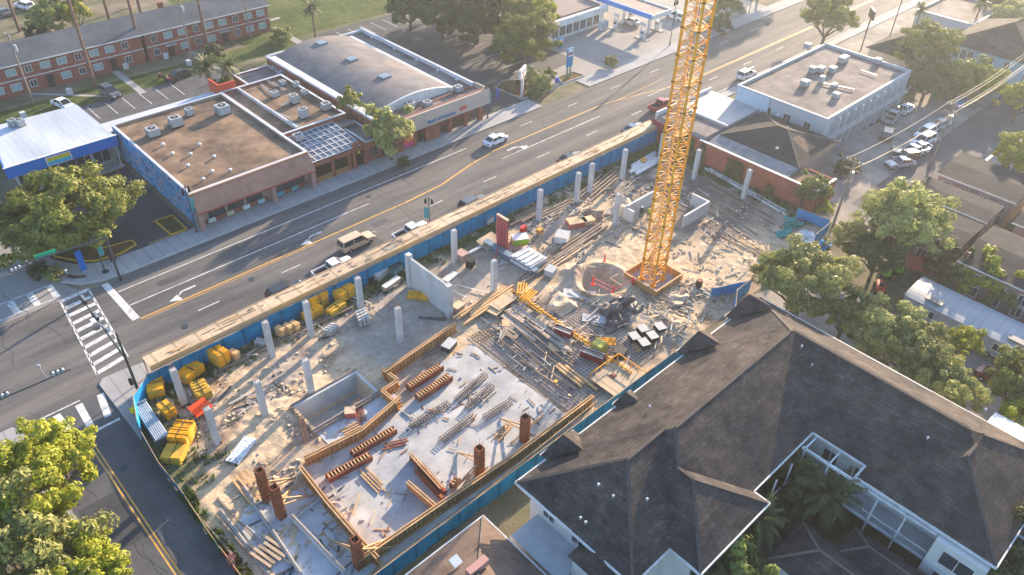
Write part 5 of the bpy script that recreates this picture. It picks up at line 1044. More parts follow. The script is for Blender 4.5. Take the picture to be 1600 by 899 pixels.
# deck at the far end of the yellow line
r = empty('timber_deck',tuple(at(955,592))[:2]+(0,),0,'small pale timber deck with a yellow railing above the near blue fence','deck')
c = at(955,592); P(r,'deck_boards',PLYPALE)(lambda b: b.box(c.x-2.2,c.y-2.6,.5,c.x+2.4,c.y+1.2,.62)); P(r,'post',LUMBER)(lambda b: [b.box(c.x+a,c.y+d,0,c.x+a+.12,c.y+d+.12,.5) for a in (-2,2) for d in (-2.4,1)]); P(r,'hatch',RUST)(lambda b: b.box(c.x-.4,c.y-.5,.621,c.x+.3,c.y+.1,.66))
P(r,'rail',YFORM)(lambda b: (b.bar((c.x+2.4,c.y-2.6,1.4),(c.x+2.4,c.y+1.2,1.4),.08), [b.bar((c.x+2.4,c.y-2.6+.95*i,.6),(c.x+2.4,c.y-2.6+.95*i,1.4),.07) for i in range(5)], b.bar((c.x-2.2,c.y+1.2,1.4),(c.x+2.4,c.y+1.2,1.4),.08), [b.bar((c.x-2.2+.9*i,c.y+1.2,.6),(c.x-2.2+.9*i,c.y+1.2,1.4),.07) for i in range(6)]))
# yellow beam line from the plywood to the deck
p = at(802,462); q = at(985,590)
r = empty('yellow_beam_line',((p.x+q.x)/2,(p.y+q.y)/2,0),0,'long line of yellow shoring frames edging the rebar mat','shoring')
n = 26
P(r,'top_beam',YFORM)(lambda b: b.bar((p.x,p.y,.75),(q.x,q.y,.75),.12,.14)); P(r,'bottom_beam',YPALE)(lambda b: b.bar((p.x,p.y,.2),(q.x,q.y,.2),.16,.2))
[P(r,'upright',YFORM)(lambda b: b.bar((*(p.lerp(q,i/n)).xy,.2),(*(p.lerp(q,i/n)).xy,.95),.10)) for i in range(n+1)]
[P(r,'raker',LUMBER)(lambda b: b.bar((*(p.lerp(q,(i+.2)/n)).xy,.7),(p.lerp(q,(i+.5)/n).x+.9,p.lerp(q,(i+.5)/n).y+.1,.1),.1)) for i in range(n)]
for i,(px,py,lb) in enumerate(((815,460,'pair of bright yellow beams crossing near the plywood corner'),(826,470,'bundle of yellow beams at the head of the yellow line'),(945,545,'short yellow beam rack beside the red bin'))):
    c = at(px,py); r = empty('yellow_beam_bundle',(c.x,c.y,.8 if i<2 else 1.0),(.7,.2,-.8)[i],lb,'form beams'); 
    for k in range(4): MB().box(-1.1,-.55+.32*k,0,1.1,-.40+.32*k,.2).build('beam',YFORM,r)
# red bins
for i,(px,py,L,lb) in enumerate(((925,562,3.4,'long dark red skip bin with a pale top near the timber deck'),(880,525,2.6,'narrow dark red bin beside the yellow shoring line'))):
    c = at(px,py); r = empty('skip_bin',(c.x,c.y,.15),-1.25 if i==0 else -1.3,lb,'skip'); r.scale=(.8,.6,.7)
    P(r,'tub',flat('bin_red',(0.20,0.03,0.035)),False)(lambda b: (b.box(-L/2,-.7,0,L/2,.7,.1), b.box(-L/2,-.7,.1,L/2,-.62,1.3), b.box(-L/2,.62,.1,L/2,.7,1.3), b.box(-L/2,-.62,.1,-L/2+.08,.62,1.3), b.box(L/2-.08,-.62,.1,L/2,.62,1.3)))
    P(r,'contents',PLYPALE,False)(lambda b: b.box(-L/2+.09,-.61,.9,L/2-.09,.61,1.1)); P(r,'rim',WHITE,False)(lambda b: (b.box(-L/2-.03,-.75,1.301,L/2+.03,-.6,1.36), b.box(-L/2-.03,.6,1.301,L/2+.03,.75,1.36)))
c = at(935,552); tag(MB().cbox((c.x,c.y,1.0),(1.2,1.4,1.2)).build('cable_drum_box',mat('olive_box',(0.35,0.33,0.08),0.8,0.2,1)),'olive yellow box beside the red skip near the deck','box')
# ================================================================== yellow form stacks
_r = random.Random(6)
def formstack(px,py,L,w,h,rz,label,ribbed=True,m=YFORM,z=0.1):
    c = at(px,py); r = empty('form_stack',(c.x,c.y,z),rz,label,'form panels','yellow form panel stacks')
    n = max(3,int(h/.17)); 
    if ribbed:
        k = max(4,int(w/.24))
        P(r,'panel_block',m,False)(lambda b: [b.box(-L/2+_r.uniform(0,.25),-w/2+i*w/k,0,L/2-_r.uniform(0,.25),-w/2+i*w/k+w/k*.62,h-_r.uniform(0,.1)) for i in range(k)])
        P(r,'backing',YPALE,False)(lambda b: b.box(-L/2+.04,-w/2+.02,.02,L/2-.04,w/2-.1,h-.16))
    else:
        P(r,'panel_block',m,False)(lambda b: [b.cbox((_r.uniform(-.1,.1),_r.uniform(-.08,.08),(i+.45)*h/n),(L*_r.uniform(.9,1),w*_r.uniform(.9,1),h/n*.7),_r.uniform(-.05,.05)) for i in range(n)])
        P(r,'backing',YPALE,False)(lambda b: b.box(-L/2+.05,-w/2+.05,.02,L/2-.05,w/2-.05,h-.1))
    P(r,'strap',DKSTEEL,False)(lambda b: b.box(-.03,-w/2-.02,0,.01,w/2+.02,h+.02))
    return r
formstack(246,612,2.4,1.6,1.3,1.2,'yellow form stack nearest the fence corner',False)
formstack(300,588,2.6,1.5,1.2,.35,'yellow form stack beside the column, long side to the fence')
formstack(343,566,1.5,2.4,1.9,.2,'tall yellow form stack with pale ribs behind the column')
formstack(264,648,1.1,1.7,1.2,.1,'small square yellow form stack below the fence corner one',False)
formstack(288,686,2.0,2.3,1.5,-.85,'ribbed pale yellow form stack in the middle of the left heap',True,YFORM)
formstack(275,715,2.0,1.9,.9,-.85,'flat olive yellow form stack at the bottom of the left heap',False,YPALE)
formstack(316,615,1.6,2.4,1.0,-.1,'open lattice of yellow form beams beside the orange cloth',True,YPALE)
formstack(494,478,2.6,2.0,2.1,.15,'tallest bright yellow form stack near the walkway',False)
formstack(490,496,2.6,1.0,1.2,.15,'lower yellow form stack in front of the tallest one',False)
formstack(538,466,2.4,1.6,1.5,.2,'right bright yellow form stack near the walkway',False)
formstack(526,487,2.4,1.2,.9,.25,'olive yellow form stack in front of the right bright one',True,YPALE)
formstack(654,466,2.6,1.2,.5,-.95,'low orange yellow form stack at the foot of the long wall',False)
sheet_thing(316,646,1.5,1.9,.2,'bright orange cloth draped over crates beside the column',ORANGE,.9,.08,.25,name='orange_cloth',cat='cloth')
# blue white pallet of pipes
c = (at(218,634)+at(262,702))/2; _d = at(262,702)-at(218,634); r = empty('pipe_pallet',(c.x,c.y,.2),math.atan2(_d.y,_d.x),'long pale blue bundle of scaffold tubes near the fence corner','scaffold tubes')
P(r,'frame_end',STEEL,False)(lambda b: (b.box(-2.9,-.7,0,-2.8,.7,1.0), b.box(2.8,-.7,0,2.9,.7,.8)))
for k in range(7): MB().tube((-3.0,-.55+.18*k,.75),(2.9,-.55+.18*k,.75),.075,n=6).build('tube',mat('tube_pale',(0.45,0.52,0.6),0.4,0.1,2,metal=.3),r)
P(r,'tray',flat('tray_slate',(0.2,0.24,0.3)),False)(lambda b: b.box(-2.9,-.68,.1,2.9,.68,.6))
c = at(214,645); tag(MB().cbox((c.x,c.y,.7),(1.0,.5,.5),.5).build('yellow_toolbox',flat('tool_yellow',(0.75,0.68,0.02))),'small bright yellow box at the left fence','box')
sheet_thing(378,706,1.4,3.2,.5,'crumpled pale blue plastic sheeting on the sand',mat('plastic_pale',(0.50,0.55,0.62),0.35,0.2,2,(0.7,0.72,0.75),.7,3,bump=.15,bscale=4),.25,.1,name='plastic_sheeting',cat='plastic')
sheet_thing(428,652,2.0,2.0,.2,'pale blue puddled sheeting beside the sunken pit',mat('plastic_pale',(0.5,0.55,0.62)),.12,.05,name='plastic_sheeting',cat='plastic')
# sacks and block pallets
for i,(px,py,lb) in enumerate(((462,517,'right tan sack pile in the row between back row columns'),(452,521,'middle tan sack pile in the row between back row columns'),(440,525,'left tan sack pile beside the second back row column'),(368,562,'tan sack pile beside the tall ribbed form stack'))):
    c = at(px,py); r = empty('sack_pile',(c.x,c.y,.1),.3,lb,'sacks','tan sack piles')
    for k in range(3): P(r,'sack',mat('sack_tan',(0.55,0.36,0.18),0.8,0.15,2),False,bevel=.1)(lambda b: b.box(-.4,-.6,k*.4,.4,.6,k*.4+.39))
for i,(px,py,s,lb) in enumerate(((518,520,1.0,'pallet of hollow grey blocks left of the back row column'),(567,502,1.3,'larger pallet of hollow grey blocks right of the back row column'),(408,540,.8,'small grey block pallet behind the sand furrows'))):
    c = at(px,py); r = empty('block_pallet',(c.x,c.y,.1),.3+.9*i,lb,'concrete blocks')
    P(r,'block_stack',CONC,False)(lambda b: [b.box(-.8*s+.4*s*a,-.5*s+.34*s*d,0,-.8*s+.4*s*a+.34*s,-.5*s+.34*s*d+.28*s,.7*s) for a in range(4) for d in range(3)]); P(r,'wrap',BLACK,False)(lambda b: b.box(-.78*s,-.48*s,0.02,.76*s,.44*s,.5*s)); P(r,'top_slats',WHITE,False)(lambda b: [b.cbox((-.6*s+.4*s*a,0,.74*s),(.08*s,1.1*s,.06),.3) for a in range(4)])
# heaps near the walkway
def crate(px,py,L,w,h,rz,label,m,cat='crate',z=.1,name='site_crate',lidm=None):
    c = at(px,py); r = empty(name,(c.x,c.y,z),rz,label,cat); P(r,'body',m,False,bevel=.02)(lambda b: b.box(-L/2,-w/2,0,L/2,w/2,h)); P(r,'lid',lidm or m,False)(lambda b: b.box(-L/2-.04,-w/2-.04,h+.003,L/2+.04,w/2+.04,h+.07)); return r
crate(595,432,2.4,1.2,.9,.3,'pale grey crate under the walkway, left of the long wall',CONC,lidm=CONC_W)
crate(618,426,1.6,1.1,1.0,.3,'green striped crate beside the end of the long wall',mat('crate_teal',(0.08,0.17,0.17),0.8,0.3,2),lidm=DKSTEEL)
crate(612,448,2.6,.7,.6,.2,'low pale crate in front of the green striped one',PLYPALE,lidm=WHITE)
crate(577,440,1.0,1.0,.6,.3,'dark crate in the shade under the walkway',BLACK)
crate(722,405,1.2,1.4,.9,.1,'reddish crate right of the column by the walkway',flat('crate_mauve',(0.35,0.24,0.22)))
crate(790,328,2.2,1.2,1.5,.25,'tall pale panel crate behind the red grid form',CONC_W,lidm=PLYPALE)
crate(768,345,2.6,.9,.8,.25,'long low pale crate left behind the red grid form',CONC_W,lidm=PLYPALE)
crate(812,380,2.1,1.4,.9,-.5,'white topped lime green crate right of the red grid form',flat('crate_lime',(0.28,0.5,0.04)),lidm=WHITE)
crate(826,393,1.8,1.2,.4,-.5,'tan crate in front of the lime green one',PLY)
crate(878,377,1.9,1.7,1.0,.5,'pale blue white box among the planks left of the crane',WHITE,lidm=ACW)
crate(818,362,.9,.7,.6,.4,'small bright red toolbox near the lime green crate',flat('crate_red',(0.5,0.03,0.03)))
crate(843,366,.8,.6,.7,.2,'small amber toolbox beside the back row column',flat('crate_amber',(0.5,0.25,0.04)))
crate(900,354,2.6,1.6,.9,-.4,'red striped pallet in the rubble by the column',flat('crate_brickred',(0.45,0.12,0.09)),lidm=PLY)
crate(918,352,1.6,1.2,.9,-.3,'tan pallet right of the red striped one',PLY)
crate(667,513 if False else 722,1,1,1,0,'x',PLY) if False else None
crate(735,418,1.0,.9,1.1,.4,'dark round bin on the floor right of the long wall',BLACK,name='site_bin',cat='bin')
crate(716,487,1.3,1.0,.9,.1,'pinkish box at the foot of the long wall pier',flat('crate_mauve',(0.35,0.24,0.22)),lidm=PLYPALE)
crate(548,650,1.0,.9,.7,-.6,'tan topped red trolley on the small bluish slab',flat('crate_brickred',(0.45,0.12,0.09)),lidm=PLYPALE)
crate(702,545,1.6,1.1,.7,.3,'white trolley frame at the far edge of the big slab',DKSTEEL,lidm=CONC_W)
crate(860,385 if False else 430,1.4,1.2,.9,.3,'pale blue grey machine beside the excavation',ACW)
crate(1005,262 if False else 255,1.0,.8,.5,.3,'orange crate by the last back row column',flat('crate_orange',(0.6,0.28,0.05)))
crate(968,560,1.3,1.1,1.1,.3,'dark caged generator beside the timber deck',DKSTEEL,lidm=BLACK)
for i,(px,py) in enumerate(((990,533),(1003,521),(1005,543),(1018,532),(1030,518))):
    crate(px,py,1.0,1.2,.7,-.35,['white topped square container, left one of the five by the near fence','white topped square container at the back left of the five','white topped square container nearest the blue fence','white topped square container in the middle of the five','small white topped container, rightmost of the five'][i],BLACK,'container',lidm=ACW,name='square_container')
# red grid form standing on its blue steel base, concrete beam block
c = at(786,392); r = empty('red_wall_form',(c.x,c.y,0),0,'tall dark red steel wall form standing upright by the blue steel beam','form')
P(r,'face_sheet',REDF)(lambda b: b.box(c.x-.12,c.y-.9,0,c.x,c.y+1.1,5.2))
P(r,'rib_grid',flat('red_rib',(0.55,0.16,0.15)))(lambda b: ([b.box(c.x-.26,c.y-.9,.2+.4*i,c.x-.125,c.y+1.1,.26+.4*i) for i in range(13)], [b.box(c.x-.28,c.y-.9+.65*i,0,c.x-.265,c.y-.84+.65*i,5.2) for i in range(4)]))
P(r,'top_rail',PLYPALE)(lambda b: b.box(c.x-.3,c.y-.95,5.203,c.x+.08,c.y+1.15,5.32)); P(r,'prop',REDF)(lambda b: b.bar((c.x-.2,c.y,3.0),(c.x-2.6,c.y-1.2,.1),.12))
p = at(758,384); q = at(838,432)
r = empty('blue_steel_beam',((p.x+q.x)/2,(p.y+q.y)/2,.1),math.atan2(q.y-p.y,q.x-p.x),'long blue grey steel form beam lying in front of the red wall form','steel beam'); L=(q-p).length
P(r,'web',mat('steel_blue',(0.13,0.20,0.27),0.5,0.15,1),False)(lambda b: b.box(-L/2,-.15,.12,L/2,.15,.75)); P(r,'flange',mat('steel_blue',(0.2,0.3,0.38)),False)(lambda b: (b.box(-L/2,-.45,.753,L/2,.45,.85), b.box(-L/2,-.45,0,L/2,.45,.117)))
c = at(826,412); r = empty('concrete_block',(c.x,c.y,.1),.03,'pale concrete footing block with slots beside the blue steel beam','concrete block'); P(r,'body',CONC_W,False,bevel=.03)(lambda b: b.box(-1.6,-1.8,0,1.6,1.8,1.0)); P(r,'slot_bars',WHITE,False)(lambda b: [b.box(-1.4,-1.5+.8*i,1.003,1.2,-1.1+.8*i,1.12) for i in range(4)])
# round excavation with red barrier
for i,(px,py,lb) in enumerate(((957,462,'red barrier post at the near rim of the round excavation'),(926,447,'red barrier post at the left rim of the round excavation'),(944,412,'red barrier post behind the round excavation'),(988,448,'red barrier post between the excavation and the crane footing'))):
    c = at(px,py); r = empty('barrier_post',(c.x,c.y,.2),0,lb,'barrier post','red posts round the excavation'); P(r,'post',flat('barrier_red',(0.7,0.03,0.02)),False)(lambda b: b.tube((0,0,0),(0,0,1.3),.1,n=6)); P(r,'foot',flat('barrier_red',(0.7,0.03,0.02)),False)(lambda b: b.tube((0,0,0),(0,0,.12),.28,n=8))
A,B,C_,D = at(957,462),at(926,447),at(944,412),at(988,448)
o = MB().bar((A.x,A.y,1.2),(B.x,B.y,1.2),.07).bar((A.x,A.y,.8),(D.x,D.y,1.2),.07).bar((A.x,A.y,.6),(B.x,B.y,.6),.07).build('barrier_rail',flat('barrier_pink',(0.55,0.10,0.12))); tag(o,'thin red barrier rails spanning the near side of the round excavation','barrier rail')
o = MB().bar((*at(952,444).xy,.9),(*at(966,437).xy,.9),.1).bar((*at(952,444).xy,.9),(*at(970,455).xy,.9),.1).build('timber_angle',PLYPALE); tag(o,'pale timber angle frame beside the round excavation','timber frame')
def heap(px,py,rr,label,m,seed,name='rubble_heap',cat='heap',z=-.05):
    c = at(px,py); b = MB(); b.blob((c.x,c.y,z),rr,seed,18,8,.35,True); return tag(b.build(name,m,smooth=False),label,cat)
heap(965,483,(2.6,1.2,1.3),'dark tarpaulin covered mound between the crane footing and the white containers',TARP,3,'tarp_mound')
heap(985,488,(2.0,.9,.8),'grey tarpaulin fold trailing right of the dark mound',TARP,5,'tarp_mound')
heap(962,507,(2.2,1.0,.7),'low dark tarpaulin mound nearest the white containers',TARP,6,'tarp_mound')
SANDM = mat('sand_pile',(0.52,0.42,0.31),0.95,0.2,1.2,bump=.06,bscale=3,fine=.2,fscale=6)
heap(875,480,(2.2,1.6,.8),'sandy spoil heap beside the yellow shoring line',SANDM,9,'spoil_heap')
heap(925,340,(2.6,1.4,1.0),'brown rubble heap by the column left of the crane',mat('rubble_brown',(0.22,0.12,0.08),0.9,0.4,1.5,(0.45,0.36,0.26),.7,1.2,bump=.1,bscale=4),11)
heap(975,328,(2.6,1.6,.9),'pale rubble heap left of the crane mast',SANDM,12)
heap(1060,472,(1.6,1.2,.8),'pale broken rock heap on the sand between the crane and the near fence',SANDM,13)
# heavy barrel and its neighbours
c = at(1091,450); r = empty('steel_barrel',(c.x,c.y,.1),0,'upright dark brown barrel on the sand right of the crane footing','barrel'); P(r,'drum',mat('barrel_brown',(0.07,0.035,0.03),0.6,0.2,2),False)(lambda b: b.tube((0,0,0),(0,0,1.1),.42,n=14)); P(r,'lid',RUST,False)(lambda b: b.tube((0,0,1.1),(0,0,1.14),.38,n=14))
c = at(1082,456); tag(MB().blob((c.x,c.y,.0),(.9,.7,.5),4,10,6,.2,True).build('sand_bag_pile',SANDM),'pale sand bag pile beside the dark barrel','sand bags')
# ================================================================== blue fences
def fence(pts,h,label,m=BLUEFAB,post=2.4,sag=.06,seed=0,posts=True,name='site_fence'):
    c = sum((Vector(p) for p in pts),Vector((0,0)))/len(pts); r = empty(name,(c.x,c.y,0),0,label,'fence'); rn = random.Random(seed)
    b = MB(); line = []
    for i in range(len(pts)-1):
        p = Vector(pts[i]); q = Vector(pts[i+1]); n = max(1,int((q-p).length/.6))
        for k in range(n+(i==len(pts)-2)): line.append(p.lerp(q,k/n))
    for k in range(len(line)):
        x,y = line[k]; d = line[min(k+1,len(line)-1)]-line[max(k-1,0)]; d.normalize(); nn = Vector((-d.y,d.x))
        o = rn.uniform(-.07,.07); hz = h+rn.uniform(-sag,sag)
        for z,oo in ((.05,o*.6),(h*.5,o),(hz,o*.4)):
            b.v.append((x+nn.x*(oo-.02),y+nn.y*(oo-.02),z)); b.v.append((x+nn.x*(oo+.02),y+nn.y*(oo+.02),z))
    for k in range(len(line)-1):
        a = k*6; d = a+6
        for j in (0,2): b.f += [(a+j,d+j,d+j+2,a+j+2),(d+j+1,a+j+1,a+j+3,d+j+3)]
        b.f += [(a+4,d+4,d+5,a+5)]
    b.build('fabric',m,r,world=True)
    if posts:
        for i in range(len(pts)-1):
            p = Vector(pts[i]); q = Vector(pts[i+1]); n = max(1,int((q-p).length/post))
            for k in range(n): 
                s = p.lerp(q,k/n); P(r,'post',STEEL)(lambda b: b.tube((s.x,s.y+.08,0),(s.x,s.y+.08,h+.15),.035,n=6))
        P(r,'top_rail',LUMBER)(lambda b: [b.bar((*pts[i],h+.08),(*pts[i+1],h+.08),.05) for i in range(len(pts)-1)])
    return r
fence([(13.0,65.85),(40,65.95),(70,66.0),(98,66.0)],2.35,'long blue fabric fence under the timber walkway along the avenue',seed=1,post=3.2)
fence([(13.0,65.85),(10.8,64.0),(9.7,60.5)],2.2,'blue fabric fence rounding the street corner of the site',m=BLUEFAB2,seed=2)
fence([(9.7,60.5),(9.3,55.5),(9.45,50.5)],1.1,'low sagging blue fabric fence beside the side street',seed=3,name='sagging_fence')
fence([(9.45,50.3),(9.3,46.5),(9.25,43.5)],.9,'low green netting fence beside the side street',m=GREENFAB,seed=4,name='sagging_fence')
fence([(9.3,43.4),(9.3,40),(9.35,33)],.9,'low red striped barrier netting at the bottom of the side street',m=REDFAB,seed=5,name='sagging_fence')
fence([(10.0,31.95),(30,31.95),(59.5,31.85)],2.1,'long bright blue fabric fence along the near edge of the site',seed=6,post=3)
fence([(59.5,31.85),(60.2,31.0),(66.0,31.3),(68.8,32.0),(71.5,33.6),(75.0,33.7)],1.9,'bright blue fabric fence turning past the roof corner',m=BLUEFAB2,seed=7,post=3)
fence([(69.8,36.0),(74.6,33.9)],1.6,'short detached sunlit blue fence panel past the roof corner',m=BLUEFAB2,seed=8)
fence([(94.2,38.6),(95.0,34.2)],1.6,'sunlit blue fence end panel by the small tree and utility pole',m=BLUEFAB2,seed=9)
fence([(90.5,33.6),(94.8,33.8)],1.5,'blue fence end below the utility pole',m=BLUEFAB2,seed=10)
def crumple(px,py,rr,label,m,seed): 
    c = at(px,py); b = MB(); b.blob((c.x,c.y,0),rr,seed,16,8,.5,True); return tag(b.build('crumpled_sheet',m),label,'sheeting')
crumple(1235,352,(1.6,1.2,.9),'crumpled teal sheeting heap at the end of the brick wall',TEALF,2); crumple(1225,368,(1.2,.8,.5),'smaller teal sheeting heap below the first',TEALF,3); crumple(1262,372,(1.3,1.2,.6),'pale crumpled plastic heap by the utility pole',mat('plastic_pale',(0.5,0.55,0.62)),7); crumple(1192,410,(.9,.7,.6),'bright blue sheeting bundle half under the big pale tree',BLUEFAB2,4); crumple(1285,385,(1.2,.8,.7),'blue sheeting bundle at the foot of the utility pole',BLUEFAB2,5)
# pipes along the near fence (dark bundles outside the formwork)
boards((640,875),(900,672),3,.14,.28,.14,'dark steel tubes laid along the near blue fence',DKSTEEL,'pipe',.15,name='pipe_bundle',seed=31,rand=.01)
boards((905,672),(1035,572),3,.25,.12,.15,'brown planks laid along the near blue fence beyond the formwork',LUMBER,'lumber',.15,seed=32,rand=.02)
# handrail on formwork
p = at(690,826,1.3); q = at(930,632,1.3)
r = empty('guard_rail',((p.x+q.x)/2,(p.y+q.y)/2,0),0,'slim timber guard rail above the near formwork','guard rail'); P(r,'rail',LUMBER)(lambda b: (b.bar((p.x,p.y-.2,2.0),(q.x,q.y-.2,2.0),.06))); [P(r,'post',LUMBER)(lambda b: b.bar((*(p.lerp(q,i/10)).xy,.3),(*(p.lerp(q,i/10)).xy,2.05),.06)) for i in range(11)]
# ================================================================== covered walkway
r = empty('covered_walkway',(55,67.4,0),0,'long covered timber walkway with a pale plywood roof between site and avenue','walkway')
X0,X1,Y0,Y1 = 13.6,97.6,66.25,68.25
seg = 12
for i in range(seg):
    a = X0+(X1-X0)*i/seg; d = X0+(X1-X0)*(i+1)/seg
    P(r,'roof_deck',PLYPALE)(lambda b: b.box(a+.01,Y0,2.72,d-.01,Y1,2.82+.012*(i%3)))
    P(r,'fascia_board',PLY if i%2 else mat('plywood_amber',(0.60,0.38,0.18),0.8,0.15,.7))(lambda b: b.box(a+.01,Y0-.06,2.25,d-.01,Y0-.005,2.95))
    P(r,'outer_fascia',PLY)(lambda b: b.box(a+.01,Y1+.005,2.45,d-.01,Y1+.06,2.9))
    for s in range(2): P(r,'post',LUMBER)(lambda b: (b.box(a+3.5*s,Y1-.15,0.13,a+3.5*s+.12,Y1-.03,2.72),))
rn = random.Random(8)
for i in range(46):
    tag(MB().cbox((rn.uniform(X0+2,X1-2),rn.uniform(Y0+.4,Y1-.4),2.875),(rn.uniform(1,2.6),.09,.05),rn.uniform(-.08,.08)+(1.57 if False else 0)).build('loose_batten',LUMBER),'loose timber batten lying on the covered walkway roof','batten','loose battens on the walkway roof')
for i in range(30):
    tag(MB().cbox((rn.uniform(X0+2,X1-2),rn.uniform(Y0+.4,Y1-.4),2.87),(rn.uniform(.3,1.1),rn.uniform(.06,.22),.04),rn.uniform(-.3,.3)).build('dark_offcut',GREYWOOD),'dark wood offcut lying on the covered walkway roof','offcut','dark offcuts on the walkway roof')
# raking pipes standing out above the walkway edge
for i,(px,py) in enumerate(((222,545),(262,535),(300,512),(330,495),(357,478),(390,460))):
    c = at(px,py); 
# ================================================================== litter of boards, stones and offcuts nobody could count
rn = random.Random(21); bs = {k: MB() for k in 'wgd'}
zones = [((70,90),(50,62),330),((60,76),(50,60),220),((44,60),(35,50),260),((53,72),(57,62.5),180),((12,20),(34,48),160),((13,24),(56,64),120),((60,72),(34,40),260),((72,92),(36,48),120),((18,42),(34,46),60),((28,44),(60,64),90),((46,52),(50,56),60)]
for (xa,xb),(ya,yb),n in zones:
    for i in range(n):
        x = rn.uniform(xa,xb); y = rn.uniform(ya,yb)
        if 64.5 < x < 70.6 and 40.3 < y < 46.1: continue
        if noise.noise(Vector((x*.35,y*.35,9))) < -.1: continue
        z = site_z(x,y)+.06+(.12 if 43<x<59 and y<50 else 0); k = rn.random(); mm = rn.choice('wwgggd')
        if k < .45: bs[mm].cbox((x,y,z+rn.uniform(0,.25)),(rn.uniform(.5,2.6),rn.uniform(.06,.2),rn.uniform(.04,.12)),rn.choice((0,1.57,.5,rn.uniform(0,3.14)))+rn.uniform(-.25,.25),rn.uniform(-.1,.1),rn.uniform(-.1,.1))
        else: s = rn.uniform(.08,.3); bs[mm].cbox((x,y,z),(s,s*rn.uniform(.6,1.4),s*.7),rn.uniform(0,3),rn.uniform(-.4,.4),rn.uniform(-.4,.4))
for k,m,nm,lb in (('w',PLYPALE,'timber_litter','scattered pale timber offcuts over the building site'),('g',CONC,'rubble_litter','scattered grey rubble and blocks over the building site'),('d',DKSTEEL,'metal_litter','scattered dark metal scraps over the building site')):
    tag(bs[k].build(nm,m),lb,'site litter',kind='stuff')
# stones on the churned sand
b = MB(); 
for i in range(900):
    x = rn.uniform(16,31) if i%2 else rn.uniform(60,90); y = rn.uniform(47,61) if i%2 else rn.uniform(34,46)
    if noise.noise(Vector((x*.5,y*.5,4))) < .02: continue
    s = rn.uniform(.08,.28); b.cbox((x,y,site_z(x,y)+s*.2),(s*1.6,s,s*.7),rn.uniform(0,3),rn.uniform(-.4,.4),rn.uniform(-.4,.4))
tag(b.build('sand_clods',SANDM),'pale clods of churned sand strewn over the site','clods',kind='stuff')

rn = random.Random(31)
b1 = MB(); b2 = MB(); b3 = MB()
for i in range(230):
    x = rn.uniform(17,43); y = rn.uniform(34,49.5)
    if y > 46.5 and x < 33: continue
    if noise.noise(Vector((x*.3,y*.3,5))) < -.05: continue
    k = rn.random(); a = rn.choice((.45,-.9,0,1.57,rn.uniform(0,3)))+rn.uniform(-.2,.2)
    (b1 if k<.5 else b2 if k<.8 else b3).cbox((x,y,.09+rn.uniform(0,.06)),(rn.uniform(.2,1.5),rn.uniform(.03,.11),.05),a)
tag(b1.build('timber_litter',GREYWOOD),'timber offcuts scattered over the poured slab','site litter',kind='stuff')
tag(b2.build('metal_litter',RUST),'rusty bar ends scattered over the poured slab','site litter',kind='stuff')
tag(b3.build('plank_litter',LUMBER),'tan wood scraps scattered over the poured slab','site litter',kind='stuff')
boards((655,560),(690,540),3,.2,.2,.12,'small pile of planks behind the two red brown form beams',GREYWOOD,'lumber',.1,seed=41)
boards((565,735),(600,770),4,.12,.18,.1,'fanned loose timbers left of the slab centre',LUMBER,'lumber',.1,seed=42)
boards((600,700),(640,690),3,.12,.2,.1,'loose rusty bars in the middle of the slab',RUST,'steel bars',.1,seed=43,name='bar_pile')
boards((655,735),(700,785),2,.3,.4,.5,'pair of rusty form beams leaning near the short formwork panel',RUST,'form beams',.1,seed=44)
boards((775,690),(800,660),3,.12,.2,.1,'orange braces lying beside the rusty column form near the mat',WOODF,'lumber',.1,seed=45)
boards((530,680),(560,665),3,.15,.2,.1,'short planks inside the lower formwork corner',LUMBER,'lumber',.1,seed=46)
boards((558,628),(568,668),4,.12,.12,.1,'bundle of long bars standing on the small bluish slab',RUST,'steel bars',.1,seed=47,name='bar_pile')
boards((400,852),(440,880),5,.25,.2,.15,'pale boards strewn over the lower left corner of the site',PLYPALE,'lumber',.3,seed=48)
boards((330,800),(395,870),3,.18,.9,.12,'weathered boards along the lower left edge beam',GREYWOOD,'lumber',.2,seed=49)
boards((375,745),(410,790),4,.2,.3,.12,'broken planks beside the twin rusty column forms',LUMBER,'lumber',.3,seed=50)
boards((1110,350),(1180,400),3,.12,.9,.1,'thin dark boards in the sand right of the crane',GREYWOOD,'lumber',.3,seed=51)
boards((1010,465),(1060,430) if False else (1075,490),4,.15,.7,.12,'broken boards strewn in front of the crane footing',GREYWOOD,'lumber',.3,seed=52)
boards((985,550),(1050,512),3,.25,.3,.15,'tan planks between the white topped containers and the near fence',LUMBER,'lumber',.1,seed=53)
c = at(478,690); r = empty('rebar_column_cage',(c.x,c.y,0),0,'slim upright rebar cage at the formwork corner','rebar cage')
P(r,'long_bars',REBAR,False)(lambda b: [b.tube((dx,dy,0),(dx,dy,3.6),.035,n=4) for dx in (-.2,.2) for dy in (-.2,0,.2)]); P(r,'stirrups',REBAR,False)(lambda b: [(b.bar((-.2,-.2,.3*i),(.2,-.2,.3*i),.03), b.bar((-.2,.2,.3*i),(.2,.2,.3*i),.03), b.bar((-.2,-.2,.3*i),(-.2,.2,.3*i),.03), b.bar((.2,-.2,.3*i),(.2,.2,.3*i),.03)) for i in range(1,11)])
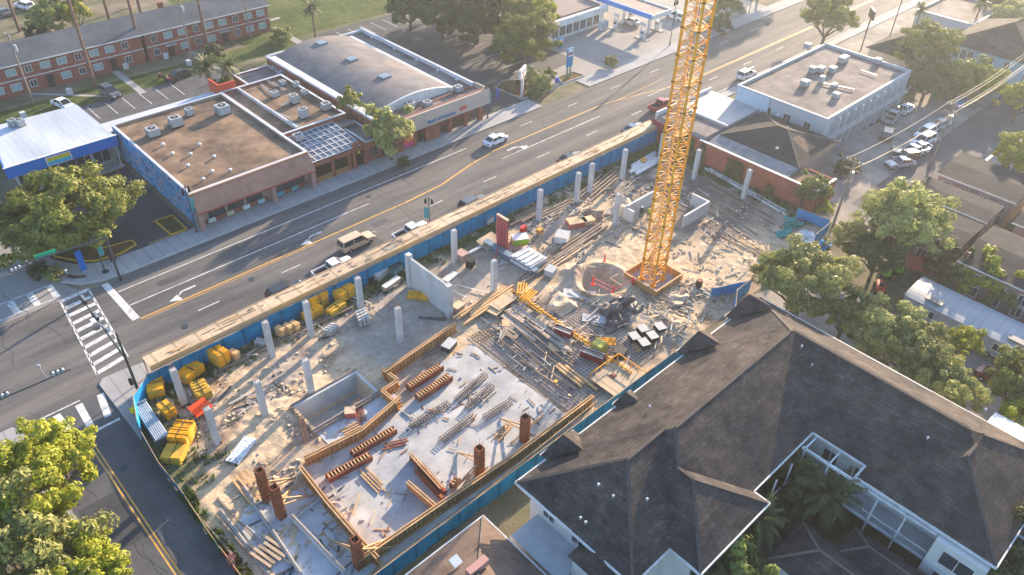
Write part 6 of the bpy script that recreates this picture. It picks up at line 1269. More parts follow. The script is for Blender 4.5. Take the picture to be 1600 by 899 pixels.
# ================================================================== vehicles
def wheel(r, x, y, rad=.33, s=1):
    w = MB(); w.tube((x,y-.11,rad),(x,y+.11,rad),rad,n=14); o = w.build('wheel',RUBBER,r)
    MB().tube((x,y-.12 if s<0 else y+.105,rad),(x,y-.105 if s<0 else y+.12,rad),rad*.55,n=10).build('rim',STEEL,o)
    KID.setdefault(o.name,[]); return o
def inset(z0,z1,a):
    return lambda z: 0 if z <= z0 else a*(z-z0)/(z1-z0)
def car(kind, m, name='parked_car'):
    r = empty(name,(0,0,-60),0,'x',{'suv':'car','sedan':'car','pickup':'pickup truck','van':'van'}[kind])
    if kind == 'sedan':
        L,Wd,H = 4.7,1.8,1.42; prof=[(-2.3,.35),(-2.35,.6),(-2.3,.9),(-1.6,.98),(.95,.95),(2.0,.82),(2.33,.62),(2.3,.32)]; cab=[(-1.75,.96),(-1.1,1.38),(.25,1.42),(1.15,.94)]; roof=[(-1.12,1.375),(.27,1.415),(.2,1.46),(-1.0,1.43)]
    elif kind == 'suv':
        L,Wd,H = 4.7,1.9,1.75; prof=[(-2.3,.38),(-2.35,.7),(-2.3,1.08),(1.0,1.06),(2.1,.98),(2.33,.7),(2.3,.36)]; cab=[(-2.25,1.07),(-1.95,1.68),(.25,1.74),(1.2,1.05)]; roof=[(-2.0,1.68),(.27,1.735),(.2,1.79),(-1.9,1.76)]
    elif kind == 'van':
        L,Wd,H = 5.4,2.0,1.95; prof=[(-2.7,.4),(-2.75,.8),(-2.7,1.12),(1.1,1.1),(2.4,1.02),(2.7,.75),(2.68,.4)]; cab=[(-2.68,1.11),(-2.5,1.85),(.55,1.9),(1.35,1.09)]; roof=[(-2.6,1.85),(.6,1.9),(.5,1.97),(-2.5,1.95)]
    else:
        L,Wd,H = 5.6,1.95,1.8; prof=[(-2.75,.45),(-2.8,.7),(-2.78,.78),(-.75,.78),(-.72,1.1),(1.2,1.1),(2.5,1.02),(2.75,.75),(2.7,.42)]; cab=[(-.72,1.1),(-.6,1.72),(.55,1.76),(1.35,1.09)]; roof=[(-.68,1.72),(.58,1.755),(.5,1.82),(-.62,1.8)]
    h = Wd/2
    P(r,'body',m,False,bevel=.05)(lambda b: b.side(prof,-h,h,inset(.5,1.2,.10)))
    P(r,'windows',CARGLASS,False)(lambda b: b.side(cab,-h+.1,h-.1,inset(.95,1.9,.24)))
    zt = roof[-1][1]
    P(r,'roof',m,False,bevel=.03)(lambda b: b.side(roof,-h+.22,h-.22))
    for s in (-1,1):
        P(r,'front_pillar',m,False)(lambda b: b.bar((cab[3][0]-.02,s*(h-.12),cab[3][1]),(cab[2][0]-.02,s*(h-.26),cab[2][1]),.09))
        P(r,'rear_pillar',m,False)(lambda b: b.bar((cab[0][0]+.02,s*(h-.12),cab[0][1]),(cab[1][0]+.02,s*(h-.26),cab[1][1]),.09))
        P(r,'middle_pillar',m,False)(lambda b: b.bar(((cab[1][0]+cab[2][0])/2+.1,s*(h-.11),cab[0][1]),((cab[1][0]+cab[2][0])/2+.1,s*(h-.25),cab[1][1]),.09))
    if kind == 'pickup':
        P(r,'bed_side',m,False)(lambda b: (b.box(-2.78,-h+.03,.79,-.74,-h+.13,1.12), b.box(-2.78,h-.13,.79,-.74,h-.03,1.12), b.box(-2.79,-h+.14,.79,-2.7,h-.14,1.12)))
        P(r,'bed_liner',BLACK,False)(lambda b: b.box(-2.69,-h+.14,.785,-.75,h-.14,.83))
    wb = L*.30
    for x in (-wb-.02,wb+.05):
        for s in (-1,1): wheel(r,x,s*(h-.08),.34 if kind!='pickup' else .38,s)
    xf = prof[-2][0]; xr = prof[1][0]
    for s in (-1,1):
        P(r,'headlight',flat('headlight',(0.8,0.8,0.75),0.2),False)(lambda b: b.box(xf-.12,s*(h-.42)-.17,.62,xf+.02,s*(h-.42)+.17,.78))
        P(r,'tail_light',flat('taillight',(0.4,0.01,0.01),0.3),False)(lambda b: b.box(xr-.02,s*(h-.3)-.12,.7,xr+.12,s*(h-.3)+.12,.92))
        P(r,'mirror',BLACK,False)(lambda b: b.box(.95,s*(h+.06)-.09,1.0,1.15,s*(h+.06)+.09,1.14))
    P(r,'bumper',DKSTEEL,False)(lambda b: b.box(xf-.05,-h+.2,.34,xf+.07,h-.2,.5))
    return r
def paint(n,c): return mat('car_paint_'+n,c,0.28,0.03,1,spec=.6)
PW=paint('white',(0.72,0.74,0.76)); PS=paint('silver',(0.42,0.45,0.48)); PB=paint('black',(0.03,0.035,0.04)); PR=paint('red',(0.35,0.02,0.02)); PBE=paint('beige',(0.55,0.42,0.28)); PN=paint('navy',(0.05,0.12,0.22)); PG=paint('graphite',(0.10,0.11,0.12)); PM=paint('maroon',(0.18,0.02,0.02))
PROTO = {k: car(k,PW) for k in ('sedan','suv','pickup','van')}
used = set()
G1='cars parked against the walkway'
def put(kind,m,px,py,rz,label,group=None,z=0.02,name=None):
    p = at(px,py,0); p.z = z
    if group == G1: p.y = 70.55
    if kind not in used:
        used.add(kind); r = PROTO[kind]; r.location = p; r.rotation_euler=(0,0,rz); r['label']=label
        if group: r['group']=group
        for c in KID[r.name]:
            if c.name.split('.')[0] in ('body','roof','front_pillar','rear_pillar','middle_pillar','bed_side'):
                c.material_slots[0].link='OBJECT'; c.material_slots[0].material=m
        return r
    r = copy_thing(PROTO[kind],p,rz,None,label,None,{k:m for k in ('body','roof','front_pillar','rear_pillar','middle_pillar','bed_side')})
    if group: r['group']=group
    elif 'group' in r: del r['group']
    return r
PI = math.pi; G2='cars parked in the gravel yard'; G3='cars parked behind the shops'
put('sedan',PW,774,224,0.06,'white sedan driving in the far lane before the brick pillared bank')
put('van',PBE,558,384,0.0,'beige van driving in the near lane above the walkway, casting a long shadow').scale = (.93,.93,.93)
put('pickup',PR,1033,170,0.0,'red pickup truck with an empty bed, right behind the crane mast')
put('pickup',PW,514,419,0.0,'white pickup half hidden behind the timber walkway',G1)
put('suv',PB,440,455,0.0,'dark car half hidden behind the walkway, leftmost of the row',G1)
put('pickup',PW,640,366,0.0,'white pickup behind the walkway just left of the near street lamp',G1)
put('suv',PG,735,321,0.0,'grey car half hidden behind the walkway, right of the near street lamp',G1)
put('sedan',PB,884,250,0.0,'black car with a pale roof line behind the far part of the walkway',G1)
put('sedan',PN,985,205,0.0,'dark blue car at the far end of the walkway',G1)
put('suv',PW,1165,122,0.0,'white car parked by the pale sheet roofed shop on the avenue')
put('suv',PW,40,14,PI*.5+.3,'white car at the top left corner behind the apartments',G3)
put('sedan',PG,5,24,PI*.5+.3,'dark car at the very top left edge behind the apartments',G3)
put('sedan',PW,101,168,-PI/2+.25,'white sedan parked on the grass edge above the white metal roof',G3)
put('suv',PG,174,150,-PI/2+.15,'dark green grey car in the middle of the shaded back yard',G3)
put('sedan',PB,286,120,0.1,'black car under the palms behind the shops',G3)
put('sedan',PS,985,38,PI/2+.1,'silver car between the fuel dispensers'); put('suv',PW,1055,30,PI/2,'white car at the right side of the blue edged canopy')
for i,(px,py,rz,k,m,lb) in enumerate(((1392,188,.15,'pickup',PS,'silver pickup nearest the white block, first of the yard cars'),(1399,180,.1,'sedan',PG,'dark car second from the white block wall'),(1414,175,.0,'sedan',PW,'white car at the top of the cluster beside the white block'),
    (1466,200,PI-.15,'sedan',PS,'silver car at the far end of the white car row'),(1443,214,PI-.05,'suv',PW,'white car second in the row by the utility pole'),(1440,226,PI-.15,'van',PW,'large white van in the middle of the gravel yard row'),(1434,236,PI-.25,'sedan',PW,'white sedan below the van in the gravel yard row'),(1424,243,PI-.3,'pickup',PW,'white pickup with a rack near the front of the gravel yard row'),(1412,252,PI-.4,'suv',PB,'black car at the near end of the gravel yard row'),(1398,206+40,.4,'sedan',PG,'dark car in the shade left of the gravel yard row'))):
    put(k,m,px,py,rz,lb,G2)
for i,(px,py,rz,k,m,lb) in enumerate(((1452,207,PI-.1,'sedan',PS,'grey car between the far silver car and the white car row'),(1405,260,PI-.5,'sedan',PS,'silver car at the nearest end of the gravel yard row'),(1380,178,.2,'sedan',PW,'white car tight against the white block wall'),(1385,215,.3,'suv',PG,'dark van like car alone in the middle of the shaded yard'))):
    put(k,m,px,py,rz,lb,G2)
put('pickup',PW,1518,540,-PI/2+.12,'white pickup with a dark cargo bed beside the long trailer'); put('suv',PW,1590,548,-PI/2,'white and dark car at the right edge beside the trailer'); put('sedan',PB,1456,505,-PI/2,'black car in the shade by the trailer steps'); put('sedan',PM,1557,600,-PI/2,'maroon car in the yard right of the olive trees')
put('suv',PW,1488,8,.4,'bright pale car at the top edge of the sunlit lot'); put('sedan',PS,1505,16,.4,'silver car at the top edge of the sunlit lot')
# small machines under the trees
def mach(px,py,c,lb,cat='machine',name='garden_machine'):
    p = at(px,py); r = empty(name,p,.5,lb,cat); m = flat('machine_%d'%int(px),c)
    P(r,'body',m,False,bevel=.1)(lambda b: b.box(-1.0,-.5,.4,.6,.5,1.1)); P(r,'hood',m,False,bevel=.05)(lambda b: b.box(.6,-.4,.4,1.3,.4,.9)); P(r,'seat',BLACK,False)(lambda b: b.box(-.5,-.25,1.11,0,.25,1.4))
    for x in (-.7,.9):
        for s in (-1,1): wheel(r,x,s*.55,.32,s)
mach(1373,455,(0.55,0.06,0.03),'small red orange machine under the tall oak by the trailer'); mach(1382,430,(0.2,0.5,0.03),'lime green machine under the tall oak'); mach(1402,424,(0.22,0.55,0.03),'second lime green machine beside the trailer end')
p = at(1425,432); r = empty('red_canopy',p,.5,'dull red canopy beside the far end of the trailer','canopy'); P(r,'cloth',flat('canopy_red',(0.3,0.04,0.02)),False)(lambda b: b.add([(-1.8,-1.5,2.1),(1.8,-1.5,2.1),(1.8,1.5,2.1),(-1.8,1.5,2.1),(0,0,2.9)],[(0,1,4),(1,2,4),(2,3,4),(3,0,4),(0,3,2,1)])); P(r,'leg',STEEL,False)(lambda b: [b.box(x-.04,y-.04,0,x+.04,y+.04,2.1) for x in (-1.6,1.6) for y in (-1.3,1.3)])
# motorcycles behind the shops
MC=None
for i,(px,py,lb) in enumerate(((254,124,'motorcycle on the left of the pair behind the shops'),(267,130,'motorcycle on the right of the pair behind the shops'))):
    p = at(px,py,.0)
    if MC is None:
        MC = empty('motorcycle',p,1.9,lb,'motorcycle','parked motorcycles')
        for x in (-.7,.7):
            MB().tube((x,-.06,.32),(x,.06,.32),.32,n=14).build('wheel',RUBBER,MC)
        P(MC,'tank',PR,False,bevel=.05)(lambda b: b.box(-.1,-.16,.7,.45,.16,1.0)); P(MC,'seat',BLACK,False,bevel=.04)(lambda b: b.box(-.75,-.14,.72,-.12,.14,.86)); P(MC,'fork',STEEL,False)(lambda b: (b.bar((.7,0,.32),(.45,0,1.1),.08), b.bar((.42,-.35,1.12),(.42,.35,1.12),.05))); P(MC,'engine',DKSTEEL,False)(lambda b: b.box(-.3,-.15,.3,.35,.15,.69))
    else: copy_thing(MC,p,2.2,None,lb)
# ================================================================== street furniture
LAMP=None
def lamp(px,py,h,label,rz=0,banner=True):
    global LAMP
    p = at(px,py)
    if LAMP is None:
        LAMP = empty('street_lamp',p,rz,label,'street lamp','dark banner street lamps')
        P(LAMP,'pole',DKSTEEL,False)(lambda b: (b.tube((0,0,0),(0,0,5.6),.09,.06,n=8), b.tube((0,0,0),(0,0,.5),.2,.1,n=8)))
        [P(LAMP,'lantern',BLACK,False)(lambda b: b.tube((sx*.45,0,4.7),(sx*.45,0,5.3),.2,.12,n=8)) for sx in (-1,1)]
        P(LAMP,'bracket',DKSTEEL,False)(lambda b: (b.bar((-.5,0,5.35),(.5,0,5.35),.06)))
        P(LAMP,'banner',flat('banner_teal',(0.05,0.25,0.28)),False)(lambda b: b.box(.1,-.02,2.3,.7,.02,4.0))
        return LAMP
    return copy_thing(LAMP,p,rz,(1,1,h/5.6),label)
lamp(672,364,5.7,'dark banner street lamp standing out above the walkway, nearest one',2.2)
lamp(762,186,6.6,'dark street lamp at the right end of the bank pavement',0); lamp(1046,72,10,'tallest dark street lamp by the filling station forecourt',0)
lamp(164,424,5.3,'dark street lamp on the corner pavement under the spreading oak',.3); lamp(1170,22,7,'dark street lamp far up the avenue past the crane top',0)
lamp(308,364,7.3,'dark slim lamp in front of the mural wall corner',0.2)
def pole(name,px,py,h,label,arms,cat,r0=.16,m=GREYWOOD,lean=(0,0),rz=0):
    p = at(px,py); r = empty(name,p,rz,label,cat); P(r,'shaft',m,False)(lambda b: b.tube((0,0,0),(lean[0],lean[1],h),r0,r0*.65,n=8))
    if arms:
        P(r,'crossarm',GREYWOOD,False)(lambda b: [b.bar((lean[0]*z/h,-1.2+lean[1]*z/h,z),(lean[0]*z/h,1.2+lean[1]*z/h,z),.12) for z in (h-.5,h-1.6)])
        P(r,'insulator_row',WHITE,False)(lambda b: [b.tube((lean[0],y,h-.44),(lean[0],y,h-.2),.06,n=6) for y in (-1.1,-.6,.6,1.1)])
        P(r,'transformer',STEEL,False)(lambda b: b.tube((.35,0,h-3.2),(.35,0,h-2.1),.28,n=10))
    return r
pole('utility_pole',1300,357,11,'tall wooden utility pole with crossarms at the corner of the brick wall yard',True,'utility pole',.2,mat('pole_wood',(0.24,0.2,0.17),.9,.2,2))
pole('utility_pole',1452,262,11,'leaning wooden utility pole beside the white car row',True,'utility pole',.2,mat('pole_wood',(0.24,0.2,0.17)))
pole('utility_pole',1577,170,11,'utility pole with transformers at the right edge beside the lane',True,'utility pole',.2,mat('pole_wood',(0.24,0.2,0.17)))
pole('utility_pole',52,160,12,'utility pole with transformers before the apartment row on the left',True,'utility pole',.18,mat('pole_wood',(0.24,0.2,0.17)))
pole('utility_pole',300,92,12,'utility pole with a white transformer before the middle of the apartment row',True,'utility pole',.18,mat('pole_wood',(0.24,0.2,0.17)))
pole('utility_pole',392,60,11,'utility pole at the right end of the apartment row',True,'utility pole',.18,mat('pole_wood',(0.24,0.2,0.17)))
pole('utility_pole',1380,88,13,'thin leaning pole in the sunlit lot behind the white block',False,'utility pole',.14,DKSTEEL); pole('light_pole',1430,40,9,'lamp post in the sunlit lot by the clipped tree',False,'lamp post',.1,DKSTEEL); pole('light_pole',1463,28,10,'thin pale post at the top of the sunlit lot',False,'lamp post',.08,STEEL)
p = at(1345,78); r = empty('pole_sign',p,.7,'yellow and dark rectangular sign on a tall leaning pole behind the white block','sign'); P(r,'pole',DKSTEEL,False)(lambda b: b.tube((0,0,0),(0,0,6.6),.15,n=8)); P(r,'panel',BLACK,False)(lambda b: b.box(-1.5,-.2,6.6,1.5,.2,8.4)); P(r,'face',flat('sign_mustard',(0.55,0.42,0.05)),False)(lambda b: b.box(-1.2,-.23,6.8,1.2,-.203,7.9))
# power lines
def wires(pts,label):
    b = MB()
    for (A,B,sag) in pts:
        prev = None
        for k in range(13):
            t = k/12; v = A.lerp(B,t); v.z -= sag*4*t*(1-t)
            if prev is not None: b.bar(prev,v,.035)
            prev = v
    return tag(b.build('power_lines',flat('cable_tan',(0.16,0.13,0.10))),label,'power lines',kind=None)
A = at(1300,357); B = at(1452,262); C2 = at(1577,170); 
U = lambda v,y,z: Vector((v.x,v.y+y,z))
wires([(U(A,y,10.6),U(B,y,10.6),.6) for y in (-1.1,1.1)]+[(U(A,0,9.4),U(B,0,9.4),.8)],'power lines strung from the corner utility pole to the pole by the white cars')
wires([(U(B,y,10.6),U(C2,y,10.6),.7) for y in (-1.1,-.6,.6,1.1)]+[(U(B,0,9.4),U(C2,0,9.4),.9)],'power lines strung from the white car row pole to the right edge pole')
wires([(U(C2,y,10.6),U(C2,y+14,10.9)+Vector((70,0,0)),.8) for y in (-1.1,1.1)],'power lines leaving the right edge pole along the lane')
# traffic signals: mast with a long arm over the crossing, and the far one entering from the left
def head(r, loc, rz=0.0, lens=True):
    o = MB().cbox(loc,(1.3,.36,.42),rz).build('signal_head',BLACK,r)
    b = MB()
    for k in (-.42,0,.42): b.tube((loc[0]+k*math.cos(rz),loc[1]+k*math.sin(rz),loc[2]+.1),(loc[0]+k*math.cos(rz)+.25*math.sin(rz),loc[1]+k*math.sin(rz)-.3*math.cos(rz),loc[2]+.1),.19,n=8)
    b.build('lens_hood',mat('hood_grey',(0.35,0.37,0.4)),o); KID.setdefault(o.name,[])
mp = at(222,626); r = empty('traffic_signal',mp,0,'tall dark traffic signal mast at the site corner with its arm over the zebra crossing','traffic signal')
H = 6.6; tip = at(121,458,H); P(r,'mast',DKSTEEL,False)(lambda b: b.tube((0,0,0),(0,0,9.3),.17,.10,n=10))
ti = Vector((tip.x-mp.x,tip.y-mp.y,H)); P(r,'arm',DKSTEEL,False)(lambda b: b.tube((0,0,5.9),ti,.12,.06,n=8)); P(r,'lamp_arm',STEEL,False)(lambda b: b.tube((0,0,9.2),(-.9,2.4,9.7),.05,n=6)); P(r,'lamp_head',WHITE,False)(lambda b: b.cbox((-1.0,2.6,9.7),(.4,.8,.16)))
an = math.atan2(ti.y,ti.x)
for t in (.88,.62,.40):
    v = Vector((0,0,5.9)).lerp(ti,t)
    if t != .40: 
        head(r,(v.x,v.y-.1,v.z+.1),an-1.57+1.57)
    else: P(r,'signal_sign',flat('sign_paleblue',(0.35,0.5,0.6)),False)(lambda b: b.cbox((v.x+.2,v.y,v.z+.1),(.5,.06,.6),an))
P(r,'pedestrian_head',BLACK,False)(lambda b: b.box(-.5,-.2,2.6,-.2,.2,3.3)); P(r,'push_box',BLACK,False)(lambda b: b.box(-.3,-.1,1.1,-.18,.1,1.4))
mp = Vector((-7.5,68.0,0)); r = empty('traffic_signal',mp,0,'traffic signal arm with two heads reaching in over the avenue from the left edge','traffic signal')
tip = at(110,577,6.2); ti = tip-mp; P(r,'mast',DKSTEEL,False)(lambda b: b.tube((0,0,0),(0,0,6.4),.17,.12,n=10)); P(r,'arm',DKSTEEL,False)(lambda b: b.tube((0,0,5.8),ti,.12,.06,n=8)); an = math.atan2(ti.y,ti.x)
for t in (.93,.60): v = Vector((0,0,5.8)).lerp(ti,t); head(r,(v.x,v.y+.25,v.z+.1),an)
v = Vector((0,0,5.8)).lerp(ti,.86); P(r,'camera_stalk',STEEL,False)(lambda b: (b.tube((v.x,v.y,v.z),(v.x-.2,v.y+.1,v.z+1.6),.05,n=6), b.tube((v.x-.2,v.y+.1,v.z+1.6),(v.x-.2,v.y+.1,v.z+1.9),.14,n=8)))
mp = at(170,375); r = empty('traffic_signal',(mp.x-1,mp.y+1.5,0),0,'dark signal arm with a bright green street name plate in front of the spreading oak','traffic signal')
mp = r.location; a2 = at(-40,436,6.3)-mp; b2 = at(165,372,6.3)-mp; P(r,'mast',DKSTEEL,False)(lambda b: b.tube((b2.x,b2.y,0),(b2.x,b2.y,6.5),.16,.12,n=10)); P(r,'arm',DKSTEEL,False)(lambda b: b.tube(b2,a2,.12,.07,n=8))
g = at(70,397,6.3)-mp; P(r,'name_plate',flat('plate_green',(0.0,0.42,0.20)),False)(lambda b: b.cbox((g.x,g.y-.15,6.35),(2.3,.06,.5),math.atan2(b2.y-a2.y,b2.x-a2.x))); g = at(22,417,6.3)-mp; head(r,(g.x,g.y-.2,6.1),.1)
# blue banner sign at corner bed
p = at(133,425); r = empty('blue_post_sign',p,.2,'slanting bright blue post sign in the corner bed under the oak','sign'); P(r,'panel',flat('post_blue',(0.01,0.14,0.5)),False)(lambda b: b.box(-.35,-.1,.3,.35,.1,3.2)); P(r,'foot',STEEL,False)(lambda b: b.box(-.3,-.08,0,.3,.08,.3))
p = at(105,430); r = empty('fire_hydrant',p,0,'small pale hydrant at the edge of the corner pavement','hydrant'); P(r,'barrel',WHITE,False)(lambda b: b.tube((0,0,0),(0,0,.7),.16,n=8)); P(r,'cap',WHITE,False)(lambda b: b.tube((0,0,.7),(0,0,.85),.2,.08,n=8))
p = at(178,408); r = empty('litter_bin',p,0,'dark round litter bin on the corner pavement beside the yellow kerb','litter bin'); P(r,'drum',mat('bin_brown',(0.08,0.04,0.035)),False)(lambda b: b.tube((0,0,.12),(0,0,1.1),.35,n=12)); P(r,'lid',BLACK,False)(lambda b: b.tube((0,0,1.1),(0,0,1.25),.38,.2,n=12))
p = at(470,292); r = empty('bus_shelter_board',p,0,'dark board standing by the shop door near the end of the tiled awning','sign board'); P(r,'board',BLACK,False)(lambda b: b.box(-.9,-.06,.1,.9,.06,1.2)); P(r,'leg',STEEL,False)(lambda b: (b.box(-.8,-.2,0,-.74,.2,.1), b.box(.74,-.2,0,.8,.2,.1)))
p = at(870,132); r = empty('mail_box',p,0,'small bright blue mail box at the end of the shrub island','mail box'); P(r,'box',flat('mail_blue',(0.01,0.1,0.5)),False,bevel=.08)(lambda b: b.box(-.35,-.3,.3,.35,.3,1.3)); P(r,'leg',BLACK,False)(lambda b: [b.box(x,y,0,x+.08,y+.08,.3) for x in (-.3,.22) for y in (-.25,.17)])
p = at(786,152); r = empty('bicycle_rack',p,0,'row of hoops and bicycles at the right end of the bank pavement','bicycle rack'); P(r,'hoop_row',DKSTEEL,False)(lambda b: [ (b.bar((.6*i,0,0),(.6*i,0,.8),.05), b.bar((.6*i,0,.8),(.6*i,.6,.8),.05), b.bar((.6*i,.6,.8),(.6*i,.6,0),.05)) for i in range(6)]); P(r,'blue_board',flat('post_blue',(0.02,0.2,0.4)),False)(lambda b: b.box(-1.2,-.1,.2,-1.05,.5,1.8))
p = at(1497,166); r = empty('blue_skip',p,.3,'small blue tarpaulin covered bin by the lane on the right','bin'); P(r,'tub',flat('skip_blue',(0.02,0.2,0.4)),False,bevel=.05)(lambda b: b.box(-1.2,-.8,0,1.2,.8,1.3)); P(r,'lid',flat('skip_blue',(0.1,0.3,0.5)),False)(lambda b: b.box(-1.25,-.85,1.303,1.25,.85,1.4))
for i,(px,py,lb) in enumerate(((1487,455,'flag pole with a small red and white flag beside the trailer'),(1590,492,'flag pole with a white patterned flag at the right edge of the trailer'))):
    p = at(px,py); r = empty('flag_pole',p,.4,lb,'flag pole'); P(r,'pole',STEEL,False)(lambda b: b.tube((0,0,0),(0,0,6),.05,n=6)); P(r,'flag',(flat('flag_rose',(0.6,0.15,0.18)),WHITE)[i],False)(lambda b: b.add([(0,0,5.9),(.9,.2,5.6),(1.1,.1,4.7),(.1,0,4.9),(0,.04,5.9),(.9,.24,5.6),(1.1,.14,4.7),(.1,.04,4.9)],[(0,1,2,3),(7,6,5,4),(0,4,5,1),(1,5,6,2),(2,6,7,3),(3,7,4,0)]))
for i,(px,py) in enumerate(((38,185),(110,148),(55,195),(198,108),(210,85),(260,92),(296,103),(314,62))):
    p = at(px,py); c=[(0.5,.55,.58),(.4,.42,.45),(.2,.3,.4),(.5,.5,.5),(.15,.2,.2),(.55,.58,.6),(.5,.53,.56),(.1,.12,.12)][i]
    r = empty('yard_bin',p,.3*i,['pale bin on the lawn far left before the apartments','grey bin by the second apartment path','blue grey bin above the white metal roof','pale bin on the lawn left of the second pine trunk','dark grill on the lawn under the pines','pale bin on the lawn by the diagonal path','pale bin on the lawn above the motorcycles','dark grill at the wall near the middle door'][i],'bin'); P(r,'body',flat('yardbin_%s'%'abcdefgh'[i],c),False,bevel=.04)(lambda b: b.box(-.4,-.4,.08,.4,.4,1.1)); P(r,'wheel_axle',BLACK,False)(lambda b: b.box(-.4,-.3,0,.4,-.2,.075))
# low wall and stair details near the white apartment end
p = at(870,850); 
b = MB(); b.box(25.9,17.2,0,26.1,28.0,1.9); tag(b.build('tan_garden_wall',PLY),'tan timber fence panel between the small house and the white apartment wall','fence')
# ================================================================== two workers on the site
def person(px,py,rz,top,pants,hat,label):
    p = at(px,py); r = empty('person',(p.x,p.y,site_z(p.x,p.y)),rz,label,'person')
    J = {'pel':((0,0,.93),.15),'wai':((0,0,1.08),.13),'che':((0,.02,1.32),.165),'nec':((0,.02,1.5),.06),'hea':((0,.03,1.63),.10),'hd2':((0,.03,1.70),.09),
         'shl':((-.19,.01,1.42),.065),'ell':((-.27,-.02,1.15),.045),'wrl':((-.24,.17,.96),.03),'hal':((-.23,.24,.92),.035),
         'shr':((.19,.01,1.42),.065),'elr':((.28,-.03,1.15),.045),'wrr':((.26,.10,.92),.03),'har':((.26,.13,.84),.035),
         'hil':((-.10,0,.88),.10),'knl':((-.12,.05,.50),.065),'anl':((-.13,0,.10),.045),'fol':((-.14,.16,.04),.045),
         'hir':((.10,0,.88),.10),'knr':((.13,.0,.50),.065),'anr':((.16,-.06,.10),.045),'for':((.17,.10,.04),.045)}
    E_ = [('pel','wai'),('wai','che'),('che','nec'),('nec','hea'),('hea','hd2'),('che','shl'),('shl','ell'),('ell','wrl'),('wrl','hal'),('che','shr'),('shr','elr'),('elr','wrr'),('wrr','har'),('pel','hil'),('hil','knl'),('knl','anl'),('anl','fol'),('pel','hir'),('hir','knr'),('knr','anr'),('anr','for')]
    ks = list(J); me = bpy.data.meshes.new('body'); me.from_pydata([J[k][0] for k in ks],[(ks.index(a),ks.index(c)) for a,c in E_],[])
    o = bpy.data.objects.new('body',me); lnk(o,r); sk = o.modifiers.new('skin','SKIN')
    for i,k in enumerate(ks): me.skin_vertices[0].data[i].radius = (J[k][1],J[k][1]*.9)
    me.skin_vertices[0].data[0].use_root = True; ss = o.modifiers.new('sub','SUBSURF'); ss.levels = 1; ss.render_levels = 1
    me.materials.append(mat('clothing_dark',(0.035,0.04,0.05),.8,.2,3))
    P(r,'vest',mat(top[0],top[1],.8,.1,3),False,bevel=.05)(lambda b: b.cbox((0,.02,1.27),(.44,.32,.46)))
    P(r,'helmet',mat(hat[0],hat[1],.4,.05,3),False)(lambda b: (b.blob((0,.03,1.66),(.135,.155,.14),1,12,6,0,True), b.tube((0,.05,1.65),(0,.05,1.665),.17,n=12)))
    fc = P(r,'face',mat('skin',(0.35,0.2,0.14),.6,.05,3),False)(lambda b: (b.cbox((0,.125,1.6),(.12,.03,.13)), b.cbox((0,.15,1.59),(.03,.03,.04))))
    for s in (-1,1):
        P(r,'hand',MATS['skin'],False)(lambda b: (b.cbox((s*.245,.2 if s<0 else .14,.88 if s<0 else .80),(.07,.04,.09)), [b.bar((s*.245+.016*(k-1.5),.22 if s<0 else .15,.85 if s<0 else .76),(s*.245+.018*(k-1.5),.25 if s<0 else .17,.80 if s<0 else .70),.014) for k in range(4)], b.bar((s*.245-s*.035,.22,.86 if s<0 else .79),(s*.245-s*.06,.26,.84 if s<0 else .76),.016)))
    for s in (-1,1): P(r,'boot',BLACK,False,bevel=.02)(lambda b: b.cbox((s*.15,.06 if s<0 else .0,.06),(.11,.29,.12)))
person(1001,339,2.4,('shirt_dark',(0.04,0.05,0.07)),None,('hat_white',(0.7,0.7,0.7)),'person in dark work clothes and white helmet standing left by the core walls')
person(1012,343,-.6,('vest_lime',(0.35,0.45,0.05)),None,('hat_amber',(0.6,0.35,0.03)),'person in a lime vest and amber helmet standing by the core walls')
# ================================================================== trees and plants
rg = random.Random(77)
def crown_mesh(name, seed, rx, ry, rz, clumps, per, leaf, hollow=.55, droop=0.0, low=-.35, clr=.26):
    rn = random.Random(seed); v = []; f = []
    cs = []
    for i in range(clumps):
        while True:
            d = Vector((rn.gauss(0,1),rn.gauss(0,1),rn.gauss(0,1))).normalized()
            if d.z > low: break
        k = rn.uniform(hollow,1.0)*(1+.5*noise.noise(d*2.1+Vector((seed,0,0))))
        cs.append((Vector((d.x*rx*k,d.y*ry*k,d.z*rz*k)), rn.uniform(.65,1.25), d))
    for c,s,d in cs:
        R0 = clr*(rx+ry)/2*s
        for j in range(per):
            e = Vector((rn.gauss(0,1),rn.gauss(0,1),rn.gauss(0,1))).normalized()*R0*rn.uniform(.35,1.0)**.6
            e.z *= .72; p = c+e; p.z -= droop*e.length
            nrm = (e.normalized()*1.0+d*.5+Vector((rn.uniform(-1,1),rn.uniform(-1,1),rn.uniform(-.6,1)))*.8).normalized()
            a = nrm.orthogonal().normalized(); a.rotate(Matrix.Rotation(rn.uniform(0,6.28),3,nrm)); b_ = nrm.cross(a)
            l = leaf*rn.uniform(.6,1.35); w = l*rn.uniform(.4,.7); n = len(v)
            v += [tuple(p-a*l), tuple(p+b_*w*.8+a*l*.1), tuple(p+a*l), tuple(p-b_*w+a*l*.0)]; f.append((n,n+1,n+2,n+3))
    me = bpy.data.meshes.new(name); me.from_pydata(v,[],f); me.update(); return me
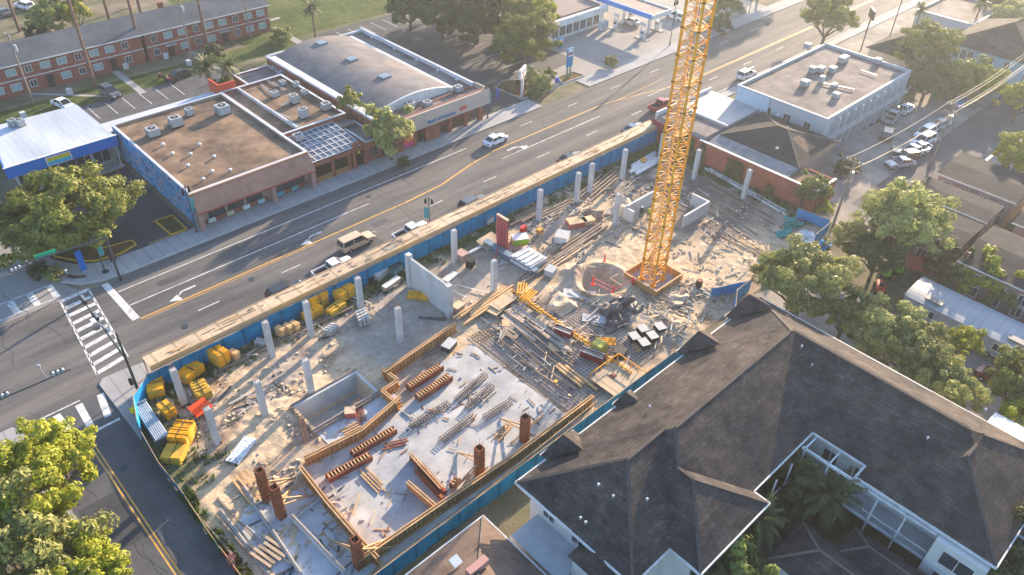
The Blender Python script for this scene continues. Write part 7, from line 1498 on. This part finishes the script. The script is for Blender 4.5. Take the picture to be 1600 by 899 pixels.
def trunk_mb(h, r, spread, n=6, seed=0):
    rn = random.Random(seed); b = MB(); fk = h*.45
    b.tube((0,0,-.3),(.08*r,0,fk),r,r*.72,n=9)
    for i in range(n):
        a = 6.283*i/n+rn.uniform(-.3,.3); m1 = Vector((math.cos(a)*spread*.45,math.sin(a)*spread*.45,fk+(h-fk)*.5)); e = Vector((math.cos(a)*spread*.85,math.sin(a)*spread*.85,h*rn.uniform(.8,1.05)))
        b.tube((0,0,fk-.1),m1,r*.5,r*.32,n=6); b.tube(m1,e,r*.32,r*.08,n=5)
        e2 = m1+Vector((rn.uniform(-1,1)*spread*.4,rn.uniform(-1,1)*spread*.4,h*.3)); b.tube(m1,e2,r*.22,r*.05,n=5)
    return b
BARK = mat('bark',(0.11,0.085,0.065),.95,.3,2,(0.17,0.145,0.12),.6,1.5,bump=.03,bscale=8)
LF = {'olive':leafmat('leaf_olive',(0.15,0.175,0.05),(0.44,0.44,0.14),(0.56,0.50,0.20)),
      'oak':leafmat('leaf_oak',(0.08,0.11,0.02),(0.29,0.29,0.055),(0.44,0.22,0.08)),
      'dark':leafmat('leaf_dark',(0.03,0.05,0.018),(0.11,0.135,0.045),(0.17,0.16,0.06)),
      'yellow':leafmat('leaf_yellow',(0.18,0.22,0.02),(0.46,0.46,0.04),(0.56,0.48,0.07)),
      'mid':leafmat('leaf_mid',(0.07,0.11,0.025),(0.25,0.28,0.07),(0.34,0.30,0.10)),
      'palm':leafmat('leaf_palm',(0.06,0.085,0.03),(0.16,0.18,0.07),(0.2,0.19,0.1))}
TP = {}
def tree_proto(key,name,h,r,spread,mesh,cz,lm):
    root = empty(name,(0,0,-80),0,'x','tree')
    trunk_mb(h,r,spread,6,hash(key)%97 if False else len(key)*7).build('trunk',BARK,root)
    o = bpy.data.objects.new('crown',mesh); mesh.materials.append(lm); lnk(o,root); o.location=(0,0,cz); KID.setdefault(root.name,[]).append(o)
    TP[key] = root; return root
# unit trees, crown radius 1 m wide; scaled on placing
def make(key,name,seed,rz,clumps,per,leaf,lm,**k):
    h = 1.0
    tree_proto(key,name,.95,.075,.9,crown_mesh(key,seed,1,1,rz,clumps,per,leaf,**k),1.05,lm)
make('spread','oak_tree',3,.58,150,190,.034,LF['oak'],clr=.15,hollow=.45)
make('round','broadleaf_tree',5,.80,110,150,.042,LF['mid'],clr=.19,hollow=.45)
make('round2','broadleaf_tree',9,.85,120,150,.040,LF['olive'],clr=.17,hollow=.42)
make('loose','broadleaf_tree',14,.75,110,120,.036,LF['yellow'],clr=.15,hollow=.35)
make('small','small_tree',21,.9,40,70,.09,LF['mid'],clr=.28)
firstT = set()
def tree(key,px,py,rad,hz,lf,label,cat='tree',name=None,z=0.0,group=None,base=None,rz=None,sq=1.0):
    """px,py: middle of the crown in view at the crown's middle height hz*1.05; rad crown radius"""
    src = TP[key]
    p = base or at(px,py,hz)
    loc = Vector((p.x,p.y,z)); sc = (rad,rad*sq,(hz-z)/1.05)
    a = rg.uniform(0,6.28) if rz is None else rz
    if key in firstT: r = copy_thing(src,loc,a,sc,label,group,{'crown':LF[lf]})
    else:
        firstT.add(key); r = src; r.location=loc; r.rotation_euler=(0,0,a); r.scale=sc; r['label']=label
        for c in KID[r.name]:
            if c.name.startswith('crown'): c.material_slots[0].link='OBJECT'; c.material_slots[0].material=LF[lf]
        if group: r['group']=group
    # crowns keep their own height: undo the vertical stretch
    for c in KID.get(r.name,[]):
        if c.name.startswith('crown'): c.scale = (1,1,rad/sc[2])
    r['category']=cat
    return r
tree('spread',102,338,8.6,4.8,'oak','wide spreading oak with reddish tints at the street corner by the blue fascia shop',sq=.82,rz=.2)
tree('spread',45,345,5.0,4.6,'oak','lower left flank oak merging with the spreading corner oak')
tree('loose',45,760,5.6,7.0,'yellow','yellow green tree at the left edge over the side street crossing')
tree('loose',85,705,3.6,6.5,'yellow','smaller yellow green tree reaching over the side street')
tree('round',30,860,5.5,6.0,'olive','darker olive tree at the bottom left corner')
tree('loose',130,880,3.0,5.5,'yellow','bright yellow green tree at the bottom edge left of the side street')
tree('round2',150,905,3.0,4.5,'yellow','low yellow green tree touching the bottom edge by the side street')
tree('small',548,158,2.0,6.6,'oak','round bushy tree with a bright top behind the pergola',rz=1)
tree('small',592,205,4.0,4.9,'olive','olive street tree on the pavement before the brick annex',base=Vector((60.8,89.0,0)),rz=2)
tree('round',820,62,6.2,4.8,'oak','big rounded oak between the bank lot and the filling station')
tree('round',745,30,6.5,5.0,'dark','dark oak in the bank lot, centre of the top edge group')
tree('round',690,22,5.5,5.0,'dark','dark oak behind the bank lot stripes, left of the group')
tree('round2',805,15,4.5,6.5,'oak','sunlit oak crown at the top edge above the rounded oak')
tree('round2',640,10,5.0,5.0,'dark','dark leafy tree at the top edge beside the mown lawn')
tree('round2',850,20,3.0,7.0,'yellow','light green tree top in front of the station store')
tree('small',840,5,3.5,7,'mid','small green tree at the top edge left of the store')
tree('round2',1297,25,5.6,6.5,'oak','large rounded sunlit tree behind the flat roofed white block')
tree('round2',1452,70,5.4,7.6,'oak','tall tree with brownish leaves between the beige and blue houses')
tree('round',1452,125,4.6,4.2,'mid','broad dark shrubby tree below the tall brownish one')
tree('round',1500,125,5.0,3.6,'mid','low leafy tree in front of the blue house wall')
tree('round2',1545,128,3.6,3.6,'yellow','thin yellowish tree beside the blue house corner')
tree('round2',1588,28,5.0,5.2,'olive','pale olive tree at the top right corner')
tree('round',1567,5,3.0,5.2,'dark','small dark tree top at the very top right')
tree('round2',1598,155,3.6,4.5,'yellow','yellow green tree at the right edge above the lane')
tree('round2',1590,243,3.8,5.0,'yellow','yellow green bush tree behind the farthest row house')
tree('small',1270,296,2.5,3.2,'mid','small leafy tree at the end of the orange brick wall')
tree('round',1418,342,5.4,8.0,'olive','tallest dense oak right of the corner utility pole')
tree('round2',1375,395,3.6,4.5,'dark','dark tree at the foot of the tallest oak')
tree('round2',1335,375,3.0,3.5,'olive','speckled shrub tree left of the tallest oak')
tree('round2',1260,440,5.6,6.4,'olive','big pale olive tree overhanging the roof corner and the site')
tree('round2',1325,488,3.0,4.6,'mid','darker flank tree right of the big pale olive tree')
tree('round2',1382,518,4.2,5.2,'olive','first olive tree in the row behind the big roof')
tree('round2',1432,556,4.1,5.0,'olive','second olive tree in the row behind the big roof')
tree('round2',1482,610,3.5,4.6,'olive','third olive tree in the row, nearest the end')
tree('small',1508,535,1.9,3.5,'yellow','small yellowish tree beside the white pickup')
tree('round2',1450,580,2.6,4.2,'yellow','yellowish gap tree between second and third olive trees')
tree('round2',1595,595,3.6,5.0,'oak','green tree at the right edge below the trailer')
tree('small',1600,655,2.4,4.0,'yellow','small bright tree at the right edge by the white awning')
tree('round',1490,415,3.2,3.0,'dark','dark green tree between the row houses and the trailer')
tree('small',1545,436,3.2,3.2,'yellow','bright yellow flowering shrub above the trailer')
tree('small',1505,430,2.2,2.6,'olive','pale speckled shrub above the trailer',cat='shrub')
tree('small',1575,462,2.4,2.4,'mid','reddish brown shrub at the right end above the trailer',cat='shrub')
tree('round',1590,880,4.5,4,'dark','dark green tree in the bottom right corner')
tree('small',1165,812,2.2,3.0,'dark','dark courtyard tree beside the projecting hip corner')
tree('small',1150,885,3.0,3.6,'mid','bright green courtyard tree at the bottom edge')
tree('small',1110,905,2.6,3.0,'dark','dark courtyard shrub at the bottom edge',cat='shrub')
tree('small',1242,745,2.0,3.0,'dark','dark leafy tree in the courtyard corner under the balconies')
tree('small',1235,770,2.4,3.2,'dark','brownish shrub in the middle of the courtyard',cat='shrub')
tree('small',1140,8,3.6,2.6,'mid','green hedge tree at the top edge behind the crane mast')
tree('small',1125,40,2.6,1.6,'dark','dark hedge by the avenue behind the crane mast',cat='shrub')
tree('small',80,30,4.0,4.5,'mid','green tree behind the left part of the apartment roof'); tree('small',60,55,2.5,2.0,'dark','dark hedge behind the left part of the apartment roof',cat='shrub')
tree('small',115,20,3.0,5.0,'yellow','yellowish tree top behind the apartment roof'); tree('small',355,138,2.2,1.6,'mid','green shrub bed below the palms',cat='shrub'); tree('small',380,125,1.8,1.0,'dark','dark shrub right of the palms',cat='shrub')
tree('small',1322,262,2.0,1.2,'dark','dark ivy shrub behind the old hall',cat='shrub')
for i,(px,py,rr,h,lf,lb) in enumerate(((832,118,1.5,1.0,'olive','pale round shrub beside the bank pole sign'),(858,118,1.4,.9,'mid','dark round shrub at the back of the shrub island'),(848,134,2.0,1.1,'olive','largest rounded shrub on the island by the pole sign'),(836,146,1.6,.6,'mid','low green shrub at the front of the island'),(955,98,1.4,.9,'oak','rounded shrub at the foot of the filling station sign'),
    (60,424,1.3,.6,'dark','low dark shrub under the spreading oak'),(85,430,1.2,.5,'olive','low olive shrub beside the hydrant'),(335,82,1.8,1.0,'dark','dark shrub at the wall of the apartment row'),(62,192,1.2,.6,'mid','low shrub by the white metal roof'),(440,60,2.2,.8,'mid','low hedge beside the brick apartment end'),(1245,300,1.4,.8,'yellow','bright low shrub at the brick wall end'),(1290,325,1.3,.6,'yellow','yellow weeds at the foot of the utility pole'),
    (812,131,.9,1.2,'dark','upright dark shrub left of the pole sign'),(630,262-8,1.0,.5,'dark','small shrub at the foot of the street tree'))):
    tree('small',px,py,rr,h,lf,lb,cat='shrub')
# ivy patches on the brick wall
b = MB(); rn = random.Random(4)
for (ya,yb,z1,n) in ((56.5,63,3.6,900),(49.5,52.5,3.0,500),(44,45.5,1.6,150)):
    for i in range(n):
        y = rn.uniform(ya,yb); z = rn.uniform(0,z1)*(1 if noise.noise(Vector((y*.8,1,2)))>-.1 else .4); x = 97.02-rn.uniform(0,.25); s = rn.uniform(.08,.2)
        b.add([(x,y-s,z),(x-.1,y,z-s),(x,y+s,z),(x-.05,y,z+s)],[(0,1,2,3)])
LF['dark'] and tag(b.build('ivy',LF['dark']),'green ivy climbing the orange brick wall','ivy',kind='stuff')
# palms
def palm_proto(name='palm_tree'):
    r = empty(name,(0,0,-90),0,'x','palm tree'); P(r,'trunk',BARK,False)(lambda b: (b.tube((0,0,-.2),(0,0,1),.14,.11,n=8)))
    b = MB(); rn = random.Random(2)
    for i in range(46):
        a = rn.uniform(0,6.283); el = rn.uniform(-.5,1.35); L = rn.uniform(.8,1.1); prev = Vector((0,0,0)); d = Vector((math.cos(a)*math.cos(el),math.sin(a)*math.cos(el),math.sin(el))); sd = Vector((-math.sin(a),math.cos(a),0))
        for k in range(5):
            nx_ = prev+d*L/5; d = (d+Vector((0,0,-.24))).normalized()
            for q in range(3):
                t = q/3; c = prev.lerp(nx_,t); w = .17*(1.15-k/5)
                for s in (-1,1): b.add([c, c+d*.05, c+sd*s*w+d*.12+Vector((0,0,-.05)), c+sd*s*w*.9+d*.07+Vector((0,0,-.05))],[(0,1,2,3)])
            prev = nx_
    o = b.build('fronds',LF['palm'],r); return r
PALM = palm_proto(); fp=[0]
def palm(px,py,h,rad,label):
    p = at(px,py,h); loc=(p.x,p.y,0)
    if not fp[0]: fp[0]=1; r = PALM; r.location=loc; r['label']=label
    else: r = copy_thing(PALM,loc,rg.uniform(0,6),None,label)
    for c in KID[r.name]:
        if c.name.startswith('fronds'): c.location=(0,0,h); c.scale=(rad,rad,rad)
        else: c.scale=(1.4,1.4,h)
    return r
palm(322,105,5.5,2.9,'left one of two cabbage palms behind the shops'); palm(357,104,5.0,2.5,'right one of two cabbage palms behind the shops'); palm(487,14,6.0,2.3,'lone palm on the mown lawn at the top edge')
palm(1292,775,4.2,3.6,'feathery palm in the middle of the shaded courtyard'); palm(1186,812,4.5,2.6,'dark palm below the projecting hip corner'); palm(1440,15,5.5,2.0,'small clipped palm in the sunlit lot at the top'); palm(1238,728,5.2,2.2,'palm in the courtyard corner beside the white balconies'); palm(1535,4,7,2.6,'tall palm at the top edge of the sunlit lot'); palm(1258,300,3.0,1.8,'small palm at the end of the brick wall roof')
# tall pines whose trunks stand before the apartments (crowns mostly above the picture)
make('pine','pine_tree',31,.55,46,70,.09,LF['mid'],clr=.26,hollow=.3,low=-.8)
PT = bpy.data.meshes.new('x')
def pine(px,py,h,label,rad=3.6,first=[0]):
    p = at(px,py); src = TP['pine']
    if not first[0]: first[0]=1; r = src; r.location=(p.x,p.y,0); r['label']=label
    else: r = copy_thing(src,(p.x,p.y,0),rg.uniform(0,6),None,label)
    for c in KID[r.name]:
        if c.name.startswith('crown'): c.location=(0,0,h); c.scale=(rad,rad,rad*1.6)
        else: c.data = TRUNKP; c.scale=(1,1,h/20.0)
    return r
b = MB(); b.tube((0,0,-.2),(.15,.1,20),.34,.16,n=9)
for i in range(6): a=i*1.05; b.tube((.12,.08,16.5+.55*i),(math.cos(a)*2.2,math.sin(a)*2.2,17.6+.55*i),.08,.03,n=5)
_t = b.build('trunk',mat('pine_bark',(0.20,0.13,0.10),.95,.25,2,(0.12,0.085,0.07),.6,1.5)); TRUNKP = _t.data; bpy.data.objects.remove(_t)
for px,py,h,lb in ((31,50,22,'pine with a bare brown trunk at the far left behind the apartment roof'),(149,134,24,'tall bare trunked pine before the left part of the apartment row'),(225,94,24,'tall bare trunked pine before the middle door of the apartment row'),(327,84,22,'bare trunked pine before the right part of the apartment row'),(172,34,22,'bare trunked pine rising behind the apartment roof ridge'),(221,24,20,'dark slim pine behind the apartment roof, right of the ridge trunk'),(204,12,20,'slim pine at the back of the apartment roof')):
    pine(px,py,h,lb)
# tall trees standing east of the picture whose shade falls over the lots
for i,(x,y,rr,h,lb) in enumerate(((186,100,7,9,'tree row tree east of the filling station, first'),(120,132,7,8,'dark oak north of the filling station store, behind the bank lot'),(113,122,6,7,'oak at the back of the bank lot stripes'))):
    tree('round',0,0,rr,h,'dark',['tall dark oak beyond the filling station at the top edge','dark oak behind the station store at the top edge','oak standing at the back right of the bank lot'][i],base=Vector((x,y,0)))
# ================================================================== warm morning haze
hb = MB().box(-320,-220,-1.5,430,380,63); hm = bpy.data.materials.new('haze_air'); hm.use_nodes = True; t = hm.node_tree
t.nodes.remove(t.nodes['Principled BSDF']); pv = t.nodes.new('ShaderNodeVolumePrincipled'); pv.inputs['Color'].default_value = (0.88,0.94,1.0,1); pv.inputs['Density'].default_value = 0.00028; pv.inputs['Anisotropy'].default_value = 0.5
t.links.new(pv.outputs[0], t.nodes['Material Output'].inputs['Volume']); tag(hb.build('haze',hm),None,None,kind='stuff')
SC.cycles.volume_bounces = 1; SC.cycles.volume_max_steps = 64
